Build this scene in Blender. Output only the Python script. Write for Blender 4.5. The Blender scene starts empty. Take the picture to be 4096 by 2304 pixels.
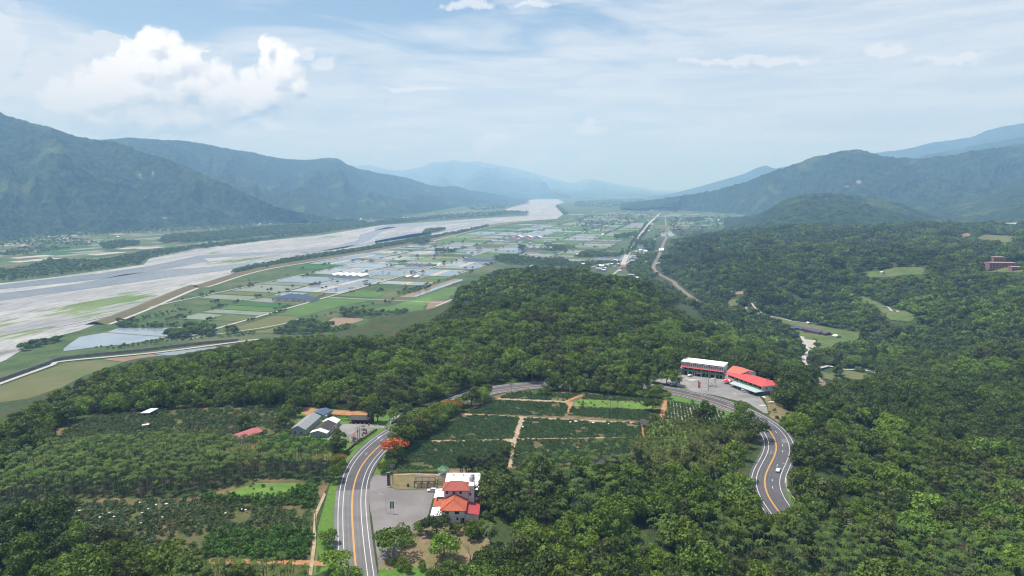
import bpy, bmesh, math, random
import numpy as np
from mathutils import Vector, Matrix
from mathutils.geometry import delaunay_2d_cdt

random.seed(7)
RNG = np.random.default_rng(11)
SC = bpy.context.scene
COL = SC.collection
R = math.radians

# ------------------------------------------------------------------ camera
CAMZ = 140.0
PITCH = R(8.2)
FPX, CX, CY = 2819.0, 2048.0, 1152.0
cam_d = bpy.data.cameras.new('camera')
cam = bpy.data.objects.new('camera', cam_d)
COL.objects.link(cam)
cam.location = (0, 0, CAMZ)
cam.rotation_euler = (R(90) - PITCH, 0, 0)
cam_d.sensor_width = 36.0
cam_d.lens = 36.0 * FPX / 4096.0
cam_d.clip_start = 1.0
cam_d.clip_end = 120000.0
SC.camera = cam

# ------------------------------------------------------------------ light
SUN_DIR = Vector((-0.36, 0.10, 0.92)).normalized()
SUN_EL = math.asin(SUN_DIR.z)
SUN_ROT = math.atan2(SUN_DIR.x, SUN_DIR.y)
sun_d = bpy.data.lights.new('sun', 'SUN')
sun_d.energy = 5.0
sun_d.angle = R(0.53)
sun_d.color = (1.0, 0.965, 0.92)
sun = bpy.data.objects.new('sun', sun_d)
COL.objects.link(sun)
sun.rotation_euler = SUN_DIR.to_track_quat('Z', 'Y').to_euler()
sun.location = (0, 0, 2000)

SC.view_settings.view_transform = 'Standard'
SC.view_settings.look = 'None'
SC.view_settings.exposure = 0.30
SC.view_settings.gamma = 1.0
SC.view_settings.use_curve_mapping = False
SC.cycles.max_bounces = 6
SC.cycles.diffuse_bounces = 2
SC.cycles.glossy_bounces = 2
SC.cycles.transmission_bounces = 2
SC.cycles.transparent_max_bounces = 8
SC.cycles.volume_bounces = 1
SC.cycles.use_denoising = True
SC.cycles.sample_clamp_indirect = 4.0
SC.cycles.filter_width = 1.2

# ------------------------------------------------------------------ pixel helpers (source photograph 4096 x 2304)
ZM = dict(q1=(0, 0, 1.2578), q2=(2048, 0, 1.2578), q3=(0, 1152, 1.2578), q4=(2048, 1152, 1.2578),
          R=(1400, 1750, 3.677), H=(2650, 1400, 4.6745), F=(1100, 1600, 4.2867), N=(1400, 2050, 3.68),
          T=(1560, 1550, 2.1467), B=(2800, 1560, 2.786), V1=(0, 820, 2.5156), V2=(700, 820, 2.5156),
          V3=(1500, 780, 2.5156), V4=(2300, 780, 3.677), M=(2600, 1050, 2.3418), RR=(3300, 800, 3.22),
          BR=(3000, 1700, 2.3504), BL=(0, 1550, 1.9218), D=(0, 0, 1 / 1.5901))
CP, SP = math.cos(PITCH), math.sin(PITCH)


def S(k, x, y):
    a, b, s = ZM[k]
    return a + x / s, b + y / s


def ray(px, py):
    a = (px - CX) / FPX
    b = (py - CY) / FPX
    return np.array([a, CP - b * SP, -SP - b * CP])


def G(k, x, y, z=0.0):
    """where the sight line through a photo point meets the level z"""
    d = ray(*S(k, x, y))
    t = (z - CAMZ) / d[2]
    return np.array([d[0] * t, d[1] * t])


# ------------------------------------------------------------------ noise in numpy
_P = np.random.default_rng(5).random((512, 512)).astype(np.float64)


def vnoise(x, y):
    xi = np.floor(x).astype(np.int64)
    yi = np.floor(y).astype(np.int64)
    fx, fy = x - xi, y - yi
    fx = fx * fx * fx * (fx * (fx * 6 - 15) + 10)
    fy = fy * fy * fy * (fy * (fy * 6 - 15) + 10)
    a = _P[xi & 511, yi & 511]
    b = _P[(xi + 1) & 511, yi & 511]
    c = _P[xi & 511, (yi + 1) & 511]
    d = _P[(xi + 1) & 511, (yi + 1) & 511]
    return (a * (1 - fx) + b * fx) * (1 - fy) + (c * (1 - fx) + d * fx) * fy


def fbm(x, y, o=4, g=0.5):
    x = np.asarray(x, float)
    y = np.asarray(y, float)
    s = np.zeros_like(x)
    amp, tot = 1.0, 0.0
    for i in range(o):
        s += amp * vnoise(x * 2 ** i + 17.3 * i, y * 2 ** i + 9.1 * i)
        tot += amp
        amp *= g
    return s / tot


def ridged(x, y, o=4, g=0.5):
    s = np.zeros_like(np.asarray(x, float))
    amp, tot = 1.0, 0.0
    for i in range(o):
        s += amp * (1 - np.abs(2 * vnoise(x * 2 ** i + 31.7 * i, y * 2 ** i + 5.9 * i) - 1))
        tot += amp
        amp *= g
    return s / tot


def smooth(e0, e1, x):
    t = np.clip((x - e0) / (e1 - e0), 0, 1)
    return t * t * (3 - 2 * t)


# ------------------------------------------------------------------ world: daylight sky with clouds
wd = bpy.data.worlds.new('World')
SC.world = wd
wd.use_nodes = True
WT = wd.node_tree
WT.nodes.clear()
wn, wl = WT.nodes, WT.links


class NT:
    """small node-graph writer"""

    def __init__(self, tree):
        self.t = tree

    def n(self, kind, **kw):
        nd = self.t.nodes.new(kind)
        for k, v in kw.items():
            setattr(nd, k, v)
        return nd

    def put(self, sock, v):
        if v is None:
            return
        if hasattr(v, 'is_output') or isinstance(v, bpy.types.NodeSocket):
            self.t.links.new(v, sock)
        else:
            sock.default_value = v

    def m(self, op, a, b=None, c=None, clamp=False):
        nd = self.n('ShaderNodeMath', operation=op)
        nd.use_clamp = clamp
        self.put(nd.inputs[0], a)
        self.put(nd.inputs[1], b)
        self.put(nd.inputs[2], c)
        return nd.outputs[0]

    def vm(self, op, a, b=None):
        nd = self.n('ShaderNodeVectorMath', operation=op)
        self.put(nd.inputs[0], a)
        self.put(nd.inputs[1], b)
        return nd.outputs['Value'] if op in ('LENGTH', 'DOT_PRODUCT', 'DISTANCE') else nd.outputs[0]

    def xyz(self, x, y, z=0.0):
        nd = self.n('ShaderNodeCombineXYZ')
        self.put(nd.inputs[0], x)
        self.put(nd.inputs[1], y)
        self.put(nd.inputs[2], z)
        return nd.outputs[0]

    def noise(self, v, scale, detail=4.0, rough=0.5, dist=0.0, col=False):
        nd = self.n('ShaderNodeTexNoise')
        self.put(nd.inputs['Vector'], v)
        nd.inputs['Scale'].default_value = scale
        nd.inputs['Detail'].default_value = detail
        nd.inputs['Roughness'].default_value = rough
        nd.inputs['Distortion'].default_value = dist
        return nd.outputs['Color' if col else 'Fac']

    def ss(self, v, a, b, to0=0.0, to1=1.0):
        nd = self.n('ShaderNodeMapRange', interpolation_type='SMOOTHSTEP')
        self.put(nd.inputs[0], v)
        nd.inputs[1].default_value = a
        nd.inputs[2].default_value = b
        nd.inputs[3].default_value = to0
        nd.inputs[4].default_value = to1
        return nd.outputs[0]

    def mix(self, f, a, b, blend='MIX'):
        nd = self.n('ShaderNodeMix', data_type='RGBA', blend_type=blend)
        self.put(nd.inputs[0], f)
        for s, v in ((nd.inputs[6], a), (nd.inputs[7], b)):
            if isinstance(v, (tuple, list)) and len(v) == 3:
                v = (*v, 1.0)
            self.put(s, v)
        return nd.outputs[2]


W = NT(WT)
sky = W.n('ShaderNodeTexSky', sky_type='NISHITA')
sky.sun_disc = False
sky.sun_elevation = SUN_EL
sky.sun_rotation = SUN_ROT
sky.altitude = 250.0
sky.air_density = 1.0
sky.dust_density = 1.2
sky.ozone_density = 2.2
SKY_STR = 0.102
tc = W.n('ShaderNodeTexCoord').outputs['Generated']
sep = W.n('ShaderNodeSeparateXYZ')
W.put(sep.inputs[0], tc)
azm = W.m('MULTIPLY', W.m('ARCTAN2', sep.outputs[0], sep.outputs[1]), 180 / math.pi)
elv = W.m('MULTIPLY', W.m('ARCSINE', sep.outputs[2]), 180 / math.pi)
ae = W.xyz(azm, elv)


def azel(k, x, y):
    d = ray(*S(k, x, y))
    return math.degrees(math.atan2(d[0], d[1])), math.degrees(math.asin(d[2] / np.linalg.norm(d)))


def blobs(node_p, lst):
    """union of soft ellipses in (azimuth, elevation): 1 at a centre, 0 at its rim"""
    out = None
    for (x, y, rx, ry) in lst:
        a0, e0 = azel('D', x, y)
        d = W.vm('LENGTH', W.vm('MULTIPLY', W.vm('SUBTRACT', node_p, (a0, e0, 0)), (1 / (rx / 31.0), 1 / (ry / 31.0), 0)))
        v = W.m('SUBTRACT', 1.0, d)
        out = v if out is None else W.m('SMOOTH_MAX', out, v, 0.14)
    return out


# heaped clouds over the left range, and small ones along the valley
CUM = [(385, 118, 40, 44), (415, 160, 88, 62), (345, 172, 52, 46), (350, 232, 130, 75), (470, 215, 112, 62), (560, 245, 112, 52), (650, 238, 92, 55),
       (705, 175, 58, 64), (662, 115, 22, 28), (738, 212, 44, 40), (270, 288, 115, 44), (420, 292, 150, 52), (590, 272, 112, 38), (190, 262, 70, 40), (250, 240, 90, 50)]
SIDE = [(225, 120, 62, 46), (130, 185, 88, 56), (200, 170, 72, 56), (60, 215, 62, 36), (15, 95, 36, 78), (10, 212, 56, 46), (268, 100, 32, 22)]
SMALL = [(820, 158, 28, 18), (770, 137, 32, 14), (690, 315, 30, 12), (985, 366, 26, 12), (1215, 372, 38, 26), (1250, 345, 40, 30),
         (1350, 400, 52, 20), (1310, 405, 26, 12), (1470, 412, 42, 22), (1500, 405, 34, 20), (1600, 437, 24, 14),
         (1480, 325, 44, 22), (1180, 15, 80, 16), (1340, 10, 60, 9), (1640, 405, 40, 8), (1830, 152, 130, 11), (1960, 156, 90, 16), (2225, 128, 60, 13), (2400, 150, 90, 9), (1040, 228, 110, 9)]
nf = W.vm('MULTIPLY', ae, (1.0, 1.25, 1.0))
warp = W.vm('SUBTRACT', W.noise(nf, 0.55, 4.0, 0.55, 0.0, True), (0.5, 0.5, 0.5))
p1 = W.vm('ADD', ae, W.vm('MULTIPLY', warp, (2.6, 2.0, 0.0)))


def cum_density(shift, lst, amp=1.15):
    q = W.vm('ADD', p1, shift)
    f = blobs(q, lst)
    n = W.noise(W.vm('MULTIPLY', q, (1.0, 1.2, 1.0)), 0.62, 9.0, 0.60)
    return W.m('ADD', f, W.m('MULTIPLY', W.m('SUBTRACT', n, 0.5), amp))


den = cum_density((0, 0, 0), CUM)
den2 = cum_density((-0.55, 0.9, 0), CUM)
alpha_c = W.ss(den, -0.08, 0.22)
lit = W.m('ADD', 0.72, W.m('MULTIPLY', W.m('SUBTRACT', den, den2), 1.15), clamp=True)
lit = W.m('MULTIPLY', lit, W.ss(elv, 4.0, 9.5, 0.55, 1.0))
den3 = cum_density((0, 0, 0), SIDE, 2.1)
alpha_d = W.m('MULTIPLY', W.ss(den3, 0.12, 0.44), 0.80)
sm = W.m('ADD', blobs(p1, SMALL), W.m('MULTIPLY', W.m('SUBTRACT', W.noise(W.vm('MULTIPLY', p1, (1, 1.5, 1)), 1.3, 5.0, 0.55), 0.5), 1.4))
alpha_s = W.m('MULTIPLY', W.ss(sm, -0.02, 0.50), 0.72)
# thin high veil, thicker to the right and low down, drawn out in streaks
sa = W.vm('ADD', W.vm('MULTIPLY', ae, (0.16, 0.95, 1.0)), W.vm('MULTIPLY', W.xyz(elv, azm), (0.10, 0.030, 0)))
v1 = W.noise(sa, 0.42, 6.0, 0.58, 0.6)
v2 = W.noise(W.vm('MULTIPLY', ae, (0.6, 1.6, 1.0)), 0.16, 4.0, 0.5)
side = W.ss(azm, -12.0, 30.0)
low = W.ss(elv, 17.0, 4.0)
veil = W.m('ADD', W.m('MULTIPLY', v1, 1.15), W.m('MULTIPLY', v2, 0.30))
veil = W.m('ADD', veil, W.m('ADD', W.m('MULTIPLY', side, 0.26), W.m('MULTIPLY', low, 0.36)))
veil = W.m('SUBTRACT', veil, W.m('MULTIPLY', W.m('MULTIPLY', W.ss(azm, -2.0, -14.0), W.ss(elv, 9.0, 15.0)), 0.12))
streak = W.noise(W.vm('MULTIPLY', ae, (0.10, 0.9, 1.0)), 0.9, 7.0, 0.62, 0.4)
alpha_v = W.m('MULTIPLY', W.ss(veil, 0.74, 1.04), 0.85)
BG = NT(WT)
skc = W.n('ShaderNodeVectorMath', operation='SCALE')
W.put(skc.inputs[0], sky.outputs[0])
skc.inputs['Scale'].default_value = SKY_STR
CLOUD_W = (1.04, 1.04, 1.05)
CLOUD_G = (0.34, 0.39, 0.47)
c = W.mix(alpha_v, skc.outputs[0], W.mix(W.ss(streak, 0.34, 0.66), (0.53, 0.60, 0.69), (0.70, 0.74, 0.79)))
c = W.mix(alpha_s, c, (0.78, 0.80, 0.84))
c = W.mix(alpha_d, c, (0.70, 0.73, 0.78))
cc = W.mix(lit, CLOUD_G, CLOUD_W)
c = W.mix(W.m('MULTIPLY', alpha_c, 0.93), c, cc)
unit = W.n('ShaderNodeVectorMath', operation='SCALE')
W.put(unit.inputs[0], c)
unit.inputs['Scale'].default_value = 1.0 / SKY_STR
bgn = W.n('ShaderNodeBackground')
W.put(bgn.inputs[0], unit.outputs[0])
bgn.inputs[1].default_value = SKY_STR
wo = W.n('ShaderNodeOutputWorld')
WT.links.new(bgn.outputs[0], wo.inputs[0])
wd.cycles.sampling_method = 'MANUAL'
wd.cycles.sample_map_resolution = 512

# ------------------------------------------------------------------ materials
MATS = {}


def mat(name, c1, c2=None, c3=None, scale=0.3, rough=0.85, spec=0.25, metal=0.0, space='world', bump=0.0, bscale=None,
        detail=5.0, stretch=None, edge=(0.35, 0.65), trans=0.0, emit=None, rand=0.0, attr=None):
    """procedural surface: two or three colours mixed by noise, optional relief"""
    if name in MATS:
        return MATS[name]
    m = bpy.data.materials.new(name)
    m.use_nodes = True
    t = NT(m.node_tree)
    b = m.node_tree.nodes['Principled BSDF']
    if space == 'world':
        v = t.n('ShaderNodeNewGeometry').outputs['Position']
    else:
        v = t.n('ShaderNodeTexCoord').outputs['Object']
    if stretch:
        v = t.vm('MULTIPLY', v, stretch)
    col = (*c1, 1.0)
    if c2 is not None:
        f = t.ss(t.noise(v, scale, detail, 0.6), edge[0], edge[1])
        col = t.mix(f, c1, c2)
    if c3 is not None:
        f3 = t.ss(t.noise(v, scale * 0.23, 4.0, 0.6), 0.48, 0.68)
        col = t.mix(f3, col, c3)
    if attr:
        at = t.n('ShaderNodeVertexColor', layer_name=attr)
        col = t.mix(1.0, col, at.outputs[0], 'MULTIPLY')
    if rand:
        oi = t.n('ShaderNodeObjectInfo').outputs['Random']
        hs = t.n('ShaderNodeHueSaturation')
        t.put(hs.inputs['Value'], t.m('ADD', 1.0 - rand, t.m('MULTIPLY', oi, 2 * rand)))
        t.put(hs.inputs['Color'], col)
        col = hs.outputs[0]
    t.put(b.inputs['Base Color'], col)
    b.inputs['Roughness'].default_value = rough
    b.inputs['Specular IOR Level'].default_value = spec
    b.inputs['Metallic'].default_value = metal
    if bump:
        bn = t.n('ShaderNodeBump')
        bn.inputs['Strength'].default_value = bump
        bn.inputs['Distance'].default_value = 0.3
        t.put(bn.inputs['Height'], t.noise(v, bscale or scale * 3, 4.0))
        t.put(b.inputs['Normal'], bn.outputs[0])
    MATS[name] = m
    return m


# ------------------------------------------------------------------ object helpers
def tag(o, label=None, cat=None, group=None, kind=None):
    if label:
        o['label'] = label
    if cat:
        o['category'] = cat
    if group:
        o['group'] = group
    if kind:
        o['kind'] = kind
    return o


def thing(name, label, cat, loc=(0, 0, 0), rz=0.0, group=None):
    o = bpy.data.objects.new(name, None)
    COL.objects.link(o)
    o.location = loc
    o.rotation_euler = (0, 0, rz)
    o.empty_display_size = 0.5
    return tag(o, label, cat, group)


def link(name, me, parent=None):
    o = bpy.data.objects.new(name, me)
    COL.objects.link(o)
    if parent is not None:
        o.parent = parent
    return o


def mesh_np(name, V, F, m=None, smooth_s=False):
    """V (n,3) array, F (k,q) array of equal-sized faces"""
    V = np.asarray(V, np.float32)
    F = np.asarray(F, np.int32)
    me = bpy.data.meshes.new(name)
    me.vertices.add(len(V))
    me.vertices.foreach_set('co', V.ravel())
    k, q = F.shape
    me.loops.add(k * q)
    me.polygons.add(k)
    me.loops.foreach_set('vertex_index', F.ravel())
    me.polygons.foreach_set('loop_start', np.arange(0, k * q, q, dtype=np.int32))
    me.polygons.foreach_set('use_smooth', np.full(k, smooth_s))
    me.update()
    me.validate()
    if m is not None:
        me.materials.append(m)
    return me


class MB:
    """collects shapes that become ONE mesh"""

    def __init__(self):
        self.v, self.f = [], []

    def add(self, vs, fs):
        o = len(self.v)
        self.v += [tuple(p) for p in vs]
        self.f += [tuple(i + o for i in q) for q in fs]
        return self

    def box(self, x0, x1, y0, y1, z0, z1):
        vs = [(x, y, z) for z in (z0, z1) for (x, y) in ((x0, y0), (x1, y0), (x1, y1), (x0, y1))]
        return self.add(vs, [(3, 2, 1, 0), (4, 5, 6, 7), (0, 1, 5, 4), (1, 2, 6, 5), (2, 3, 7, 6), (3, 0, 4, 7)])

    def slab(self, top, th):
        """a sheet given by its top outline, th thick"""
        n = len(top)
        vs = [tuple(p) for p in top] + [(p[0], p[1], p[2] - th) for p in top]
        fs = [tuple(range(n)), tuple(range(2 * n - 1, n - 1, -1))]
        fs += [(i, n + i, n + (i + 1) % n, (i + 1) % n) for i in range(n)]
        return self.add(vs, fs)

    def prism(self, poly, z0, z1):
        return self.slab([(p[0], p[1], z1) for p in poly], z1 - z0)

    def cyl(self, x, y, z0, z1, r0, r1=None, n=10):
        r1 = r0 if r1 is None else r1
        a = [2 * math.pi * i / n for i in range(n)]
        vs = [(x + r0 * math.cos(t), y + r0 * math.sin(t), z0) for t in a] + [(x + r1 * math.cos(t), y + r1 * math.sin(t), z1) for t in a]
        fs = [tuple(range(n - 1, -1, -1)), tuple(range(n, 2 * n))]
        fs += [(i, (i + 1) % n, n + (i + 1) % n, n + i) for i in range(n)]
        return self.add(vs, fs)

    def tube(self, pts, rad, n=6):
        pts = [Vector(p) for p in pts]
        if not isinstance(rad, (list, tuple)):
            rad = [rad] * len(pts)
        vs, fs = [], []
        for i, p in enumerate(pts):
            d = (pts[min(i + 1, len(pts) - 1)] - pts[max(i - 1, 0)]).normalized()
            u = d.orthogonal().normalized() if abs(d.z) > 0.9 else d.cross(Vector((0, 0, 1))).normalized()
            w = d.cross(u)
            for j in range(n):
                a = 2 * math.pi * j / n
                vs.append(p + (u * math.cos(a) + w * math.sin(a)) * rad[i])
        for i in range(len(pts) - 1):
            for j in range(n):
                fs.append((i * n + j, i * n + (j + 1) % n, (i + 1) * n + (j + 1) % n, (i + 1) * n + j))
        fs.append(tuple(range(n - 1, -1, -1)))
        fs.append(tuple(range((len(pts) - 1) * n, len(pts) * n)))
        return self.add(vs, fs)

    def mesh(self, name, m, smooth_s=False):
        me = bpy.data.meshes.new(name)
        me.from_pydata(self.v, [], self.f)
        if smooth_s:
            for p in me.polygons:
                p.use_smooth = True
        me.update()
        if m is not None:
            me.materials.append(m)
        return me

    def build(self, name, m, parent=None, smooth_s=False, loc=None, rz=None):
        o = link(name, self.mesh(name, m, smooth_s), parent)
        if loc is not None:
            o.location = loc
        if rz is not None:
            o.rotation_euler = (0, 0, rz)
        return o


def copy_tree(o, parent=None):
    c = o.copy()
    COL.objects.link(c)
    if parent is not None:
        c.parent = parent
    for ch in [q for q in o.children]:
        copy_tree(ch, c)
    return c


# ================================================================== THE LIE OF THE LAND
VZ = -90.0
CTRL = [  # photo point (in the 2576-wide view) and the height of the ground there
    (200, 1449, -2), (700, 1449, 0), (1100, 1449, 0), (1500, 1449, -1), (2000, 1449, -6), (2500, 1449, -12),
    (100, 1250, -3), (500, 1250, 0), (900, 1250, 0), (1300, 1250, 0), (1700, 1250, -1), (1900, 1200, 0), (1960, 1280, 0), (2060, 1280, -6), (2200, 1280, -14), (2500, 1250, -20),
    (100, 1110, -6), (400, 1110, -2), (800, 1110, 0), (1150, 1110, 0), (1500, 1110, 0), (1800, 1110, 0), (1960, 1120, 0), (2120, 1120, -12), (2450, 1120, -18),
    (600, 1010, -2), (800, 1010, 0), (1100, 1010, 0), (1500, 1010, 0), (1850, 1000, 0), (1940, 1000, 0), (2080, 1010, -18), (2350, 1000, -24), (2550, 980, -22),
    (250, 1010, -8), (330, 960, -10), (500, 920, -8), (700, 910, -4), (900, 910, -2), (1100, 930, -1), (1300, 950, 0), (1500, 955, 0), (1700, 955, 0), (1900, 945, -1),
    (10, 1085, -9), (120, 1040, -9), (560, 890, -12), (800, 875, -8),
    (1000, 870, -3), (1200, 850, 2), (1200, 780, 2), (1200, 725, -18), (1350, 820, 10), (1450, 760, 15), (1560, 702, 14), (1400, 695, 2), (1350, 672, -12), (1250, 695, -34),
    (1165, 735, -72), (1090, 790, -78), (1600, 780, 3), (1660, 730, -34), (1690, 812, -42), (1800, 870, -24), (1750, 905, -6), (1950, 905, -44), (2010, 955, -64),
    (1445, 672, -62), (1513, 675, -92), (1600, 673, -92), (1450, 655, -92), (1560, 725, -40), (1500, 722, -42), (1620, 722, -46), (1560, 717, -72), (1500, 717, -74), (1620, 715, -76), (1100, 850, -20),
    (0, 880, -90), (200, 900, -90), (300, 870, -90), (0, 980, -90), (100, 930, -90), (0, 1020, -88), (250, 905, -90), (400, 850, -90), (600, 840, -90), (800, 830, -90), (950, 820, -90),
    (1100, 765, -91), (1000, 780, -92), (800, 760, -92), (500, 780, -92), (1200, 660, -92), (1000, 650, -92), (1500, 640, -92),
    (1640, 690, -91), (1700, 735, -90), (1800, 800, -86), (1730, 780, -90), (1750, 770, -89), (1780, 690, -40), (1600, 660, -92), (1690, 655, -92), (1700, 690, -85), (1880, 790, -82),
    (1950, 830, -78), (2080, 840, -76), (2130, 830, -75), (2150, 850, -74), (2040, 900, -76), (2000, 880, -72), (2150, 805, -70), (2060, 790, -66), (1960, 780, -70), (2250, 850, -58),
    (2180, 940, -70), (2230, 947, -68), (2080, 935, -74), (2060, 960, -74), (2300, 905, -58), (2450, 905, -44), (2560, 885, -36),
    (1900, 745, -48), (1800, 715, -46), (1750, 660, -40), (1725, 640, -44), (1740, 612, -30), (1850, 588, -24), (2000, 700, -26), (2200, 745, -44), (2250, 690, -18), (2300, 690, -17),
    (2450, 750, -26), (2550, 700, -12), (2000, 620, -20), (2250, 620, -14), (2500, 670, -12), (2000, 577, -14), (2300, 575, -10), (2550, 562, -4), (2560, 780, -24), (2260, 800, -52), (2120, 720, -40),
    (1650, 590, -92), (1690, 600, -92), (1300, 600, -92), (600, 680, -92), (0, 740, -92),
]


def uv_of(x, y):
    yy = np.maximum(y, 30.0)
    return np.stack([np.asarray(x) / yy * 1.6, np.log(yy) * 1.35], -1)


_cx, _cz = [], []
for (a, b, z) in CTRL:
    g = G('D', a, b, z)
    _cx.append(g)
    _cz.append(z)
_cx = np.array(_cx)
_c = uv_of(_cx[:, 0], _cx[:, 1])
_cz = np.array(_cz, float)
_n = len(_c)
_A = np.zeros((_n + 3, _n + 3))
_A[:_n, :_n] = -np.linalg.norm(_c[:, None] - _c[None], axis=-1) - 0.004 * np.eye(_n)
_A[:_n, _n] = 1
_A[:_n, _n + 1:] = _c
_A[_n:, :_n] = _A[:_n, _n:].T
_w = np.linalg.solve(_A, np.concatenate([_cz, np.zeros(3)]))


def spline(pts, step):
    """smooth curve through the points, resampled evenly"""
    P = np.array(pts, float)
    n = len(P)
    out = []
    for i in range(n - 1):
        p0, p1, p2, p3 = P[max(i - 1, 0)], P[i], P[i + 1], P[min(i + 2, n - 1)]
        for t in np.linspace(0, 1, 24, endpoint=False):
            out.append(0.5 * ((2 * p1) + (-p0 + p2) * t + (2 * p0 - 5 * p1 + 4 * p2 - p3) * t * t + (-p0 + 3 * p1 - 3 * p2 + p3) * t ** 3))
    out.append(P[-1])
    out = np.array(out)
    s = np.concatenate([[0], np.cumsum(np.linalg.norm(np.diff(out, axis=0), axis=1))])
    q = np.linspace(0, s[-1], max(2, int(s[-1] / step)))
    return np.stack([np.interp(q, s, out[:, k]) for k in range(out.shape[1])], -1)


def left_normals(c):
    d = np.gradient(c, axis=0)
    d /= np.linalg.norm(d, axis=1)[:, None]
    return np.stack([-d[:, 1], d[:, 0]], -1)


rail_l = [G('M', 640, 500, -84), G('M', 460, 395, -87), G('M', 250, 235, VZ), G('V4', 1450, 1300, VZ), G('V4', 1250, 1190, VZ), G('V4', 1155, 1090, VZ), G('V4', 1180, 1000, VZ), G('V4', 1240, 880, VZ), G('V4', 1300, 720, VZ), G('V4', 1350, 560, VZ), G('V4', 1320, 290, VZ)]
rs = spline(rail_l, 20)
rz_ = np.interp(np.linspace(0, 1, len(rs)), [0, 0.10, 0.22, 1], [-83.5, -86.0, VZ + 1.4, VZ + 1.4])
rn = left_normals(rs)
PADDY_R = [tuple(G('M', *q, VZ)) for q in [(150, 400), (275, 340), (350, 400), (450, 470), (560, 540), (440, 560), (250, 470)]]


def in_poly(x, y, poly):
    x = np.asarray(x, float)
    y = np.asarray(y, float)
    res = np.zeros(x.shape, bool)
    n = len(poly)
    for i in range(n):
        x0, y0 = poly[i]
        x1, y1 = poly[(i + 1) % n]
        if y0 == y1:
            continue
        c = ((y0 > y) != (y1 > y)) & (x < (x1 - x0) * (y - y0) / (y1 - y0) + x0)
        res ^= c
    return res


def near_line(x, y, L):
    """distance to a line of points, and the nearest point's number"""
    d = np.full(len(x), 1e12)
    k = np.zeros(len(x), int)
    for i in range(len(L)):
        q = (x - L[i, 0]) ** 2 + (y - L[i, 1]) ** 2
        m = q < d
        d[m] = q[m]
        k[m] = i
    return np.sqrt(d), k


def H0(x, y):
    x = np.asarray(x, float)
    y = np.asarray(y, float)
    sh = x.shape
    x, y = x.ravel(), y.ravel()
    out = np.empty(len(x))
    for i in range(0, len(x), 20000):
        q = uv_of(x[i:i + 20000], y[i:i + 20000])
        d = np.linalg.norm(q[:, None] - _c[None], axis=-1)
        out[i:i + 20000] = -d @ _w[:_n] + _w[_n] + q @ _w[_n + 1:]
    r = np.hypot(x, y)
    # rolling relief in the wooded hills only
    wgt = smooth(560, 800, r) * smooth(-86, -70, out)
    out = out + wgt * ((fbm(x / 130.0, y / 130.0, 3) - 0.5) * 26 + (ridged(x / 300.0 + 3, y / 300.0, 2) - 0.6) * 22)
    out = out - 9.0 * smooth(-64, -80, out) * (y > 520) * (x < y * 0.20)
    cut = (y > 1150) & (x > 200) & (x < 900)
    if cut.any():
        d, k = near_line(x[cut], y[cut], rs)
        w = 1 - smooth(16, 70, d)
        out[cut] = out[cut] * (1 - w) + np.minimum(out[cut], rz_[k] - 1.2) * w
        out[cut] = np.where(in_poly(x[cut], y[cut], PADDY_R), -92.5, out[cut])
    return np.clip(out, -93.5, 40).reshape(sh)


# ------------------------------------------------------------------ main road: yellow centre line as traced
near_c = [G('D', *q) for q in [(912, 1560), (903, 1500)]]
near_c += [G('N', *q) for q in [(85, 800), (60, 560), (45, 330)]]
near_c += [G('R', *q) for q in [(25, 1100), (25, 950), (32, 800), (60, 650), (105, 520), (165, 400)]]
near_c += [G('F', *q) for q in [(1480, 1110), (1600, 960), (1720, 840), (1850, 730), (1950, 650), (2045, 590)]]
far_o = np.array([G('F', *q) for q in [(2200, 350), (2420, 230), (2572, 150)]] + [G('T', *q) for q in [(290, 190), (450, 110), (640, 45), (800, 0)]] + [G('D', 1310, 963), G('D', 1420, 958)])
far_c = list(far_o - left_normals(far_o) * 9.4)
hot_c = [G('D', 1560, 969), G('D', 1680, 981)] + [G('H', *q) for q in [(660, 880), (850, 930), (1050, 990), (1250, 1060), (1500, 1165)]]
bend_c = [G('B', *q) for q in [(600, 320), (690, 370), (780, 440), (830, 520), (865, 610), (865, 670), (830, 750), (770, 850), (720, 930), (700, 1000), (703, 1060), (720, 1130), (765, 1220), (835, 1310), (900, 1385)]]
ROADC = spline(near_c + far_c + hot_c + bend_c, 3.0)
for _ in range(30):
    ROADC[1:-1] = 0.25 * ROADC[:-2] + 0.5 * ROADC[1:-1] + 0.25 * ROADC[2:]
ROADN = left_normals(ROADC)
ROADS = np.concatenate([[0], np.cumsum(np.linalg.norm(np.diff(ROADC, axis=0), axis=1))])
ROADZ = np.zeros(len(ROADC))
_i2 = np.argmin(np.hypot(ROADC[:, 0] - far_c[0][0], ROADC[:, 1] - far_c[0][1]))
S2 = ROADS[_i2]                                   # from here on there are two lanes on the left
S1 = S2 - 95.0


def road_dist(x, y):
    x, y = np.asarray(x, float).ravel(), np.asarray(y, float).ravel()
    d = np.empty(len(x))
    k = np.empty(len(x), int)
    P = ROADC[::2]
    for i in range(0, len(x), 40000):
        q = (x[i:i + 40000, None] - P[None, :, 0]) ** 2 + (y[i:i + 40000, None] - P[None, :, 1]) ** 2
        j = q.argmin(1)
        d[i:i + 40000] = np.sqrt(q[np.arange(len(j)), j])
        k[i:i + 40000] = np.minimum(j * 2, len(ROADC) - 1)
    return d, k


def road_side(x, y):
    """signed distance: positive on the left of the direction of the line"""
    x, y = np.asarray(x, float).ravel(), np.asarray(y, float).ravel()
    d, k = road_dist(x, y)
    s = (x - ROADC[k, 0]) * ROADN[k, 0] + (y - ROADC[k, 1]) * ROADN[k, 1]
    return np.where(s >= 0, d, -d)


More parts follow.
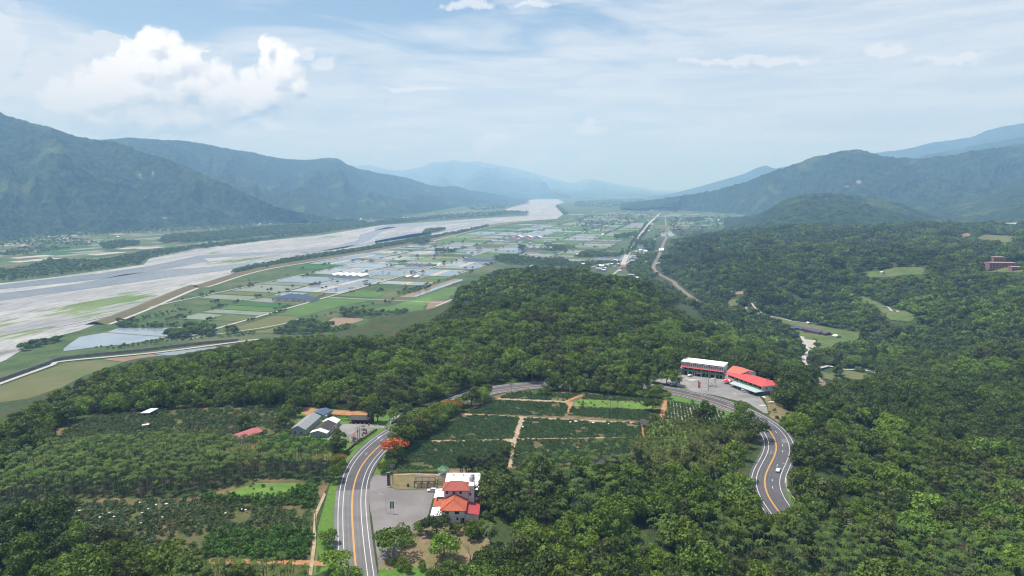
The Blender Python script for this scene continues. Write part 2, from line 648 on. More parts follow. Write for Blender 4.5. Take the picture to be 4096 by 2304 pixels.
def H(x, y):
    x = np.asarray(x, float)
    y = np.asarray(y, float)
    h = H0(x, y)
    near = (np.hypot(x, y) < 640)
    if near.any():
        d, k = road_dist(x[near], y[near])
        w = 1 - smooth(14, 42, d)
        hh = h[near]
        h[near] = hh * (1 - w) + w * ROADZ[k] - 0.14 * (d < 13)
    return h


def P3(k, x, y):
    """where the sight line through a photo point meets the ground"""
    d = ray(*S(k, x, y))
    t = np.exp(np.linspace(math.log(90), math.log(9000), 900))
    X, Y, Z = d[0] * t, d[1] * t, CAMZ + d[2] * t
    h = H0(X, Y)
    b = np.nonzero(Z <= h)[0]
    if len(b) == 0:
        tt = (VZ - CAMZ) / min(d[2], -1e-4)
        return np.array([d[0] * tt, d[1] * tt, VZ])
    i = b[0]
    lo, hi = t[max(i - 1, 0)], t[i]
    for _ in range(18):
        mid = 0.5 * (lo + hi)
        if CAMZ + d[2] * mid <= H0(np.array([d[0] * mid]), np.array([d[1] * mid]))[0]:
            hi = mid
        else:
            lo = mid
    return np.array([d[0] * hi, d[1] * hi, CAMZ + d[2] * hi])


def poly_on(k, pts, z=None, dens=1):
    """photo outline -> outline on the ground (or on the level z)"""
    out = []
    n = len(pts)
    for i in range(n):
        a, b = pts[i], pts[(i + 1) % n]
        for j in range(dens):
            t = j / dens
            q = (a[0] + (b[0] - a[0]) * t, a[1] + (b[1] - a[1]) * t)
            out.append(tuple(G(k, *q, z)) if z is not None else tuple(P3(k, *q)[:2]))
    return out


def hz(x, y):
    return float(H(np.array([float(x)]), np.array([float(y)]))[0])


# ------------------------------------------------------------------ ground materials
M_ground = mat('forest_floor', (0.030, 0.050, 0.016), (0.052, 0.078, 0.026), (0.075, 0.060, 0.034), 0.22, 0.95, 0.1, bump=0.5)
M_grass = mat('lush_grass', (0.066, 0.150, 0.022), (0.100, 0.190, 0.034), (0.12, 0.15, 0.05), 0.5, 0.9, 0.12, bump=0.6, bscale=3.0)
M_soil = mat('orange_soil', (0.30, 0.155, 0.075), (0.38, 0.21, 0.11), None, 0.35, 0.95, 0.1, bump=0.3)
M_drygrass = mat('dry_grass_soil', (0.195, 0.150, 0.085), (0.125, 0.130, 0.056), (0.25, 0.175, 0.105), 0.35, 0.95, 0.1, bump=0.5)
M_path = mat('pale_dirt_path', (0.31, 0.245, 0.165), (0.39, 0.315, 0.215), (0.25, 0.195, 0.125), 0.6, 0.95, 0.1)
M_asphalt = mat('asphalt_road', (0.088, 0.088, 0.096), (0.108, 0.108, 0.116), (0.078, 0.078, 0.084), 0.12, 0.85, 0.2, stretch=None, bump=0.15)
MATS['asphalt_road'].node_tree.nodes['Principled BSDF'].inputs['Specular IOR Level'].default_value = 0.12
M_oldasphalt = mat('worn_parking_asphalt', (0.165, 0.152, 0.148), (0.205, 0.192, 0.186), (0.135, 0.128, 0.126), 0.07, 0.9, 0.15, bump=0.15)
M_lot = mat('pale_concrete_yard', (0.205, 0.200, 0.193), (0.255, 0.248, 0.238), (0.165, 0.162, 0.158), 0.10, 0.9, 0.15)
M_conc = mat('weathered_concrete', (0.32, 0.31, 0.29), (0.42, 0.40, 0.37), None, 0.3, 0.9, 0.2)
M_white_line = mat('white_road_paint', (0.62, 0.62, 0.61), (0.50, 0.50, 0.50), None, 0.8, 0.7, 0.2)
M_yellow_line = mat('orange_road_paint', (0.66, 0.34, 0.055), (0.56, 0.30, 0.06), None, 0.8, 0.7, 0.2)

# near and middle ground: one sheet on a fan-shaped grid
az = np.radians(np.concatenate([np.arange(-75, -46, 1.0), np.arange(-46, 46.01, 0.26), np.arange(47, 76, 1.0)]))
rr = 70 * np.exp(np.linspace(0, math.log(4200 / 70), 340))
AZ, RR = np.meshgrid(az, rr)
TX, TY = RR * np.sin(AZ), RR * np.cos(AZ)
TZ = H(TX, np.maximum(TY, 30))
TZ = np.where(RR > 3600, np.minimum(TZ, -60 - (RR - 3600) * 0.08), TZ)
TZ = np.where((RR > 2700) & (TX < TY * 0.12), -97, TZ)
nr, na = TX.shape
idx = np.arange(nr * na).reshape(nr, na)
quads = np.stack([idx[:-1, :-1], idx[:-1, 1:], idx[1:, 1:], idx[1:, :-1]], -1).reshape(-1, 4)[:, ::-1]
ground = link('ground', mesh_np('ground', np.stack([TX, TY, TZ], -1).reshape(-1, 3), quads, M_ground, True))
tag(ground, kind='structure')


def drape(name, poly, m, off=0.12, step=5.0, parent=None, flat=None, kind='structure'):
    """a sheet of ground cut to an outline and laid on the terrain"""
    P = np.array(poly)
    lo, hi = P.min(0), P.max(0)
    gx, gy = np.meshgrid(np.arange(lo[0], hi[0], step), np.arange(lo[1], hi[1], step))
    gx, gy = gx.ravel() + 0.137 * step, gy.ravel() + 0.211 * step
    ins = in_poly(gx, gy, poly)
    pts = [Vector((float(a), float(b))) for a, b in poly]
    n = len(pts)
    pts += [Vector((float(a), float(b))) for a, b in zip(gx[ins], gy[ins])]
    v, e, f, *_ = delaunay_2d_cdt(pts, [(i, (i + 1) % n) for i in range(n)], [list(range(n))], 1, 1e-4)
    V = np.array([(q.x, q.y) for q in v])
    z = (H(V[:, 0], V[:, 1]) if flat is None else np.full(len(V), flat)) + off
    me = bpy.data.meshes.new(name)
    me.from_pydata([(a, b, c) for (a, b), c in zip(V, z)], [], [list(q) for q in f])
    me.update()
    if me.polygons and sum(p.normal.z for p in me.polygons) < 0:
        me.flip_normals()
    me.materials.append(m)
    o = link(name, me, parent)
    if kind and parent is None:
        tag(o, kind=kind)
    return o


def ribbon(name, line, width, m, off=0.1, zs=None, parent=None, kind='structure', smooth_step=2.5):
    L = spline(line, smooth_step) if len(line) > 2 else np.array(line, float)
    N = left_normals(L)
    w = width if np.ndim(width) else np.full(len(L), width)
    if len(w) != len(L):
        w = np.interp(np.linspace(0, 1, len(L)), np.linspace(0, 1, len(w)), w)
    a, b = L + N * w[:, None] / 2, L - N * w[:, None] / 2
    if zs is None:
        za = zb = np.maximum(np.maximum(H(a[:, 0], a[:, 1]), H(b[:, 0], b[:, 1])), H(L[:, 0], L[:, 1])) + off
    else:
        za = zb = np.full(len(L), zs + off)
    V = np.concatenate([np.column_stack([a, za]), np.column_stack([b, zb])])
    k = len(L)
    F = [(i, k + i, k + i + 1, i + 1) for i in range(k - 1)]
    o = link(name, mesh_np(name, V, F, m), parent)
    if kind and parent is None:
        tag(o, kind=kind)
    return o


# ------------------------------------------------------------------ main road with its markings
def offs(s, near_v, far_v):
    return near_v + (far_v - near_v) * smooth(S1 - 20, S2 + 10, s)


def strip(name, o0, o1, m, z, sel=None, parent=None):
    sl = slice(None) if sel is None else sel
    a = ROADC[sl] + ROADN[sl] * np.asarray(o0)[sl, None]
    b = ROADC[sl] + ROADN[sl] * np.asarray(o1)[sl, None]
    k = len(a)
    V = np.concatenate([np.column_stack([a, np.full(k, z)]), np.column_stack([b, np.full(k, z)])])
    F = [(i, k + i, k + i + 1, i + 1) for i in range(k - 1)]
    return link(name, mesh_np(name, V, F, m), parent)


one = np.ones(len(ROADS))
road = strip('main_road', offs(ROADS, 7.6, 10.4), -7.4 * one, M_asphalt, 0.02)
tag(road, kind='structure')
LO, LI, RI, RO = offs(ROADS, 5.9, 9.1), offs(ROADS, 3.9, 6.7), -3.85 * one, -6.0 * one
for o in (LO, LI, RI, RO):
    strip('edge_line', o + 0.13, o - 0.13, M_white_line, 0.032, parent=road)
strip('centre_line', 0.30 * one, 0.06 * one, M_yellow_line, 0.032, parent=road)
strip('centre_line', -0.06 * one, -0.30 * one, M_yellow_line, 0.032, parent=road)
DM = offs(ROADS, 2.0, 3.3)
s = S1 + 42
while s < ROADS[-1] - 12:
    sel = (ROADS >= s - 1.6) & (ROADS <= s + 3.2)
    if sel.sum() > 1:
        strip('lane_dash', DM + 0.12, DM - 0.12, M_white_line, 0.032, sel, road)
    s += 10.2
cut = ROADS[np.argmin(np.abs(ROADC[:, 1] - 311.5) + 1e3 * (ROADC[:, 0] > 0))]
M_road2 = mat('older_asphalt', (0.150, 0.146, 0.148), (0.175, 0.170, 0.170), (0.135, 0.132, 0.135), 0.10, 0.9, 0.12)
strip('older_surface', offs(ROADS, 7.55, 10.3), -7.35 * one, M_road2, 0.026, ROADS <= cut, road)
for (f0, f1, o0, o1) in ((.40, .412, 3.2, 6.4), (.835, .85, 3.4, 6.5), (.87, .884, -3.6, -.6)):
    strip('repair_patch', o0 * one, o1 * one, M_road2, 0.027, (ROADS > ROADS[-1] * f0) & (ROADS < ROADS[-1] * f1), road)
M_track = [mat('tyre_worn_asphalt', (0.074, 0.074, 0.080), (0.092, 0.092, 0.098), None, 0.10, 0.8, 0.15), mat('tyre_worn_older_asphalt', (0.122, 0.118, 0.120), (0.152, 0.147, 0.148), None, 0.10, 0.85, 0.15)]
for o0 in (-2.9, -1.35, 1.0, 2.55):
    for i_ in (0, 1):
        strip('tyre_track', (o0 + .28) * one, (o0 - .28) * one, M_track[i_], 0.0295, (ROADS >= cut) if i_ == 0 else (ROADS <= cut), road)
# white arrows on the outer lane
for (zk, ax, ay) in (('F', 1785, 640), ('F', 2283, 343), ('T', 395, 163)):
    g = G(zk, ax, ay)
    d, k = road_dist(g[:1], g[1:])
    k = int(k[0])
    t = np.array([ROADN[k, 1], -ROADN[k, 0]])
    q = MB()
    sh = [(-3.2, 0.18), (-0.4, 0.18), (-0.4, 0.75), (1.9, 0), (-0.4, -0.75), (-0.4, -0.18), (-3.2, -0.18)]
    q.add([(g[0] - t[0] * a + ROADN[k, 0] * b, g[1] - t[1] * a + ROADN[k, 1] * b, 0.034) for a, b in sh], [tuple(range(7))])
    o = q.build('lane_arrow', M_white_line, road)
    if o.data.polygons[0].normal.z < 0:
        o.data.flip_normals()

# ------------------------------------------------------------------ valley plain, river, dike
M_plain = mat('valley_plain', (0.044, 0.076, 0.024), (0.074, 0.108, 0.036), (0.105, 0.110, 0.056), 0.035, 0.95, 0.1, stretch=(1, 1, 1))
q = MB()
xs = [-40000, -6000, -2500, 0, 2500, 6000, 40000]
ys = [-9000, 60, 1500, 3000, 6000, 12000, 42000]
V = [(x, y, VZ) for y in ys for x in xs]
F = [(j * 7 + i, j * 7 + i + 1, j * 7 + 8 + i, j * 7 + 7 + i) for j in range(6) for i in range(6)]
plain = link('valley_plain', mesh_np('valley_plain', V, F, M_plain))
tag(plain, kind='structure')


def river_mat():
    m = bpy.data.materials.new('river_gravel')
    m.use_nodes = True
    t = NT(m.node_tree)
    b = m.node_tree.nodes['Principled BSDF']
    pos = t.n('ShaderNodeNewGeometry').outputs['Position']
    rot = t.n('ShaderNodeVectorRotate', rotation_type='Z_AXIS')
    t.put(rot.inputs['Vector'], pos)
    rot.inputs['Angle'].default_value = R(14)
    # drawn out along the flow
    v = t.vm('MULTIPLY', rot.outputs[0], (1.0, 0.17, 1.0))
    n1 = t.noise(v, 0.012, 7.0, 0.62, 0.8)
    col = t.mix(t.ss(n1, 0.36, 0.62), (0.255, 0.262, 0.268), (0.36, 0.362, 0.352))
    n2 = t.noise(v, 0.05, 5.0, 0.6, 0.5)
    col = t.mix(t.ss(n2, 0.56, 0.72), col, (0.44, 0.43, 0.41))
    col = t.mix(t.ss(t.noise(v, 0.021, 6.0, 0.6, 0.6), 0.60, 0.70), col, (0.145, 0.148, 0.155))
    col = t.mix(t.m('MULTIPLY', t.ss(t.noise(v, 0.16, 5.0, 0.65, 0.4), 0.42, 0.68), 0.75), col, (0.155, 0.155, 0.155))
    at = t.n('ShaderNodeVertexColor', layer_name='green').outputs[0]
    sp = t.n('ShaderNodeSeparateColor')
    t.put(sp.inputs[0], at)
    g = t.m('ADD', sp.outputs[0], t.m('MULTIPLY', t.m('SUBTRACT', t.noise(v, 0.05, 7.0, 0.66), 0.5), 2.0))
    col = t.mix(t.ss(g, 0.55, 0.72), col, t.mix(t.ss(t.noise(v, 0.02, 4), 0.4, 0.6), (0.10, 0.155, 0.045), (0.15, 0.20, 0.07)))
    t.put(b.inputs['Base Color'], col)
    b.inputs['Roughness'].default_value = 0.92
    b.inputs['Specular IOR Level'].default_value = 0.15
    MATS['river_gravel'] = m
    return m


M_gravel = river_mat()


def water_mat(name, c, rough=0.06, wave=0.02, spec=0.5, ws=0.25):
    m = mat(name, c, tuple(q * 1.25 for q in c), None, 0.02, rough, spec, bump=wave, bscale=ws)
    return m


M_river = water_mat('silty_river_water', (0.165, 0.168, 0.171), 0.22, 0.05)
M_pond = water_mat('pond_water', (0.105, 0.150, 0.180), 0.16, 0.03)
M_pond2 = water_mat('grey_pond_water', (0.190, 0.225, 0.245), 0.18, 0.03)

bank_far = [('V1', -420, 830), ('V1', 0, 790), ('V1', 600, 720), ('V1', 1100, 650), ('V1', 1450, 600), ('V1', 1500, 540), ('V1', 2000, 440), ('V1', 2576, 370), ('V2', 1500, 300), ('V2', 2100, 200), ('V3', 600, 270), ('V3', 1000, 240), ('V3', 1560, 206), ('V3', 1500, 175), ('V3', 1290, 150), ('V3', 1420, 112), ('V3', 1560, 85), ('V3', 1520, 45)]
bank_near = [('V3', 1840, 42), ('V3', 1910, 75), ('V3', 1820, 100), ('V3', 1900, 190), ('V3', 1830, 240), ('V3', 1500, 262), ('V3', 1150, 305), ('V3', 560, 445), ('V3', 0, 545), ('V2', 1100, 560), ('V2', 620, 670), ('V2', 560, 700), ('V2', 0, 945), ('V1', 1500, 1010), ('V1', 1000, 1190), ('V1', 800, 1265), ('V1', 480, 1345), ('V1', 250, 1440), ('V1', 60, 1560), ('V1', -420, 1760)]
bed = [tuple(G(*q, VZ)) for q in bank_far + bank_near]
bx = drape('river_bed', bed, M_gravel, 0.25, 38.0, flat=VZ)
# where weeds have taken the gravel bars
ca = bx.data.color_attributes.new('green', 'FLOAT_COLOR', 'POINT')
spots = [('V1', 1000, 1000, 130, 1.05), ('V1', 300, 1180, 190, 0.62), ('V1', 800, 1130, 120, 0.62), ('V1', 1250, 880, 130, 0.55), ('V1', 150, 1290, 130, 0.62), ('V1', 1750, 830, 110, 0.45),
         ('V1', 1250, 1000, 70, 0.7), ('V2', 600, 560, 150, 0.8), ('V2', 900, 540, 150, 0.6), ('V2', 1550, 320, 170, 0.7), ('V3', 400, 300, 230, 0.9), ('V2', 370, 485, 60, 0.85), ('V1', 1400, 900, 80, 0.5), ('V1', 600, 1250, 120, 0.4)]
vv = np.array([v.co[:2] for v in bx.data.vertices])
gr = np.zeros(len(vv))
for (zk, a, b, rad, amt) in spots:
    c0 = G(zk, a, b, VZ)
    u = vv - c0
    ca_, sa_ = math.cos(R(16)), math.sin(R(16))
    al, ac = u[:, 0] * sa_ + u[:, 1] * ca_, u[:, 0] * ca_ - u[:, 1] * sa_
    gr = np.maximum(gr, amt * np.exp(-((al / (rad * 1.3)) ** 2 + (ac / (rad * 0.55)) ** 2)))
ca.data.foreach_set('color', np.stack([gr, gr, gr, np.ones_like(gr)], -1).astype(np.float32).ravel())


def ribbon_px(name, pts, m, off, z=VZ, parent=None, kind='structure'):
    """outline made of pairs: one photo line along one bank, one back along the other"""
    poly = [tuple(G(*q, z)) for q in pts]
    return drape(name, poly, m, off, 60.0, parent, flat=z, kind=kind)


river = ribbon_px('river', [('V1', -300, 870), ('V1', 0, 805), ('V1', 500, 745), ('V1', 1000, 690), ('V1', 1500, 615), ('V1', 1850, 545), ('V1', 2000, 510), ('V1', 2576, 475), ('V2', 800, 480), ('V2', 1290, 450), ('V2', 1600, 420), ('V2', 1850, 350), ('V2', 1860, 300), ('V2', 2130, 225), ('V2', 2230, 222), ('V2', 2100, 262), ('V2', 2030, 300), ('V2', 1960, 355),
                            ('V2', 1700, 440), ('V2', 1320, 480), ('V2', 1250, 470), ('V2', 800, 505), ('V2', 290, 540), ('V1', 2100, 565), ('V1', 1700, 640), ('V1', 1100, 735), ('V1', 720, 780), ('V1', 300, 820), ('V1', 0, 850), ('V1', -300, 930)], M_river, 0.6)
ribbon_px('river', [('V1', -300, 985), ('V1', 0, 890), ('V1', 350, 850), ('V1', 800, 790), ('V1', 1250, 700), ('V1', 1700, 650), ('V1', 2100, 625), ('V1', 2500, 578), ('V2', 900, 570), ('V2', 1150, 555), ('V2', 1330, 480), ('V2', 1480, 460), ('V2', 1900, 385), ('V2', 2400, 290), ('V2', 2576, 275), ('V2', 2576, 300), ('V2', 2100, 370), ('V2', 1600, 450), ('V2', 1430, 478), ('V2', 1450, 500), ('V2', 1150, 575), ('V2', 640, 640), ('V2', 450, 665), ('V1', 2050, 685), ('V1', 1600, 745), ('V1', 1000, 830), ('V1', 350, 915), ('V1', 0, 965), ('V1', -300, 1040)], M_river, 0.6)
ribbon_px('river', [('V3', 0, 445), ('V3', 300, 380), ('V3', 480, 370), ('V3', 720, 345), ('V3', 1000, 290), ('V3', 1300, 255), ('V3', 1300, 270), ('V3', 1000, 310), ('V3', 800, 350), ('V3', 500, 405), ('V3', 200, 470), ('V3', 0, 500)], M_river, 0.6)
ribbon_px('river', [('V3', 0, 330), ('V3', 150, 300), ('V3', 420, 285), ('V3', 1000, 250), ('V3', 1200, 235), ('V3', 1100, 262), ('V3', 700, 300), ('V3', 250, 322), ('V3', 0, 360)], M_river, 0.6)

# dike: an earth bank with a pale road behind it
M_dike = mat('dike_bank', (0.155, 0.115, 0.062), (0.120, 0.118, 0.055), None, 0.03, 0.95, 0.1)
dike_l = np.array([G(*q, VZ) for q in [('V1', 1010, 1205), ('V1', 1400, 1060), ('V1', 1950, 830), ('V2', 260, 830), ('V2', 600, 720), ('V2', 900, 645), ('V2', 1300, 578), ('V2', 2000, 465), ('V2', 2576, 365), ('V3', 560, 462), ('V3', 1200, 303), ('V3', 1500, 270)]])
DK = spline(dike_l, 40.0)
DN = left_normals(DK)
prof = [(26, 0.0), (12, 5.0), (6, 5.2), (-8, 0.0)]
V, F = [], []
for i in range(len(DK)):
    for (o_, z_) in prof:
        V.append((*(DK[i] + DN[i] * o_), VZ + 0.3 + z_))
for i in range(len(DK) - 1):
    for j in range(3):
        a = i * 4 + j
        F.append((a, a + 1, a + 5, a + 4))
dk = tag(link('dike', mesh_np('dike', V, F, M_dike)), 'long earth bank covered in dry grass between the river and the paddies', 'dike')
ribbon('dike_road', [tuple(p - n * 14) for p, n in zip(DK, DN)], 8.0, M_conc, 0.6, VZ, smooth_step=40)

# ------------------------------------------------------------------ field parcels on the plain
A16 = R(16.05)
AU = np.array([math.sin(A16), math.cos(A16)])      # along the valley
AV = np.array([math.cos(A16), -math.sin(A16)])     # across, to the right
F0 = G('V2', 410, 1250, VZ)                        # a point of the main farm road: v = 0
FM = {
    'paddy_silver': mat('flooded_paddy', (0.165, 0.185, 0.190), (0.21, 0.225, 0.23), None, 0.02, 0.22, 0.5),
    'paddy_mud': mat('muddy_paddy', (0.170, 0.160, 0.135), (0.205, 0.195, 0.165), (0.13, 0.15, 0.11), 0.03, 0.45, 0.4),
    'rice_pale': mat('young_rice', (0.150, 0.190, 0.130), (0.180, 0.210, 0.155), (0.115, 0.165, 0.075), 0.035, 0.6, 0.3),
    'rice_green': mat('green_rice', (0.066, 0.128, 0.030), (0.088, 0.150, 0.040), None, 0.03, 0.9, 0.1),
    'rice_deep': mat('deep_green_rice', (0.036, 0.098, 0.026), (0.050, 0.115, 0.030), None, 0.03, 0.9, 0.1),
    'meadow': mat('olive_fallow', (0.105, 0.118, 0.042), (0.130, 0.128, 0.058), (0.085, 0.12, 0.04), 0.03, 0.9, 0.1),
    'bright': mat('bright_green_crop', (0.085, 0.165, 0.032), (0.135, 0.225, 0.052), (0.105, 0.145, 0.045), 0.16, 0.95, 0.1, bump=.9, bscale=1.2),
    'brown': mat('tilled_brown_soil', (0.200, 0.145, 0.098), (0.240, 0.180, 0.125), None, 0.04, 0.95, 0.1),
    'pasture': mat('rough_pasture', (0.070, 0.110, 0.034), (0.105, 0.140, 0.048), (0.130, 0.120, 0.060), 0.05, 0.95, 0.1, bump=.6, bscale=.5),
    'pale': mat('pale_pond_floor', (0.33, 0.30, 0.255), (0.39, 0.36, 0.31), None, 0.03, 0.9, 0.2),
}
M_bund = mat('bund_grass', (0.060, 0.095, 0.032), (0.115, 0.112, 0.062), None, 0.05, 0.95, 0.1)
MAINW = M_conc


def uv_xy(u, v):
    return F0 + AU * u + AV * v


def parcel(name, u0, u1, v0, v1, m, z=0.45, parent=plain, inset=2.7):
    c = [uv_xy(u0 + inset, v0 + inset), uv_xy(u0 + inset, v1 - inset), uv_xy(u1 - inset, v1 - inset), uv_xy(u1 - inset, v0 + inset)]
    j = RNG.normal(0, 1.2, (4, 2))
    q = MB()
    q.slab([(p[0] + e[0], p[1] + e[1], VZ + z) for p, e in zip(c, j)][::-1], 0.35)
    o = q.build(name, m, parent)
    return o


# outlines the crops may not leave: dike on the left, hills and village on the right
FIELD = [tuple(G(*q, VZ)) for q in [('V1', 1200, 1235), ('V1', 1500, 1095), ('V2', 280, 870), ('V2', 580, 765), ('V2', 950, 665), ('V3', 0, 580), ('V3', 570, 490), ('V3', 1210, 322), ('V3', 1830, 262), ('V3', 1960, 205), ('V4', 900, 140), ('V4', 1500, 260), ('V4', 2480, 300), ('V4', 2200, 470), ('V4', 1600, 640), ('V4', 1480, 800), ('V4', 1250, 900), ('V4', 640, 960), ('V3', 1800, 660), ('V3', 1300, 650), ('V3', 1150, 790), ('V3', 700, 870), ('V2', 2150, 930), ('V2', 1350, 1085), ('V2', 620, 1235), ('V2', 400, 1262), ('V2', 0, 1240)]]
KEEP = [  # kept free of crops: roadside village, railway, yards, canal
    [tuple(G(*q, VZ)) for q in [('V4', 690, 1020), ('V4', 780, 830), ('V4', 860, 830), ('V4', 800, 1020)]],
]
hwy_l = [G(*q, VZ) for q in [('V4', 700, 1030), ('V4', 780, 860), ('V4', 890, 690), ('V4', 960, 590), ('V4', 1080, 430), ('V4', 1250, 270)]]


def seg_dist(p, line):
    L = np.array(line)
    a, b = L[:-1], L[1:]
    t = np.clip(((p - a) * (b - a)).sum(1) / ((b - a) ** 2).sum(1), 0, 1)
    return np.linalg.norm(a + (b - a) * t[:, None] - p, axis=1).min()


def pond(u0, u1, v0, v1, water=None):
    o = parcel('pond_bank', u0, u1, v0, v1, FM['pale'], 0.6)
    mid = (v0 + v1) / 2 if RNG.random() < 0.5 else None
    for (a, b) in ([(v0, v1)] if mid is None else [(v0, mid - 2), (mid + 2, v1)]):
        parcel('pond_water', u0 + 6, u1 - 6, a + 6, b - 6, water or (M_pond if RNG.random() < .6 else M_pond2), 0.9, parent=o, inset=2)


def at_uv(k, x, y):
    g = G(k, x, y, VZ) - F0
    return g @ AU, g @ AV


# parcels that can be told apart in the photograph, nearest first (u0,u1,v0,v1 from opposite corners)
SPEC = [('V2', 420, 1250, 210, 1170, 'rice_deep'), ('V2', 550, 1190, 20, 1215, 'paddy_silver'),
        ('V2', 830, 1140, 380, 1095, 'rice_deep'), ('V2', 690, 1150, 210, 1165, 'rice_deep'),
        ]
lanes = [(-395, -264, 'u'), (-258, -132, 'a'), (-131, -5, 'b'), (6, 132, 'c'), (133, 260, 'd'), (266, 392, 'e'), (393, 520, 'f'), (526, 650, 'g'), (651, 780, 'g'), (786, 910, 'g'), (911, 1040, 'g'), (1046, 1170, 'g'), (1171, 1300, 'g'), (-520, -396, 'u')]
kinds = ['paddy_silver', 'paddy_mud', 'rice_pale', 'rice_green', 'rice_deep', 'meadow', 'bright', 'brown', 'pond', 'weeds']
far_mb = {k: MB() for k in FM}
nparc = 0
PARC = []
for (v0, v1, ln) in lanes:
    u = -260.0
    while u < 5200:
        du = float(RNG.choice([38, 46, 55, 70]))
        big = RNG.random() < (0.30 if 330 < u < 1500 else 0.12)
        if big:
            du = float(RNG.choice([110, 135]))
        if u > 2200:
            du *= 2.0
        p = uv_xy(u + du / 2, (v0 + v1) / 2)
        nearw = u < 420
        pr = np.array([.16, .13, .13, .17, .13, .10, .02, .05, .06, .05]) if nearw else np.array([.33, .11, .10, .12, .06, .08, .03, .05, .08, .05])
        if u > 1500:
            pr = np.array([.28, .08, .11, .20, .08, .12, .03, .04, .04, .04])
        if u > 2600:
            pr = np.array([.16, .05, .10, .28, .12, .20, .02, .04, .0, .04])
        kd = kinds[RNG.choice(10, p=pr / pr.sum())]
        if big and 300 < u < 1500 and RNG.random() < .75:
            kd = 'pond'
        ok = in_poly([p[0]], [p[1]], FIELD)[0] and seg_dist(p, hwy_l) > 40 and seg_dist(p, rail_l) > 32
        if ok and all(in_poly([q[0]], [q[1]], FIELD)[0] for q in (uv_xy(u, v0), uv_xy(u, v1), uv_xy(u + du, v0), uv_xy(u + du, v1))) or (ok and u > 700):
            PARC.append((u, u + du, v0, v1, kd))
        u += du + (7 if RNG.random() < .12 else 0)


def fix(k, x, y, kd):
    """set the crop of the parcel seen at a photo point"""
    a, b = at_uv(k, x, y)
    for i, (u0, u1, v0, v1, q) in enumerate(PARC):
        if u0 <= a <= u1 and v0 <= b <= v1:
            PARC[i] = (u0, u1, v0, v1, kd)


for q in [('V2', 250, 1185, 'paddy_silver'), ('V2', 450, 1155, 'rice_deep'), ('V2', 560, 1115, 'rice_deep'), ('V2', 100, 1140, 'rice_pale'), ('V2', 250, 1085, 'paddy_silver'), ('V2', 380, 1050, 'meadow'), ('V2', 620, 985, 'rice_pale'), ('V2', 680, 1070, 'rice_pale'),
          ('V2', 350, 935, 'rice_green'), ('V2', 200, 985, 'paddy_silver'), ('V2', 550, 905, 'brown'), ('V2', 850, 930, 'rice_pale'), ('V2', 1000, 1010, 'rice_deep'), ('V2', 1250, 830, 'pond'), ('V2', 1600, 840, 'pond'), ('V2', 1550, 755, 'pond'), ('V2', 1900, 740, 'pond'),
          ('V2', 520, 825, 'paddy_silver'), ('V2', 980, 810, 'rice_deep'), ('V2', 800, 850, 'rice_pale'), ('V2', 1400, 630, 'rice_deep'), ('V2', 1800, 1040, 'rice_green'), ('V2', 1300, 1060, 'rice_pale'), ('V2', 1000, 1170, 'meadow'), ('V2', 800, 1220, 'brown'),
          ('V2', 1500, 1000, 'rice_green'), ('V2', 1900, 890, 'rice_green'), ('V2', 2000, 900, 'rice_green'), ('V2', 1900, 650, 'pond'), ('V2', 2250, 660, 'pond'), ('V2', 2300, 790, 'pond'), ('V3', 900, 410, 'bright'), ('V3', 850, 435, 'bright')]:
    fix(*q)
PARC.sort(key=lambda q: q[0])
for (u0, u1, v0, v1, kd) in PARC:
    if kd == 'weeds':
        continue
    if nparc < 270:
        nparc += 1
        if kd == 'pond':
            pond(u0, u1, v0, v1)
        elif kd in ('paddy_silver', 'paddy_mud', 'rice_pale', 'brown', 'rice_green') and RNG.random() < .30 and u1 - u0 < 90:
            md = (v0 + v1) / 2
            parcel('field_parcel', u0, u1, v0, md, FM[kd], 0.45)
            parcel('field_parcel', u0, u1, md, v1, FM[['paddy_silver', 'rice_pale', 'rice_green', 'meadow'][RNG.integers(4)]], 0.45)
        else:
            parcel('field_parcel', u0, u1, v0, v1, FM[kd], 0.45)
    else:
        k2 = 'paddy_silver' if kd == 'pond' else kd
        c = [uv_xy(u0 + 3, v0 + 3), uv_xy(u0 + 3, v1 - 3), uv_xy(u1 - 3, v1 - 3), uv_xy(u1 - 3, v0 + 3)]
        far_mb[k2].slab([(p[0], p[1], VZ + 0.5) for p in c][::-1], 0.3)
for k, q in far_mb.items():
    if q.v:
        tag(q.build('far_fields', FM[k], plain), kind='stuff')
# fields on the far bank, below the mountain
LBANK = [tuple(G(*q, VZ)) for q in [('V1', -300, 620), ('V1', 0, 640), ('V1', 520, 535), ('V1', 1000, 555), ('V1', 1500, 460), ('V1', 2000, 400), ('V1', 2576, 330), ('V2', 1500, 245), ('V2', 2100, 165), ('V3', 600, 235), ('V3', 1200, 190), ('V3', 1300, 150), ('V3', 900, 150), ('V3', 420, 215), ('V2', 1900, 165), ('V2', 1000, 205), ('V1', 2576, 255), ('V1', 1600, 280), ('V1', 900, 290), ('V1', 400, 330), ('V1', -300, 420)]]
lb_mb = {k: MB() for k in FM}
AL = R(24)
lu, lv_ = np.array([math.sin(AL), math.cos(AL)]), np.array([math.cos(AL), -math.sin(AL)])
lo_ = np.array(LBANK).mean(0)
for v in np.arange(-1600, 1600, 62.0):
    u = -4200.0
    while u < 4200:
        du = float(RNG.uniform(45, 130))
        c = [lo_ + lu * a + lv_ * b for a, b in ((u + 3, v + 3), (u + 3, v + 58), (u + du - 3, v + 58), (u + du - 3, v + 3))]
        m_ = sum(c) / 4
        if in_poly([m_[0]], [m_[1]], LBANK)[0] and RNG.random() < .72:
            kd = ['meadow', 'rice_green', 'brown', 'rice_pale', 'paddy_mud', 'rice_deep', 'pale'][RNG.choice(7, p=[.34, .22, .12, .14, .09, .06, .03])]
            lb_mb[kd].slab([(p[0], p[1], VZ + .5) for p in c][::-1], .3)
        u += du
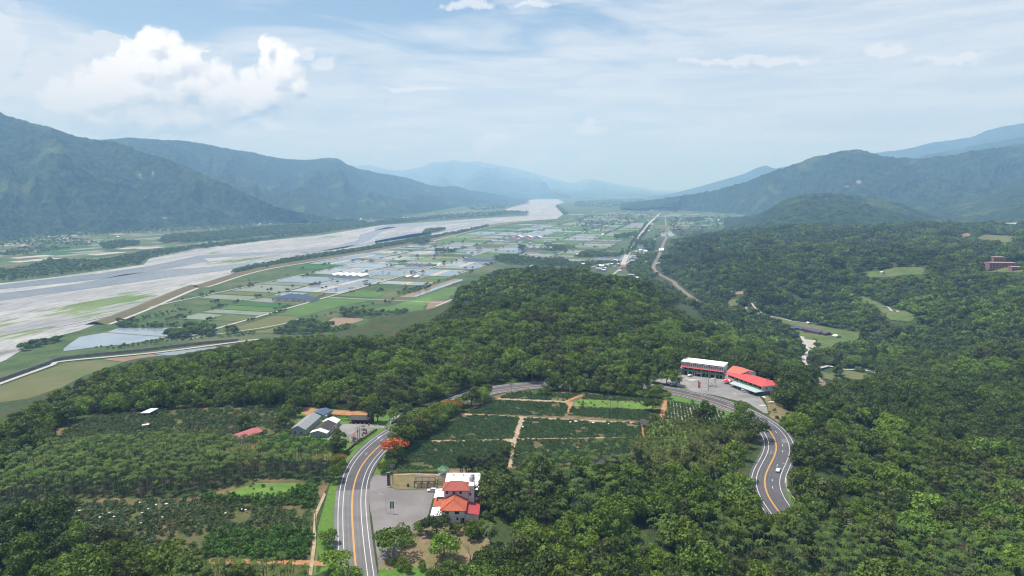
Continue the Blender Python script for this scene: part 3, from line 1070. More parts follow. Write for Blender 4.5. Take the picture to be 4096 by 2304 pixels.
for k, q in lb_mb.items():
    if q.v:
        tag(q.build('far_bank_fields', FM[k], plain), kind='stuff')
# farm roads
for (v, u0, u1, w) in ((0, -60, 5000, 6.5), (-262, -60, 1150, 5.0), (262, 300, 2400, 5.0), (522, 700, 3600, 5.0)):
    a, b = uv_xy(u0, v), uv_xy(u1, v)
    ribbon('farm_road', [tuple(a), tuple(b)], w, M_conc, 0.95, VZ)
for (u, v0, v1, w) in ((345, 2, 270, 4.0), (620, -262, 2, 4.0), (1080, -262, 262, 4.0), (1500, -200, 522, 4.5)):
    ribbon('farm_lane', [tuple(uv_xy(u, v0)), tuple(uv_xy(u, v1))], w, M_conc, 0.7, VZ)

# ------------------------------------------------------------------ odd-shaped pieces of the near plain
drape('fish_pond', [tuple(G('V1', *q, VZ)) for q in [(640, 1449), (700, 1400), (800, 1330), (1070, 1285), (1190, 1240), (1500, 1245), (1830, 1232), (1720, 1290), (1690, 1330), (1300, 1400), (900, 1440), (640, 1475)]], M_pond2, 0.5, 30, flat=VZ)
ribbon('pond_causeway', [tuple(G('V1', *q, VZ)) for q in [(1060, 1285), (1400, 1310), (1700, 1330)]], 2.2, FM['brown'], 0.9, VZ)
drape('olive_field', [tuple(G('q3', *q, VZ)) for q in [(-200, 610), (0, 497), (330, 380), (510, 362), (690, 385), (560, 470), (250, 600), (-200, 760)]], FM['meadow'], 0.5, 30, flat=VZ)
drape('tilled_field', [tuple(G('q3', *q, VZ)) for q in [(515, 360), (760, 335), (930, 350), (700, 385)]], FM['brown'], 0.55, 30, flat=VZ)
drape('flooded_field', [tuple(G('q3', *q, VZ)) for q in [(770, 333), (1000, 305), (1160, 290), (1150, 330), (940, 352)]], FM['paddy_silver'], 0.55, 30, flat=VZ)
ribbon('levee_road', [tuple(G('q3', *q, VZ)) for q in [(-150, 540), (0, 485), (250, 395), (330, 370), (800, 325), (1240, 268), (1300, 262)]], 6.5, M_conc, 1.0, VZ)
q = MB()
lv = spline([tuple(G('q3', *q_, VZ)) for q_ in [(-150, 525), (0, 470), (230, 388), (330, 358), (700, 320), (1000, 285), (1200, 268)]], 12)
ln_ = left_normals(lv)
for i in range(len(lv) - 1):
    for (o0, z0, o1, z1) in ((3, 0, 1.2, 4.0), (1.2, 4.0, -1.2, 4.0), (-1.2, 4.0, -3.0, 0)):
        a, b = lv[i], lv[i + 1]
        na_, nb_ = ln_[i], ln_[i + 1]
        q.add([(*(a + na_ * o0), VZ + z0), (*(a + na_ * o1), VZ + z1), (*(b + nb_ * o1), VZ + z1), (*(b + nb_ * o0), VZ + z0)], [(0, 1, 2, 3)])
tag(q.build('levee_wall', mat('dark_levee_stone', (0.075, 0.075, 0.07), (0.12, 0.115, 0.105), None, 0.2, 0.95, 0.1)), 'dark stone levee wall running along the white road', 'levee')
drape('brown_field', [tuple(G('V2', *q, VZ)) for q in [(1530, 1175), (1600, 1135), (1880, 1142), (1900, 1160), (1640, 1240), (1590, 1235)]], FM['brown'], 0.5, 30, flat=VZ)
for m_, pts in (('rice_green', [(1020, 1110), (1330, 990), (1600, 930), (2060, 950), (1700, 1010), (1290, 1120)]), ('meadow', [(600, 1238), (1000, 1112), (1262, 1125), (1160, 1185), (900, 1250), (680, 1264)]),
                ('rice_green', [(1640, 915), (1830, 862), (2150, 872), (2030, 935)]), ('meadow', [(2035, 935), (2155, 878), (2300, 858), (2220, 930)]), ('rice_green', [(1880, 1082), (2100, 1030), (2240, 1002), (2480, 1010), (2510, 1060), (2300, 1075)]),
                ('rice_deep', [(1500, 1330), (1650, 1250), (1880, 1180), (2300, 1085), (2500, 1075), (2330, 1110), (1890, 1245), (1700, 1330)]), ('bright', [(2250, 1000), (2400, 960), (2576, 925), (2576, 1010), (2480, 1005)]), ('meadow', [(700, 1290), (900, 1262), (1170, 1195), (1160, 1225), (980, 1290)])):
    drape('field_parcel', [tuple(G('V2', *q, VZ)) for q in pts], FM[m_], 0.42, 40, parent=plain, flat=VZ)
drape('weedy_field', [tuple(G('V2', *q, VZ)) for q in [(1880, 1330), (1900, 1240), (2350, 1110), (2576, 1050), (2576, 1130), (2300, 1200), (2050, 1300)]], FM['bright'], 0.4, 30, flat=VZ)
drape('striped_field', [tuple(G('q3', *q, VZ)) for q in [(2140, 108), (2170, 64), (2290, 64), (2310, 85), (2200, 112)]], FM['brown'], 0.5, 30, flat=VZ)
drape('green_field', [tuple(G('q3', *q, VZ)) for q in [(1990, 85), (2090, 50), (2290, -10), (2320, 20), (2280, 55), (2170, 62), (2130, 95), (2020, 110)]], FM['rice_green'], 0.4, 30, flat=VZ)
drape('canal', [tuple(G('V3', *q, VZ)) for q in [(340, 1035), (420, 1025), (640, 945), (890, 858), (870, 850), (620, 925), (400, 1010)]], M_pond2, 0.5, 30, flat=VZ)
drape('canal_bank', [tuple(G('V3', *q, VZ)) for q in [(240, 1030), (340, 1032), (400, 1008), (620, 922), (880, 848), (800, 845), (520, 935)]], FM['brown'], 0.45, 30, flat=VZ)
ribbon('field_track', [tuple(G('q3', *q, VZ)) for q in [(940, 262), (1050, 240), (1300, 205), (1440, 178), (1500, 160)]], 4.0, M_conc, 0.7, VZ)
# brown paddies beside the railway
for i in range(5):
    a0, a1 = i / 5, (i + 0.92) / 5
    L0, L1 = G('M', 160, 395, VZ), G('M', 440, 540, VZ)
    R0, R1 = G('M', 275, 345, VZ), G('M', 545, 535, VZ)
    lo = lambda a, b, t: a + (b - a) * t
    q = MB()
    q.slab([(*p, hz(*p) * 0 + VZ + 1.0) for p in (lo(L0, L1, a0), lo(L0, L1, a1), lo(R0, R1, a1), lo(R0, R1, a0))], 0.4)
    q.build('field_parcel', FM['paddy_mud'] if i % 2 else FM['brown'], plain)
for i, (c0, m_) in enumerate((([(1430, 820), (1520, 815), (1640, 845), (1630, 880), (1430, 885)], 'pale'), ([(1425, 895), (1540, 890), (1550, 925), (1420, 925)], 'paddy_silver'))):
    drape('field_parcel', [tuple(G('V4', *q, VZ)) for q in c0], FM[m_], 1.2, 40, parent=plain, flat=VZ)

# highway, railway, bridge
M_ballast = mat('railway_ballast', (0.185, 0.150, 0.120), (0.24, 0.20, 0.165), None, 0.15, 0.95, 0.1)
M_rail = mat('worn_steel_rail', (0.22, 0.19, 0.17), None, None, 1, 0.4, 0.5, 0.8)
ribbon('highway', [tuple(p) for p in hwy_l], 15.0, M_conc, 1.2, VZ, smooth_step=30)


def rail_strip(name, o, w, m, dz, parent=None):
    a, b = rs + rn * (o + w / 2), rs + rn * (o - w / 2)
    k = len(rs)
    V = np.concatenate([np.column_stack([a, rz_ + dz]), np.column_stack([b, rz_ + dz])])
    return link(name, mesh_np(name, V, [(i, k + i, k + i + 1, i + 1) for i in range(k - 1)], m), parent)


rw = tag(rail_strip('railway_track', 0, 11.0, M_ballast, 0), kind='structure')
for o in (-2.9, -1.5, 1.5, 2.9):
    rail_strip('rail', o, 0.35, M_rail, 0.18, rw)
# the far end of the railway in the gully behind the hotel
rp = [P3('M', *q) for q in [(1480, 1070), (1560, 1110), (1640, 1170)]]
ribbon('railway_cutting', [tuple(p[:2]) for p in rp], 9.0, M_ballast, 0.5, smooth_step=6)

# ------------------------------------------------------------------ mountain ranges
def forest_mat(name, a, b, c, sc):
    m = bpy.data.materials.new(name)
    m.use_nodes = True
    t = NT(m.node_tree)
    bs = m.node_tree.nodes['Principled BSDF']
    pos = t.n('ShaderNodeNewGeometry').outputs['Position']
    col = t.mix(t.ss(t.noise(pos, sc, 5, 0.65), 0.38, 0.62), a, b)
    col = t.mix(t.ss(t.noise(pos, sc * 0.12, 5, 0.6), 0.54, 0.70), col, c)
    at = t.n('ShaderNodeVertexColor', layer_name='bare').outputs[0]
    sp = t.n('ShaderNodeSeparateColor')
    t.put(sp.inputs[0], at)
    col = t.mix(t.ss(t.m('ADD', sp.outputs[0], t.m('MULTIPLY', t.m('SUBTRACT', t.noise(pos, sc * 0.6, 5, .65), .5), 1.4)), 0.5, 0.66), col, (0.25, 0.235, 0.20))
    t.put(bs.inputs['Base Color'], col)
    bs.inputs['Roughness'].default_value = 1.0
    bs.inputs['Specular IOR Level'].default_value = 0.05
    bn = t.n('ShaderNodeBump')
    bn.inputs['Strength'].default_value = 1.0
    bn.inputs['Distance'].default_value = 9.0
    t.put(bn.inputs['Height'], t.noise(pos, sc * 1.5, 3.0, .6))
    t.put(bs.inputs['Normal'], bn.outputs[0])
    MATS[name] = m
    return m


M_mtn = forest_mat('mountain_forest', (0.009, 0.018, 0.009), (0.040, 0.066, 0.024), (0.078, 0.108, 0.038), 0.030)
M_mtn_far = forest_mat('distant_forest', (0.014, 0.026, 0.014), (0.028, 0.045, 0.022), (0.040, 0.058, 0.030), 0.012)


def range_mesh(name, crest, foot, ns, nt, spur, spur_l, canopy, m, bulge=1.15, seed=0.0, bare=(), back=0.8, zf=None):
    """crest: (photo x, photo y, distance); foot: (photo x, photo y, height). A slope between them and one behind"""
    cp = []
    for (a, b, d) in crest:
        r_ = ray(*S('D', a, b))
        cp.append(np.array([r_[0] / r_[1] * d, d, CAMZ + r_[2] / r_[1] * d]))
    if isinstance(foot, float):               # foot out of sight: taken straight below, nearer by that share
        fp = [np.array([p_[0] * foot, p_[1] * foot, -60.0]) for p_ in (cp[0], cp[-1])]
        foot = (crest[0], crest[-1])
    else:
        fp = [np.array([*G('D', a, b, z), z - 2.0]) for (a, b, z) in foot]
    cpx = np.array([q[0] for q in crest], float)
    fpx = np.array([q[0] for q in foot], float)
    sx = np.linspace(0, 1, ns)
    cu = (cpx - cpx[0]) / (cpx[-1] - cpx[0])
    fu = (fpx - fpx[0]) / (fpx[-1] - fpx[0])
    C = np.stack([np.interp(sx, cu, [p[i] for p in cp]) for i in range(3)], -1)
    Fo = np.stack([np.interp(sx, fu, [p[i] for p in fp]) for i in range(3)], -1)
    t = np.linspace(0, 1, nt)
    tb = np.linspace(0, 1, max(6, nt // 4))[1:]
    T = np.concatenate([t, 1 + tb * back])
    P = np.empty((len(T), ns, 3))
    for i, tt in enumerate(T):
        if tt <= 1:
            P[i, :, :2] = Fo[:, :2] + (C[:, :2] - Fo[:, :2]) * tt
            P[i, :, 2] = Fo[:, 2] + (C[:, 2] - Fo[:, 2]) * (0.45 * tt + 0.55 * tt ** (bulge + 0.55))
        else:
            k = tt - 1
            P[i, :, :2] = C[:, :2] + (C[:, :2] - Fo[:, :2]) * k
            P[i, :, 2] = C[:, 2] - (C[:, 2] - Fo[:, 2]) * 0.9 * k
    Tm = np.minimum(T, 2 - T).clip(0, 1)[:, None]
    env = (np.sin(np.pi * np.clip(Tm, 0, 1)) ** 0.8)
    ht = np.maximum(C[:, 2] - Fo[:, 2], 30)[None] / 400.0
    x, y = P[..., 0] + seed, P[..., 1] + seed * 1.7
    # spurs run down the slope: stretched along the fall line
    al = sx[None] * np.linalg.norm(C[-1, :2] - C[0, :2]) / spur_l + 0 * T[:, None]
    n = ridged(al + 0.35 * fbm(x / spur_l / 1.5, y / spur_l / 1.5, 3) * 3 + seed, T[:, None] * 1.6 + 0 * al + seed, 3, 0.48)
    n2 = fbm(x / (spur_l * 0.55), y / (spur_l * 0.55), 5, 0.55)
    P[..., 2] += env * np.minimum(ht, 1.5) * spur * ((n - 0.62) * 1.5 + (n2 - 0.5) * 1.0)
    P[..., 2] += canopy * (fbm(x / 34.0, y / 34.0, 3, 0.7) - 0.5) * 2 * smooth(0.0, 0.05, Tm)
    idx = np.arange(P.shape[0] * ns).reshape(P.shape[0], ns)
    Q = np.stack([idx[:-1, :-1], idx[:-1, 1:], idx[1:, 1:], idx[1:, :-1]], -1).reshape(-1, 4)
    me = mesh_np(name, P.reshape(-1, 3), Q, m, False)
    at = me.color_attributes.new('bare', 'FLOAT_COLOR', 'POINT')
    g = np.zeros(P.shape[:2])
    for (a, b, ra, rb, amt) in bare:
        # nearest vertex on the front slope to that sight line
        r_ = ray(*S('D', a, b))
        px_ = P[:nt, :, 0] / P[:nt, :, 1] - r_[0] / r_[1]
        pz_ = (P[:nt, :, 2] - CAMZ) / P[:nt, :, 1] - r_[2] / r_[1]
        kx, kz = 1773.0 / ra, 1773.0 / rb
        g[:nt] = np.maximum(g[:nt], amt * np.exp(-((px_ * kx) ** 2 + (pz_ * kz) ** 2)))
    g = g.ravel()
    at.data.foreach_set('color', np.stack([g, g, g, np.ones_like(g)], -1).astype(np.float32).ravel())
    o = link(name, me)
    return tag(o, kind='structure')


range_mesh('far_mountains', [(820, 470, 34000), (880, 418, 33000), (930, 414, 33000), (960, 424, 33000), (1010, 431, 33000), (1060, 420, 33000), (1090, 407, 33000), (1112, 410, 33000), (1140, 401, 33000), (1165, 409, 33000), (1200, 405, 33000), (1240, 414, 33000), (1300, 424, 33000), (1360, 440, 33000), (1420, 457, 33000), (1500, 480, 33000), (1600, 492, 33000)],
           [(820, 500, VZ), (1600, 500, VZ)], 360, 60, 300, 1500, 14, M_mtn_far, seed=3.3)
range_mesh('far_mountains', [(1350, 492, 38000), (1420, 468, 38000), (1470, 450, 38000), (1500, 452, 38000), (1540, 460, 38000), (1600, 470, 38000), (1640, 478, 38000), (1700, 487, 38000), (1800, 494, 38000)],
           [(1350, 494, VZ), (1800, 494, VZ)], 220, 40, 250, 1500, 14, M_mtn_far, seed=8.1)
range_mesh('left_range_far', [(250, 352, 7000), (330, 347, 7000), (380, 350, 7000), (480, 355, 7300), (560, 372, 7600), (640, 384, 7900), (690, 396, 8000), (720, 401, 8200), (780, 403, 8500), (820, 397, 8600), (852, 400, 8700), (872, 413, 8900), (905, 425, 9100), (960, 436, 9500), (1030, 449, 10000), (1080, 466, 10600), (1110, 470, 10900), (1145, 468, 11000), (1180, 478, 11400), (1240, 488, 12000), (1290, 496, 12800), (1350, 501, 13600)],
           [(250, 566, VZ), (560, 560, VZ), (760, 553, VZ), (1040, 540, VZ), (1180, 517, VZ), (1290, 505, VZ), (1350, 502, VZ)], 600, 180, 150, 760, 13, M_mtn, 1.0, 1.0, [(860, 425, 14, 8, .5)])
range_mesh('left_range_near', [(-420, 190, 5200), (-200, 235, 5100), (0, 285, 5000), (60, 303, 5000), (130, 322, 4950), (190, 342, 4900), (240, 350, 4850), (300, 360, 4800), (360, 382, 4700), (420, 400, 4650), (480, 424, 4600), (540, 450, 4550), (600, 478, 4500), (660, 505, 4480), (720, 527, 4470), (780, 540, 4460), (840, 548, 4500), (900, 552, 4600)],
           [(-420, 615, VZ), (0, 604, VZ), (150, 597, VZ), (300, 583, VZ), (450, 572, VZ), (600, 566, VZ), (760, 561, VZ), (900, 557, VZ)], 600, 240, 150, 520, 13, M_mtn, 1.25, 5.0,
           [(352, 443, 16, 14, .66), (385, 437, 7, 9, .6), (60, 548, 40, 5, .45), (180, 590, 60, 6, .5), (420, 548, 50, 5, .4), (640, 560, 60, 4, .35), (300, 575, 50, 5, .4)])
range_mesh('left_knoll', [(700, 560, 6000), (780, 548, 6100), (850, 531, 6200), (900, 520, 6300), (960, 517, 6300), (1005, 527, 6400), (1040, 545, 6500), (1060, 550, 6500)],
           [(700, 565, VZ), (850, 555, VZ), (1000, 551, VZ), (1060, 548, VZ)], 160, 60, 40, 300, 7, M_mtn, 0.8, 9.0, back=1.0)
range_mesh('right_range_farthest', [(2130, 400, 14000), (2200, 385, 13500), (2280, 375, 13000), (2340, 360, 12800), (2440, 346, 12500), (2480, 330, 12300), (2520, 318, 12200), (2600, 306, 12000), (2800, 270, 12000)],
           0.72, 220, 60, 160, 900, 12, M_mtn_far, 1.0, 12.0)
range_mesh('right_range_far', [(1600, 498, 17000), (1690, 487, 16000), (1750, 472, 15500), (1820, 452, 15000), (1870, 438, 14500), (1905, 422, 14200), (1925, 416, 14000), (1950, 424, 13800), (2000, 415, 13500), (2060, 396, 13000), (2090, 386, 12800), (2130, 388, 12500), (2250, 420, 12000)],
           [(1600, 500, VZ), (2250, 500, VZ)], 260, 60, 160, 900, 12, M_mtn_far, 1.0, 14.0)
range_mesh('right_range_mid', [(2200, 410, 9500), (2280, 400, 9500), (2350, 386, 9400), (2450, 366, 9200), (2576, 344, 9000), (2800, 300, 9000)],
           0.75, 220, 60, 140, 700, 10, M_mtn, 1.0, 15.0)
range_mesh('right_range_near', [(1560, 512, 7600), (1620, 506, 7300), (1700, 494, 7000), (1800, 478, 6700), (1860, 462, 6500), (1920, 440, 6300), (1990, 415, 6100), (2050, 394, 6000), (2100, 384, 5900), (2140, 377, 5850), (2165, 378, 5850), (2200, 387, 5850), (2260, 398, 5850), (2320, 399, 5850), (2400, 390, 5850), (2480, 375, 5850), (2576, 362, 5850), (2800, 330, 5900)],
           [(1560, 518, VZ), (1620, 521, VZ), (1750, 532, VZ), (1900, 543, VZ), (2050, 548, VZ), (2200, 553, -80), (2400, 556, -70), (2800, 560, -60)], 560, 200, 180, 560, 14, M_mtn, 1.1, 17.0,
           [(2160, 458, 9, 5, 1.0), (1905, 432, 8, 3, .7), (2130, 468, 14, 4, .6), (2000, 470, 14, 4, .4), (1880, 485, 12, 4, .4)])
range_mesh('right_spur', [(2250, 560, 4700), (2350, 528, 4600), (2420, 505, 4500), (2500, 478, 4450), (2576, 450, 4400), (2800, 380, 4400)],
           [(2250, 566, -50), (2800, 575, -40)], 260, 90, 70, 420, 7, M_mtn, 0.9, 21.0)
range_mesh('right_spur', [(2420, 562, 3700), (2480, 545, 3650), (2520, 533, 3620), (2576, 508, 3600), (2800, 440, 3600)],
           [(2420, 570, -30), (2800, 580, -20)], 200, 70, 40, 300, 6, M_mtn, 0.9, 24.0)
range_mesh('right_knoll', [(1820, 575, 3900), (1870, 560, 3850), (1920, 533, 3800), (1975, 502, 3700), (2030, 488, 3650), (2080, 486, 3650), (2130, 491, 3650), (2200, 497, 3700), (2270, 514, 3750), (2330, 540, 3800), (2400, 562, 3850), (2450, 570, 3900)],
           [(1820, 583, -60), (2000, 585, -30), (2200, 582, -25), (2450, 578, -20)], 320, 120, 46, 320, 10, M_mtn, 0.75, 27.0, back=1.0)

# ------------------------------------------------------------------ air
hz_m = bpy.data.materials.new('valley_haze')
hz_m.use_nodes = True
ht_ = hz_m.node_tree
ht_.nodes.clear()
ho = ht_.nodes.new('ShaderNodeOutputMaterial')
hv = ht_.nodes.new('ShaderNodeVolumePrincipled')
hv.inputs['Color'].default_value = (0.32, 0.59, 1.0, 1.0)
hv.inputs['Absorption Color'].default_value = (0.60, 0.61, 1.0, 1.0)

hv.inputs['Density'].default_value = 1.10e-4
hv.inputs['Anisotropy'].default_value = 0.0
ht_.links.new(hv.outputs[0], ho.inputs['Volume'])
q = MB()
q.box(-44000, 44000, -9500, 45000, VZ - 12.0, 1550)
hzo = q.build('haze', hz_m)
tag(hzo, kind='stuff')
# ================================================================== VEGETATION
def leaf_mat(name, a, b, c=None, trans=0.22, rand=0.40, big=True):
    m = bpy.data.materials.new(name)
    m.use_nodes = True
    t = NT(m.node_tree)
    nd = m.node_tree.nodes
    bs = nd['Principled BSDF']
    oi = t.n('ShaderNodeObjectInfo')
    col = t.mix(oi.outputs['Random'], a, b)
    if big:                                    # stands of one kind share a tint
        col = t.mix(t.m('MULTIPLY', t.ss(t.noise(oi.outputs['Location'], 0.013, 3.0), 0.40, 0.66), 0.8), col, c or b)
    ge = t.n('ShaderNodeNewGeometry')
    n = t.noise(ge.outputs['Position'], 0.9, 2.0)
    hs = t.n('ShaderNodeHueSaturation')
    v = t.m('ADD', 1.0 - rand, t.m('MULTIPLY', t.m('FRACT', t.m('MULTIPLY', oi.outputs['Random'], 7.31)), rand * 1.3))
    t.put(hs.inputs['Value'], t.m('MULTIPLY', v, t.m('ADD', 0.72, t.m('MULTIPLY', n, 0.56))))
    t.put(hs.inputs['Color'], col)
    t.put(bs.inputs['Base Color'], hs.outputs[0])
    bs.inputs['Roughness'].default_value = 0.55
    bs.inputs['Specular IOR Level'].default_value = 0.22
    if trans:
        tr = nd.new('ShaderNodeBsdfTranslucent')
        t.put(tr.inputs[0], t.mix(1.0, hs.outputs[0], (1.25, 1.35, 0.6), 'MULTIPLY'))
        mx = nd.new('ShaderNodeMixShader')
        mx.inputs[0].default_value = trans
        m.node_tree.links.new(bs.outputs[0], mx.inputs[1])
        m.node_tree.links.new(tr.outputs[0], mx.inputs[2])
        m.node_tree.links.new(mx.outputs[0], nd['Material Output'].inputs[0])
    MATS[name] = m
    return m


L_dark = leaf_mat('dark_foliage', (0.065, 0.107, 0.017), (0.104, 0.156, 0.023), (0.076, 0.098, 0.021))
L_mid = leaf_mat('green_foliage', (0.111, 0.185, 0.018), (0.166, 0.248, 0.025), (0.119, 0.154, 0.021))
L_light = leaf_mat('light_foliage', (0.125, 0.217, 0.024), (0.169, 0.256, 0.031), (0.117, 0.171, 0.029))
L_olive = leaf_mat('olive_foliage', (0.091, 0.128, 0.026), (0.119, 0.145, 0.036), (0.095, 0.103, 0.034))
L_bamboo = leaf_mat('bamboo_foliage', (0.136, 0.175, 0.038), (0.176, 0.204, 0.049), (0.115, 0.161, 0.030), big=False)
L_palm = leaf_mat('palm_fronds', (0.059, 0.124, 0.012), (0.105, 0.167, 0.018), (0.077, 0.119, 0.016))
L_coco = leaf_mat('coconut_fronds', (0.085, 0.130, 0.032), (0.110, 0.140, 0.045), big=False)
L_fan = leaf_mat('fan_palm_fronds', (0.046, 0.075, 0.026), (0.068, 0.095, 0.038), big=False)
L_tea = leaf_mat('tea_leaves', (0.055, 0.124, 0.043), (0.085, 0.164, 0.056), (0.067, 0.131, 0.037), trans=0.1)
L_orch = leaf_mat('orchard_leaves', (0.085, 0.142, 0.056), (0.121, 0.175, 0.069), (0.091, 0.130, 0.044), trans=0.12)
L_citrus = leaf_mat('citrus_leaves', (0.062, 0.163, 0.018), (0.093, 0.208, 0.024), (0.076, 0.148, 0.023), trans=0.15)
L_orange = leaf_mat('orange_blossom', (0.56, 0.115, 0.022), (0.50, 0.145, 0.035), trans=0.12, rand=0.2, big=False)
M_bark = mat('grey_brown_bark', (0.13, 0.10, 0.075), (0.20, 0.165, 0.13), None, 1.4, 0.95, 0.1, space='object')
M_palmbark = mat('pale_palm_trunk', (0.24, 0.225, 0.19), (0.16, 0.15, 0.12), None, 1.4, 0.95, 0.1, space='object')
M_deadwood = mat('bleached_dead_wood', (0.22, 0.19, 0.165), (0.30, 0.27, 0.24), None, 2.0, 0.95, 0.1, space='object')


def leaf_quads(C, N, size, rng, asp=0.7):
    """one leaf-sized quad per centre, facing roughly along N"""
    n = len(C)
    N = N + rng.normal(0, 0.45, (n, 3))
    N /= np.linalg.norm(N, axis=1)[:, None] + 1e-9
    A = np.cross(N, rng.normal(0, 1, (n, 3)))
    A /= np.linalg.norm(A, axis=1)[:, None] + 1e-9
    B = np.cross(N, A)
    s = size * rng.uniform(0.65, 1.35, (n, 1))
    a, b = A * s, B * s * asp
    V = np.stack([C - a * .9, C - b + a * .15, C + a, C + b + a * .1], 1).reshape(-1, 3)
    return V, np.arange(4 * n).reshape(n, 4)


def crown(name, rx, h, base, lobes, per, leaf, m, seed, flat=0.0, top=1.0, m2=None, share2=0.0, lob=(0.34, 0.52)):
    """an uneven crown: leaf clumps set over a dome, each clump a shell of leaves"""
    rng = np.random.default_rng(seed)
    C, Nn = [], []
    for i in range(lobes):
        a = rng.uniform(0, 2 * math.pi)
        u = rng.uniform(0.0, 1.0) ** 0.75
        el = math.acos(1 - u * 1.12)
        k = rng.uniform(0.55, 0.88)
        c = np.array([math.cos(a) * math.sin(el) * rx * k, math.sin(a) * math.sin(el) * rx * k, math.cos(el) * h * k * top])
        if flat:
            c[2] = h * (0.75 - flat * (np.hypot(c[0], c[1]) / rx) ** 2) + rng.normal(0, h * 0.08)
        lr = rx * rng.uniform(*lob)
        n = int(per * rng.uniform(0.7, 1.3))
        d = rng.normal(0, 1, (n, 3))
        d[:, 2] = np.abs(d[:, 2]) * 1.0 - 0.28
        d /= np.linalg.norm(d, axis=1)[:, None]
        r = lr * rng.uniform(0.72, 1.08, (n, 1))
        q = d * r
        q[:, 2] *= 0.72 if not flat else 0.35
        C.append(c + q)
        Nn.append(d)
    C = np.concatenate(C)
    Nn = np.concatenate(Nn)
    C[:, 2] += base
    C[:, 2] = np.maximum(C[:, 2], base * 0.35 + rng.uniform(0, 0.6, len(C)))
    V, F = leaf_quads(C, Nn, leaf, rng)
    me = mesh_np(name, V, F, m)
    if m2 is not None:
        me.materials.append(m2)
        hi = (Nn[:, 2] > (-.7 if share2 > .8 else .05)) & (rng.random(len(C)) < share2)
        me.polygons.foreach_set('material_index', hi.astype(np.int32))
    return me


def trunk_mesh(name, h, r, spread, m, seed, limbs=4):
    rng = random.Random(seed)
    q = MB()
    q.tube([(0, 0, -0.8), (rng.uniform(-.1, .1), rng.uniform(-.1, .1), h * .45), (rng.uniform(-.3, .3), rng.uniform(-.3, .3), h)], [r * 1.25, r * .9, r * .4], 7)
    for i in range(limbs):
        a = 2 * math.pi * i / limbs + rng.uniform(-.5, .5)
        z0 = h * rng.uniform(.4, .7)
        q.tube([(0, 0, z0), (math.cos(a) * spread * .5, math.sin(a) * spread * .5, z0 + h * .25), (math.cos(a) * spread, math.sin(a) * spread, z0 + h * .5)], [r * .55, r * .35, r * .12], 5)
    return q.mesh(name, m)


def join_proto(name, parts, coll):
    """crown and trunk as one prototype for the masses of trees"""
    Vs, Fs, mi, ms = [], [], [], []
    o = 0
    for me in parts:
        n = len(me.vertices)
        v = np.empty(n * 3, np.float32)
        me.vertices.foreach_get('co', v)
        Vs.append(v.reshape(-1, 3))
        base = len(ms)
        ms += list(me.materials)
        for p in me.polygons:
            Fs.append([i + o for i in p.vertices])
            mi.append(base + p.material_index)
        o += n
    me = bpy.data.meshes.new(name)
    me.from_pydata(np.concatenate(Vs).tolist(), [], Fs)
    for m in ms:
        me.materials.append(m)
    me.polygons.foreach_set('material_index', np.array(mi, np.int32))
    ob = bpy.data.objects.new(name, me)
    coll.objects.link(ob)
    return ob


def scatter(name, pts, rot, scl, idx, coll, tilt=None):
    """one object whose nodes set prototypes on its points"""
    n = len(pts)
    me = bpy.data.meshes.new(name)
    me.vertices.add(n)
    me.vertices.foreach_set('co', np.asarray(pts, np.float32).ravel())
    r3 = np.zeros((n, 3), np.float32)
    r3[:, 2] = rot
    if tilt is not None:
        r3[:, :2] = tilt
    for nm, ty, dat in (('rot', 'FLOAT_VECTOR', r3), ('scl', 'FLOAT_VECTOR', scl), ('idx', 'INT', idx)):
        a = me.attributes.new(nm, ty, 'POINT')
        a.data.foreach_set('value' if ty == 'INT' else 'vector', np.ascontiguousarray(dat, np.int32 if ty == 'INT' else np.float32).ravel())
    o = link(name, me)
    g = bpy.data.node_groups.new(name, 'GeometryNodeTree')
    g.interface.new_socket('Geometry', in_out='INPUT', socket_type='NodeSocketGeometry')
    g.interface.new_socket('Geometry', in_out='OUTPUT', socket_type='NodeSocketGeometry')
    N = g.nodes
    gi, go = N.new('NodeGroupInput'), N.new('NodeGroupOutput')
    ci = N.new('GeometryNodeCollectionInfo')
    ci.inputs['Collection'].default_value = coll
    ci.inputs['Separate Children'].default_value = True
    ci.inputs['Reset Children'].default_value = True
    ip = N.new('GeometryNodeInstanceOnPoints')
    ip.inputs['Pick Instance'].default_value = True
    g.links.new(gi.outputs[0], ip.inputs['Points'])
    g.links.new(ci.outputs[0], ip.inputs['Instance'])
    for nm, ty, sk in (('rot', 'FLOAT_VECTOR', 'Rotation'), ('scl', 'FLOAT_VECTOR', 'Scale'), ('idx', 'INT', 'Instance Index')):
        na = N.new('GeometryNodeInputNamedAttribute')
        na.data_type = ty
        na.inputs['Name'].default_value = nm
        g.links.new([s_ for s_ in na.outputs if s_.enabled][0], ip.inputs[sk])
    g.links.new(ip.outputs[0], go.inputs[0])
    md = o.modifiers.new('scatter', 'NODES')
    md.node_group = g
    return tag(o, kind='stuff')


# ------------------------------------------------------------------ kinds of tree
def proto_set(cname, metas):
    c = bpy.data.collections.new(cname)
    for i, parts in enumerate(metas):
        join_proto('%s_%s' % (cname, 'abcdefghijklmnop'[i]), parts, c)
    return c


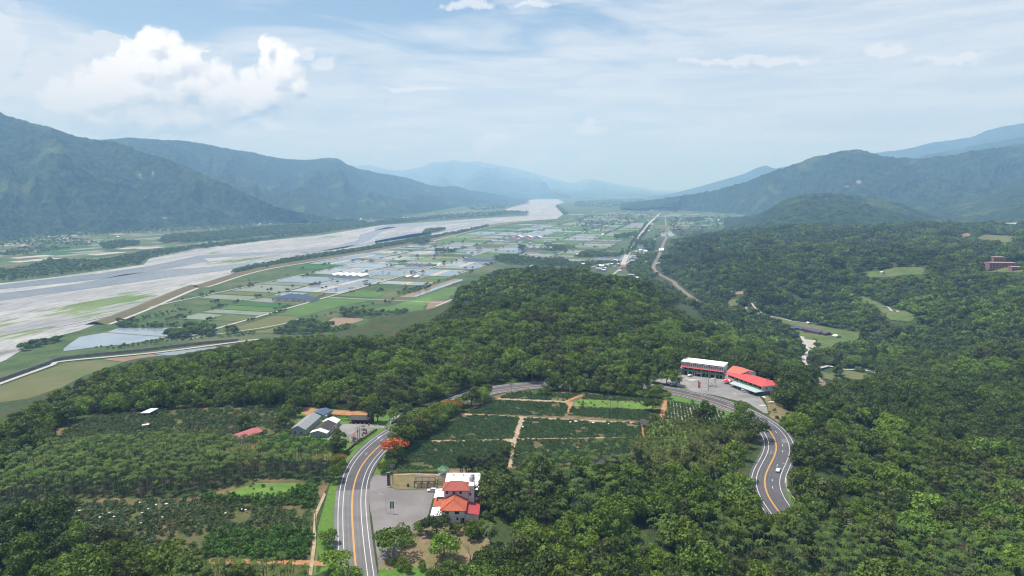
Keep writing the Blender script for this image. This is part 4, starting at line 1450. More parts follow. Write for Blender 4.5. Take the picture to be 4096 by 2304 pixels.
# broadleaf trees: eight crowns; index = kind
BL_SPEC = [  # rx, h, base, lobes, per, leaf, material
    (4.6, 5.2, 4.2, 17, 62, 0.50, L_dark), (5.2, 5.6, 4.6, 20, 62, 0.52, L_mid), (4.0, 6.2, 3.8, 16, 60, 0.46, L_mid), (4.8, 4.8, 4.2, 18, 60, 0.50, L_light),
    (5.6, 5.2, 4.8, 22, 58, 0.52, L_dark), (3.8, 5.0, 3.6, 14, 62, 0.46, L_olive), (4.2, 5.8, 4.0, 16, 60, 0.48, L_dark), (3.4, 7.4, 3.2, 15, 60, 0.44, L_mid)]
BL_CROWN = [crown('broadleaf_crown', *sp_[:3], sp_[3] + 6, int(sp_[4] * 1.35), sp_[5] * .74, sp_[6], 100 + i, lob=(.28, .46)) for i, sp_ in enumerate(BL_SPEC)]
BL_TRUNK = [trunk_mesh('broadleaf_trunk', sp_[2] + sp_[1] * .35, 0.28, sp_[0] * .55, M_bark, 200 + i) for i, sp_ in enumerate(BL_SPEC)]
# thinner versions for trees far off
FAR_CROWN = [crown('far_crown', sp_[0], sp_[1], sp_[2], max(9, sp_[3] // 2 + 2), 30, sp_[5] * 1.75, sp_[6], 300 + i) for i, sp_ in enumerate(BL_SPEC)]
C_BROAD = proto_set('proto_broadleaf', [[a, b] for a, b in zip(BL_CROWN, BL_TRUNK)])
C_FAR = proto_set('proto_far', [[a] for a in FAR_CROWN])
TONE = ['dark green', 'mid green', 'mid green', 'light green', 'dark green', 'olive green', 'dark green', 'slender green']


def frond(q, base, az_, rise, length, droop, width, seg=6, vee=0.35, gaps=0.0, rng=random):
    """an arching frond: two rows of leaflets hanging from a midrib"""
    ca_, sa_ = math.cos(az_), math.sin(az_)
    pts = []
    for i in range(seg + 1):
        t = i / seg
        d = length * (t - 0.12 * t * t)
        z = length * (rise * t - droop * t * t)
        pts.append(Vector((base[0] + ca_ * d, base[1] + sa_ * d, base[2] + z)))
    side = Vector((-sa_, ca_, 0))
    for i in range(seg):
        t0, t1 = i / seg, (i + 1) / seg
        w0 = width * math.sin(math.pi * min(1, 0.12 + 0.88 * t0)) ** .6
        w1 = width * math.sin(math.pi * min(1, 0.12 + 0.88 * t1)) ** .6 * (0.55 if gaps else 1)
        for s_ in (1, -1):
            dn = Vector((0, 0, -vee))
            q.add([pts[i], pts[i + 1], pts[i + 1] + (side * s_ + dn) * w1, pts[i] + (side * s_ + dn) * w0 + (pts[i + 1] - pts[i]) * (0.35 if gaps else 0)], [(0, 1, 2, 3)])


def palm_crown(name, h, n, length, droop, width, m, seed, rises=(0.25, 0.95), vee=0.4, seg=5):
    rng = random.Random(seed)
    q = MB()
    for i in range(n):
        a = 2 * math.pi * i / n + rng.uniform(-.25, .25)
        frond(q, (0, 0, h), a, rng.uniform(*rises), length * rng.uniform(.85, 1.1), droop * rng.uniform(.85, 1.2), width, seg, vee, 1.0, rng)
    return q.mesh(name, m)


AR_CROWN, AR_TRUNK = [], []
for i, (h, n) in enumerate(((9.5, 9), (11.0, 10), (8.2, 8), (10.2, 9))):
    AR_CROWN.append(palm_crown('areca_crown', h, n, 2.2, 0.95, 0.42, L_palm, 400 + i, (0.45, 1.15), 0.5))
    q = MB()
    q.tube([(0, 0, -.6), (0.08, 0.05, h * .5), (0, 0, h * .97)], [0.13, 0.10, 0.09], 6)
    AR_TRUNK.append(q.mesh('areca_trunk', M_palmbark))
C_ARECA = proto_set('proto_areca', [[a, b] for a, b in zip(AR_CROWN, AR_TRUNK)])
OR_CROWN = [crown('orchard_crown', 1.75, 1.5, 0.9, 8, 34, 0.30, L_orch, 500 + i, lob=(.4, .6)) for i in range(3)]
OR_TRUNK = trunk_mesh('orchard_trunk', 1.3, 0.09, 0.5, M_bark, 520, 3)
C_ORCH = proto_set('proto_orchard', [[a, OR_TRUNK] for a in OR_CROWN])
CI_CROWN = [crown('citrus_crown', 1.6, 2.5, 0.7, 10, 36, 0.26, L_citrus, 530 + i, top=1.15, lob=(.4, .6)) for i in range(3)]
C_CITRUS = proto_set('proto_citrus', [[a, OR_TRUNK] for a in CI_CROWN])
TE_CROWN = [crown('tea_crown', 0.72, 0.55, 0.22, 5, 14, 0.20, L_tea, 560 + i, lob=(.45, .65)) for i in range(3)]
C_TEA = proto_set('proto_tea', [[a] for a in TE_CROWN])


def bamboo_mesh(name, seed):
    rng = random.Random(seed)
    nr = np.random.default_rng(seed)
    q = MB()
    Cs, Ns = [], []
    for i in range(26):
        a = rng.uniform(0, 2 * math.pi)
        lean = rng.uniform(1.0, 4.2)
        h = rng.uniform(8.0, 12.5)
        b0 = (rng.uniform(-.9, .9), rng.uniform(-.9, .9))
        P_ = []
        for j in range(6):
            t = j / 5
            P_.append((b0[0] + math.cos(a) * lean * t ** 2.2, b0[1] + math.sin(a) * lean * t ** 2.2, h * (t - 0.16 * t ** 3)))
        q.tube(P_, [0.06, .055, .05, .04, .03, .015], 4)
        for k in range(44):
            t = rng.uniform(.35, 1.0)
            x = np.interp(t, np.linspace(0, 1, 6), [p[0] for p in P_])
            y = np.interp(t, np.linspace(0, 1, 6), [p[1] for p in P_])
            z = np.interp(t, np.linspace(0, 1, 6), [p[2] for p in P_])
            sp_ = 0.75 * (1.15 - t)+ .18
            Cs.append((x + rng.gauss(0, sp_), y + rng.gauss(0, sp_), z + rng.gauss(0, sp_ * .6)))
            Ns.append((math.cos(a) * .5, math.sin(a) * .5, .8))
    V, F = leaf_quads(np.array(Cs), np.array(Ns), 0.46, nr, 0.30)
    return mesh_np(name, V, F, L_bamboo), q.mesh(name + '_culms', MATS.get('bamboo_culm') or mat('bamboo_culm', (0.13, 0.15, 0.05), (0.20, 0.19, 0.08), None, 1, .6, .3, space='object'))


BAM = [bamboo_mesh('bamboo_foliage', 600 + i) for i in range(3)]

# ------------------------------------------------------------------ open ground: where the forest may not stand
TEAB = [tuple(G('T', *q)) for q in [(60, 720), (110, 560), (640, 200), (800, 110), (930, 62), (1070, 22), (1660, 45), (2340, 100), (2576, 150), (2640, 330), (2330, 310), (2230, 330), (2225, 525), (2000, 600), (1900, 640), (1040, 700), (560, 720)]]
YARD = [tuple(G('F', *q)) for q in [(180, 640), (260, 450), (400, 110), (1500, 175), (1640, 240), (2130, 250), (2420, 215), (1900, 520), (1150, 960), (1100, 760), (880, 720)]]
LOTP = [tuple(G('R', *q)) for q in [(330, 545), (1100, 520), (1280, 500), (1420, 480), (1930, 520), (1960, 760), (2010, 1100), (2030, 1300), (1900, 1440), (1740, 1440), (1720, 1330), (1600, 1300), (1400, 1420), (1000, 1800), (300, 1800)]]
GARD = [tuple(G('N', *q)) for q in [(350, 250), (930, 190), (1500, 190), (1750, 150), (2080, 430), (1980, 620), (1760, 760), (1300, 830), (600, 860), (420, 850)]]
LEFTB = [tuple(G('q3', *q)) for q in [(-500, 1190), (-300, 880), (60, 850), (160, 790), (300, 650), (500, 605), (900, 592), (1480, 582), (1500, 640), (1490, 740), (1700, 800), (1690, 900), (1660, 980), (1590, 1100), (1570, 1600), (1000, 1600), (960, 1340), (700, 1270), (560, 1215), (430, 1150), (0, 1165)]]
HOTL = [tuple(G('H', *q)) for q in [(200, 470), (330, 440), (1130, 440), (1800, 560), (2230, 700), (2230, 800), (1900, 840), (1960, 1000), (1990, 1220), (1700, 1050), (1300, 990), (560, 780), (400, 660), (0, 640), (-300, 560), (60, 480)]]
BARE = [tuple(G('H', *q)) for q in [(1820, 850), (2050, 840), (2200, 960), (2480, 1080), (2560, 1200), (2480, 1380), (2250, 1420), (1990, 1230), (1960, 1000)]]
GRASSZ = [tuple(G('q4', *q)) for q in [(675, 665), (770, 662), (960, 722), (1075, 705), (1100, 735), (1010, 760), (900, 800), (720, 850), (640, 850), (660, 800)]]
GRASSY = [tuple(G('q4', *q)) for q in [(890, 690), (1015, 685), (1035, 800), (890, 810)]]
ROADGAP = [tuple(G('q4', *q)) for q in [(700, 480), (930, 515), (1130, 590), (1210, 610), (1205, 690), (1065, 705), (770, 575)]]
OPEN_HILL = [  # clearings on the wooded hills, traced where they lie
    ('M', [(1970, 110), (1990, 90), (2120, 85), (2260, 50), (2540, 45), (2576, 70), (2576, 115), (2400, 120), (2230, 140), (2080, 145)], 'pasture'),
    ('M', [(800, 430), (900, 425), (1130, 500), (1290, 545), (1500, 575), (1720, 620), (1960, 660), (2010, 700), (1900, 740), (1740, 760), (1680, 815), (1590, 815), (1560, 720), (1420, 720), (1330, 620), (1180, 590), (960, 505), (850, 490)], 'pasture'),
    ('M', [(1640, 850), (1500, 800), (1430, 770), (1420, 720), (1550, 730), (1560, 810)], 'pale'),
    ('M', [(740, 270), (880, 275), (870, 300), (800, 300)], 'brown'),
    ('M', [(710, 350), (830, 345), (820, 410), (720, 415)], 'meadow'),
    ('M', [(1870, 330), (2000, 320), (2180, 400), (2440, 480), (2520, 500), (2440, 560), (2250, 540), (2170, 470), (2120, 420), (1900, 390)], 'pasture'),
    ('M', [(1700, 1000), (1900, 1020), (2050, 1050), (2240, 1095), (2120, 1110), (1950, 1110), (1700, 1050)], 'meadow'),
    ('M', [(1500, 1050), (1560, 1050), (1680, 1170), (1650, 1190), (1540, 1120)], 'brown'),
    ('M', [(1560, 1010), (1700, 1050), (1800, 1100), (1790, 1130), (1620, 1090)], 'pasture'),
    ('RR', [(530, 630), (680, 625), (900, 650), (1190, 660), (1150, 690), (900, 680), (560, 655)], 'meadow'),
    ('RR', [(490, 350), (660, 335), (670, 365), (500, 375)], 'pasture'),
    ('RR', [(1930, 500), (2050, 445), (2280, 460), (2460, 475), (2470, 545), (2240, 545), (2080, 520)], 'meadow'),
    ('RR', [(2270, 295), (2563, 293), (2700, 310), (2563, 320), (2280, 305)], 'pale'),
    ('RR', [(1740, 450), (1800, 425), (1900, 430), (1880, 465), (1760, 480)], 'brown'),
    ('V3', [(1310, 710), (1480, 705), (1490, 725), (1320, 745)], 'pasture'),
    ('RR', [(2000, 880), (2060, 820), (2400, 830), (2560, 900), (2560, 935), (2100, 930)], 'meadow'),
]
CLEAR = []
for (k, pts, m_) in OPEN_HILL:
    pg = poly_on(k, pts, None, 2)
    CLEAR.append(pg)
    drape('clearing', pg, FM[m_], 0.7, 9.0)
PATHS = [
    ('M', [(1420, 700), (1460, 790), (1500, 830), (1465, 870), (1440, 930), (1480, 1000)], 5.0),
    ('M', [(1560, 1010), (1640, 985), (1690, 980), (1820, 1010), (2000, 1015), (2120, 1050), (2240, 1090)], 4.5),
    ('M', [(2180, 420), (2250, 445), (2320, 470)], 3.5),
    ('M', [(900, 425), (1000, 445), (1200, 520), (1400, 565), (1520, 570)], 3.0),
]
PATHL = []
for (k, pts, w) in PATHS:
    l_ = [tuple(P3(k, *q)[:2]) for q in pts]
    PATHL.append((spline(l_, 8.0), w))
    ribbon('dirt_path', l_, w, M_conc, 1.0)


def dist_line(x, y, L):
    d = np.full(len(x), 1e9)
    for i in range(len(L) - 1):
        a, b = L[i], L[i + 1]
        ab = b - a
        t = np.clip(((x - a[0]) * ab[0] + (y - a[1]) * ab[1]) / (ab @ ab), 0, 1)
        d = np.minimum(d, np.hypot(x - a[0] - ab[0] * t, y - a[1] - ab[1] * t))
    return d


def jitter_grid(x0, x1, y0, y1, s, j=0.42):
    gx, gy = np.meshgrid(np.arange(x0, x1, s), np.arange(y0, y1, s))
    gx[1::2] += s / 2
    gx = gx.ravel() + RNG.uniform(-j, j, gx.size) * s
    gy = gy.ravel() + RNG.uniform(-j, j, gy.size) * s
    return gx, gy


def project(x, y, z):
    dx, dy, dz = x, y, z - CAMZ
    dep = dy * CP - dz * SP
    up = dy * SP + dz * CP
    return CX + FPX * dx / dep, CY - FPX * up / dep, dep


def masks(x, y, near):
    ok = np.ones(len(x), bool)
    if near:
        sd = road_side(x, y)                       # + = left of the line's direction
        ok &= ~((sd > -11.0) & (sd < 13.2))
        for pg in (TEAB, YARD, LOTP, GARD, LEFTB, HOTL, BARE, GRASSZ, ROADGAP, GRASSY):
            ok &= ~in_poly(x, y, pg)
    for pg in CLEAR:
        ok &= ~in_poly(x, y, pg)
    for L, w in PATHL:
        ok &= dist_line(x, y, L) > w * 0.5 + 4
    ok &= dist_line(x, y, rs) > 12
    return ok


PALM_ZONES = [  # areca stands among the woods (photo outline of the ground they root in)
    ('q4', [(0, 900), (250, 860), (480, 840), (640, 870), (640, 960), (500, 1050), (600, 1150), (400, 1200), (100, 1170), (0, 1120)], 0.62),
    ('q4', [(560, 1230), (900, 1180), (1300, 1230), (1700, 1270), (2100, 1300), (2700, 1330), (2700, 1560), (1900, 1530), (1400, 1480), (900, 1400), (560, 1330)], 0.80),
    ('BR', [(800, 520), (1300, 520), (1900, 560), (2250, 640), (2100, 800), (1700, 860), (1200, 800), (850, 640)], 0.55),
    ('BR', [(300, 980), (700, 1000), (1250, 1150), (900, 1200), (300, 1130)], 0.5),
    ('M', [(2100, 650), (2576, 560), (2576, 760), (2300, 760)], 0.35),
]
PZ = [(poly_on(k, p), w) for k, p, w in PALM_ZONES]
BAMZ = poly_on('q4', [(620, 790), (760, 730), (1000, 760), (1180, 800), (1240, 840), (1150, 930), (1050, 980), (900, 1010), (700, 960), (620, 880)])
CANOPY = []     # x, y, z, rot, s, kind, near?
ARECA = []
BAMB = []
for (r0, r1, sp_, sc_) in ((60, 640, 6.0, 1.0), (640, 1500, 6.9, 1.0), (1500, 2900, 10.0, 1.32)):
    gx, gy = jitter_grid(-1500, 2300, 60, 2900, sp_)
    r = np.hypot(gx, gy)
    k = (r >= r0) & (r < r1) & (np.abs(gx) < gy * 0.76 + 26)
    gx, gy = gx[k], gy[k]
    z = H0(gx, gy)
    k = (z > -88.0) & ~((gy > 1500) & (gx < gy * 0.13))
    gx, gy, z = gx[k], gy[k], z[k]
    k = masks(gx, gy, r0 < 640)
    gx, gy, z = gx[k], gy[k], z[k]
    pal = np.zeros(len(gx), bool)
    for pg, w in PZ:
        pal |= in_poly(gx, gy, pg) & (RNG.random(len(gx)) < w)
    bam = in_poly(gx, gy, BAMZ)
    tone = 0.55 * fbm(gx / 70.0, gy / 70.0, 3) + 0.45 * fbm(gx / 260.0 + 9, gy / 260.0, 3)
    tone = 0.51 + (tone - 0.5) * 2.0
    gap = fbm(gx / 16.0 + 50, gy / 16.0, 2) < 0.29
    for i in range(len(gx)):
        if gap[i]:
            continue
        if bam[i]:
            BAMB.append((gx[i], gy[i], z[i]))
            continue
        if pal[i]:
            for _ in range(3):
                ARECA.append((gx[i] + RNG.uniform(-2.6, 2.6), gy[i] + RNG.uniform(-2.6, 2.6), z[i]))
            if RNG.random() < 0.93:
                continue
        u = tone[i] + RNG.normal(0, 0.10)
        if u < 0.40:
            kd = int(RNG.choice([0, 4, 6]))
        elif u < 0.54:
            kd = int(RNG.choice([1, 2, 0, 6]))
        elif u < 0.62:
            kd = int(RNG.choice([1, 2, 7, 3, 5]))
        else:
            kd = int(RNG.choice([3, 5, 5, 1]))
        s_ = sc_ * float(np.clip(RNG.lognormal(-0.04, 0.31), 0.45, 1.85))
        CANOPY.append((gx[i], gy[i], z[i] - 0.3, RNG.uniform(0, 6.28), s_, kd))
# clumps by the foot of the slope and on the plain
BELTS = [  # outline on the plain, spacing, height share
    ('V1', [(0, 660), (250, 640), (520, 540), (560, 560), (1000, 560), (1500, 470), (2000, 410), (2576, 345), (2576, 362), (2000, 432), (1480, 545), (1420, 595), (1100, 640), (600, 700), (300, 735), (0, 775), (-300, 790), (-300, 680)], 11, .85, .75),
    ('V1', [(1000, 400), (1200, 360), (1400, 375), (1400, 405), (1200, 440), (1050, 450)], 12, 1.0, .9),
    ('V1', [(1580, 370), (1680, 310), (2100, 280), (2576, 270), (2576, 320), (2100, 350), (1650, 395)], 13, 1.1, .9),
    ('V2', [(720, 240), (1000, 215), (1500, 190), (1880, 170), (2020, 190), (1700, 240), (1200, 290), (700, 340), (200, 380), (0, 385), (0, 330), (400, 280)], 14, 1.2, .9),
    ('V2', [(2150, 160), (2576, 130), (2576, 150), (2000, 215), (1700, 250), (1500, 285), (1200, 320), (700, 390), (250, 450), (250, 410), (900, 340), (1500, 260)], 15, 1.1, .7),
    ('V2', [(560, 690), (640, 650), (900, 605), (1080, 565), (1300, 520), (1700, 470), (2000, 420), (2576, 310), (2576, 345), (2000, 450), (1700, 500), (1300, 555), (950, 632), (640, 690)], 9, .95, 1.0),
    ('V3', [(0, 510), (400, 450), (800, 380), (1150, 305), (1150, 318), (800, 400), (400, 475), (0, 545)], 11, 1.0, 1.0),
    ('V3', [(480, 385), (520, 350), (700, 335), (710, 348), (600, 380), (490, 392)], 11, 1.0, 1.0),
    ('V1', [(1160, 1215), (1180, 1165), (1380, 1160), (1420, 1230), (1780, 1205), (1760, 1240), (1480, 1245), (1200, 1240)], 8, .75, .8),
    ('V1', [(1690, 1345), (1700, 1310), (1810, 1290), (1940, 1230), (2100, 1230), (2180, 1290), (2120, 1330), (1960, 1310), (1840, 1345)], 7.5, 1.15, 1.0),
    ('V1', [(2270, 1300), (2290, 1265), (2410, 1265), (2400, 1300)], 7.5, .9, 1.0),
    ('V1', [(180, 1449), (480, 1370), (560, 1350), (620, 1370), (360, 1449), (200, 1480)], 7.5, .95, .9),
    ('V1', [(850, 1449), (1200, 1410), (1720, 1340), (2160, 1325), (2576, 1270), (2576, 1310), (2100, 1350), (1700, 1385), (1200, 1449)], 8, .45, .7),
    ('V2', [(980, 1300), (1000, 1265), (1090, 1265), (1130, 1240), (1200, 1190), (1400, 1180), (1580, 1240), (1590, 1270), (1400, 1300), (1100, 1310)], 7.5, .9, 1.0),
    ('V2', [(1600, 1330), (1620, 1260), (1750, 1250), (1860, 1310), (1800, 1345)], 7.5, 1.1, 1.0),
    ('V2', [(1660, 1110), (1670, 1070), (1850, 1090), (2100, 1090), (2330, 1070), (2300, 1110), (1900, 1140), (1700, 1135)], 8, .85, .9),
    ('V2', [(1180, 1180), (1500, 1105), (2000, 990), (2200, 955), (2230, 965), (1700, 1085), (1300, 1165)], 9, .5, .7),
    ('V2', [(2230, 910), (2250, 870), (2380, 850), (2576, 800), (2576, 835), (2400, 890)], 9, .7, .8),
    ('V1', [(1400, 1120), (1800, 1050), (1900, 1060), (1500, 1150), (1420, 1165)], 8, .45, .7),
    ('V4', [(0, 920), (130, 850), (270, 850), (560, 880), (700, 860), (640, 915), (100, 920)], 9, 1.0, 1.0),
    ('V4', [(560, 640), (600, 600), (900, 575), (900, 620), (700, 640)], 14, 1.3, 1.0),
    ('V4', [(920, 730), (940, 690), (1170, 690), (1165, 730)], 10, 1.0, 1.0),
    ('V4', [(880, 960), (920, 900), (1180, 880), (1220, 930), (1160, 1000), (1130, 1090), (1220, 1200), (1100, 1250), (800, 1180), (760, 1110), (800, 1030)], 8.5, 1.0, .95),
    ('V4', [(0, 1010), (300, 1000), (620, 980), (660, 1040), (320, 1030), (100, 1060), (0, 1050)], 9, .9, .8),
    ('V4', [(1210, 930), (1540, 900), (1600, 1000), (1560, 1060), (1250, 1090), (1220, 1040)], 8.5, 1.0, .85),
    ('V4', [(1640, 370), (1900, 350), (1900, 380), (1660, 395)], 16, 1.5, 1.0),
    ('V4', [(1480, 830), (1510, 770), (1620, 660), (1700, 600), (1880, 520), (1900, 560), (1700, 800), (1620, 900)], 10, 1.0, 1.0),
    ('V4', [(745, 880), (800, 770), (900, 600), (1060, 400), (1075, 415), (930, 600), (830, 790), (765, 900)], 11, .9, .9),
    ('V4', [(800, 850), (900, 690), (1090, 450), (1110, 470), (940, 700), (840, 850)], 11, .9, .9),
    ('V3', [(380, 500), (420, 480), (540, 465), (550, 480), (460, 505)], 12, 1.1, 1.0),
    ('V3', [(580, 575), (640, 550), (820, 560), (820, 580)], 12, 1.0, .9),
    ('V3', [(1680, 555), (1750, 520), (1960, 530), (1960, 555), (1750, 570)], 12, 1.1, 1.0),
    ('V3', [(1450, 545), (1470, 520), (1500, 520), (1510, 545)], 11, 1.1, 1.0),
    ('V3', [(2100, 620), (2110, 580), (2200, 575), (2200, 625)], 10, 1.1, 1.0),
    ('V3', [(1180, 640), (1260, 610), (1440, 620), (1700, 650), (1900, 650), (2000, 700), (2200, 700), (2100, 740), (1300, 700)], 10, .9, .9),
    ('V1', [(0, 500), (150, 440), (400, 430), (620, 430), (700, 440), (500, 480), (300, 500), (0, 520)], 14, .9, .6),
    ('V1', [(200, 400), (700, 330), (950, 370), (900, 410), (400, 430)], 16, .9, .45),
    ('V1', [(-200, 380), (600, 280), (1300, 230), (2576, 120), (2576, 240), (1500, 280), (700, 330), (0, 430), (-200, 450)], 26, 1.3, .5),
    ('V3', [(0, 270), (400, 230), (800, 200), (1200, 170), (1500, 165), (1560, 190), (1000, 232), (500, 255), (0, 310)], 26, 1.4, .55),
    ('V3', [(1830, 100), (1950, 190), (1900, 205), (1820, 120)], 22, 1.3, .9),
    ('V3', [(1180, 55), (1560, 55), (1500, 90), (1300, 140), (1000, 165), (900, 130)], 40, 1.8, .35),
    ('V4', [(0, 100), (900, 60), (1050, 130), (600, 200), (0, 180)], 45, 2.0, .30),
    ('V4', [(0, 330), (1000, 260), (1200, 290), (900, 420), (0, 560)], 34, 1.5, .22),
    ('V4', [(950, 60), (1500, 170), (1500, 260), (1250, 240), (900, 160)], 34, 1.7, .5),
    ('V4', [(1330, 320), (2450, 320), (2200, 480), (1600, 620), (1360, 560)], 32, 1.4, .25),
]
BELT = []
for (k, pts, sp_, sc_, dens) in BELTS:
    pg = [tuple(G(k, *q, VZ)) for q in pts]
    P_ = np.array(pg)
    gx, gy = jitter_grid(P_[:, 0].min(), P_[:, 0].max(), P_[:, 1].min(), P_[:, 1].max(), sp_)
    kk = in_poly(gx, gy, pg) & (RNG.random(len(gx)) < dens)
    gx, gy = gx[kk], gy[kk]
    zz = np.maximum(H0(gx, gy), VZ) if len(gx) else gx
    zz = np.where(gy > 2500, VZ, zz)
    keep = dist_line(gx, gy, rs) > 10 if len(gx) else gx
    for i in range(len(gx)):
        if keep[i]:
            BELT.append((gx[i], gy[i], zz[i] - .4, RNG.uniform(0, 6.28), sc_ * RNG.uniform(.65, 1.25), int(RNG.choice([0, 1, 2, 4, 6, 0, 1, 3]))))
# single trees and hedges scattered over the farmland along bunds
for _ in range(2500):
    u, v = RNG.uniform(-150, 4300), RNG.choice([-262, -131, 0, 132, 262, 392, 522, 650, 782, 912, 1042, 1170]) + RNG.normal(0, 7)
    if RNG.random() < .3:
        v = RNG.uniform(-390, 1100)
    p = uv_xy(u, v)
    if in_poly([p[0]], [p[1]], FIELD)[0] and seg_dist(p, hwy_l) > 12 and abs(v) > 5 and abs(v + 262) > 5:
        if RNG.random() < .36:
            n = RNG.integers(2, 6)
        else:
            n = 1
        for j in range(n):
            BELT.append((p[0] + AU[0] * j * 6 + RNG.normal(0, 1), p[1] + AU[1] * j * 6, VZ, RNG.uniform(0, 6.28), RNG.uniform(.3, .8), int(RNG.choice([0, 1, 2, 4, 6]))))

CAN = np.array(CANOPY)
# no crown may stand in the way of the clearings, plots and brown paddies seen beyond it
RT = np.hypot(CAN[:, 0], CAN[:, 1])
out_ = np.zeros(len(CAN), bool)
for (k, pts, far_) in [(k, pts, None) for (k, pts, m_) in OPEN_HILL] + [('M', [(165, 400), (275, 345), (345, 350), (540, 530), (430, 540), (300, 470)], 1250), ('q4', [(785, 572), (930, 588), (1060, 622), (1040, 650), (990, 690), (900, 700), (775, 662)], 395), ('H', [(330, 170), (430, 160), (1215, 265), (1320, 285), (1760, 400), (2200, 640), (2200, 760), (1900, 870), (1100, 740), (330, 560)], 545), ('B', [(700, 285), (760, 285), (1060, 560), (1070, 660), (945, 940), (928, 1060), (1015, 1275), (860, 1290), (720, 1110), (565, 1060), (580, 960), (742, 720), (745, 560), (860, 560), (690, 370)], 470), ('V4', [(1125, 1060), (1190, 990), (1215, 1080), (1300, 1180), (1470, 1280), (1660, 1420), (1640, 1465), (1440, 1335), (1240, 1220), (1135, 1120)], 1990)]:
    if far_ is None:
        far_ = float(np.linalg.norm(P3(k, *np.mean(pts, axis=0))[:2]))
    pp = [S(k, *q) for q in pts]
    for f in (.95, .6, .3):
        px, py, dep = project(CAN[:, 0], CAN[:, 1], CAN[:, 2] + 9 * f * CAN[:, 4])
        out_ |= in_poly(px, py, pp) & (RT < far_) & (RT > far_ - (620 if far_ == 1250 else 1200 if far_ == 1990 else 330))
CAN = CAN[~out_]
# the wood ends along the brow of the terrace: nothing roots on the steep face beyond it
BROW = [(-400, 1240), (-200, 1150), (0, 1062), (60, 1030), (180, 972), (260, 935), (330, 917), (430, 902), (520, 882), (600, 868), (640, 860), (720, 852), (800, 848), (900, 846), (985, 845), (1040, 825), (1100, 800), (1148, 765), (1150, 728), (1170, 705), (1210, 690), (1250, 665), (1290, 655), (1340, 650), (1420, 658), (1450, 668), (1490, 688), (1560, 697), (1620, 700), (1660, 706)]
CAN = CAN[~((px_ := project(CAN[:, 0], CAN[:, 1], CAN[:, 2] + 8.5 * CAN[:, 4]))[0] > 2000) | (px_[0] > 2640) | (px_[1] > np.interp(px_[0], [2000, 2030, 2072, 2445, 2570, 2600, 2640], [1900, 1861, 1834, 1824, 1800, 1778, 1770])) | (np.hypot(CAN[:, 0], CAN[:, 1]) < 240) | (np.hypot(CAN[:, 0], CAN[:, 1]) > 395)]
px, py, dep = project(CAN[:, 0], CAN[:, 1], CAN[:, 2] + 8.5 * CAN[:, 4])
CAN = CAN[~((px > 1480) & (px < 2030) & (py < np.interp(px, [1480, 1712, 1808, 1889, 1971, 2030], [2330, 2280, 2257, 2227, 2172, 2130])) & (np.hypot(CAN[:, 0], CAN[:, 1]) < 272))]
px, py, dep = project(CAN[:, 0], CAN[:, 1], CAN[:, 2] + 8.5 * CAN[:, 4])
lim = np.interp(px / 1.5901, [b[0] for b in BROW], [b[1] for b in BROW]) * 1.5901
lim2 = np.interp(px, [0, 342, 445, 557, 780, 800, 1260, 1290], [2058, 2066, 2114, 2170, 2217, 2262, 2300, 2420])
CAN = CAN[~((CAN[:, 0] < -45) & (px < 1290) & (py < lim2 - 6) & (np.hypot(CAN[:, 0], CAN[:, 1]) < 330) & (np.hypot(CAN[:, 0], CAN[:, 1]) > 150))]
px, py, dep = project(CAN[:, 0], CAN[:, 1], CAN[:, 2] + 8.5 * CAN[:, 4])
lim = np.interp(px / 1.5901, [b[0] for b in BROW], [b[1] for b in BROW]) * 1.5901
CAN = CAN[~((px < 1660 * 1.59) & (py < lim - 4) & (np.hypot(CAN[:, 0], CAN[:, 1]) < 2000))]
px, py, dep = project(CAN[:, 0], CAN[:, 1], CAN[:, 2] + 8)
inv = (px > -60) & (px < 4156) & (py > 20) & (py < 2330)
order = np.argsort(np.where(inv, dep, 1e9))
solo = order[:290]
rest = np.setdiff1d(np.arange(len(CAN)), solo)


def zone_name(x, y):
    sx = float(project(np.array([x]), np.array([y]), np.array([0.0]))[0][0])
    if x < -95:
        return 'in the wood below the pale orchard'
    sd = float(road_side([x], [y])[0])
    if sd > 0:
        return 'outside the right road bend'
    if sx > 3050:
        return 'inside the right road bend'
    if sx > 2350:
        return 'in the mixed wood below the bamboo'
    return 'behind the red-roofed restaurant'


for n_, i in enumerate(solo):
    x, y, z, ro, sc_, kd = CAN[i]
    kd = int(kd)
    zn = zone_name(x, y)
    sz = 'huge' if sc_ > 1.25 else 'big' if sc_ > 1.05 else 'mid-sized' if sc_ > .85 else 'small'
    dd = 'front rank' if n_ < 70 else 'second rank' if n_ < 150 else 'third rank' if n_ < 220 else 'last rank'
    lb = '%s %s broadleaf tree %s, %s' % (sz, TONE[kd], zn, dd)
    t_ = thing('broadleaf_tree', lb, 'tree', (x, y, z), ro, lb.replace('tree ', 'trees '))
    t_.scale = (sc_, sc_, sc_)
    link('crown', BL_CROWN[kd], t_)
    link('trunk', BL_TRUNK[kd], t_)
nearf = rest[np.hypot(CAN[rest, 0], CAN[rest, 1]) < 900]
farf = rest[np.hypot(CAN[rest, 0], CAN[rest, 1]) >= 900]


def scl3(a):
    return np.stack([a * RNG.uniform(.9, 1.1, len(a)), a * RNG.uniform(.9, 1.1, len(a)), a * RNG.uniform(.88, 1.15, len(a))], -1)


scatter('forest', CAN[nearf, :3], CAN[nearf, 3], scl3(CAN[nearf, 4]), CAN[nearf, 5], C_BROAD)
scatter('hill_forest', CAN[farf, :3], CAN[farf, 3], scl3(CAN[farf, 4]), CAN[farf, 5], C_FAR)
BE = np.array(BELT)
scatter('riverside_woods', BE[:, :3], BE[:, 3], scl3(BE[:, 4]), BE[:, 5], C_FAR)

# ------------------------------------------------------------------ left-hand orchards and palm groves
def zone_q3(pts):
    return [tuple(G('q3', *q)) for q in pts]


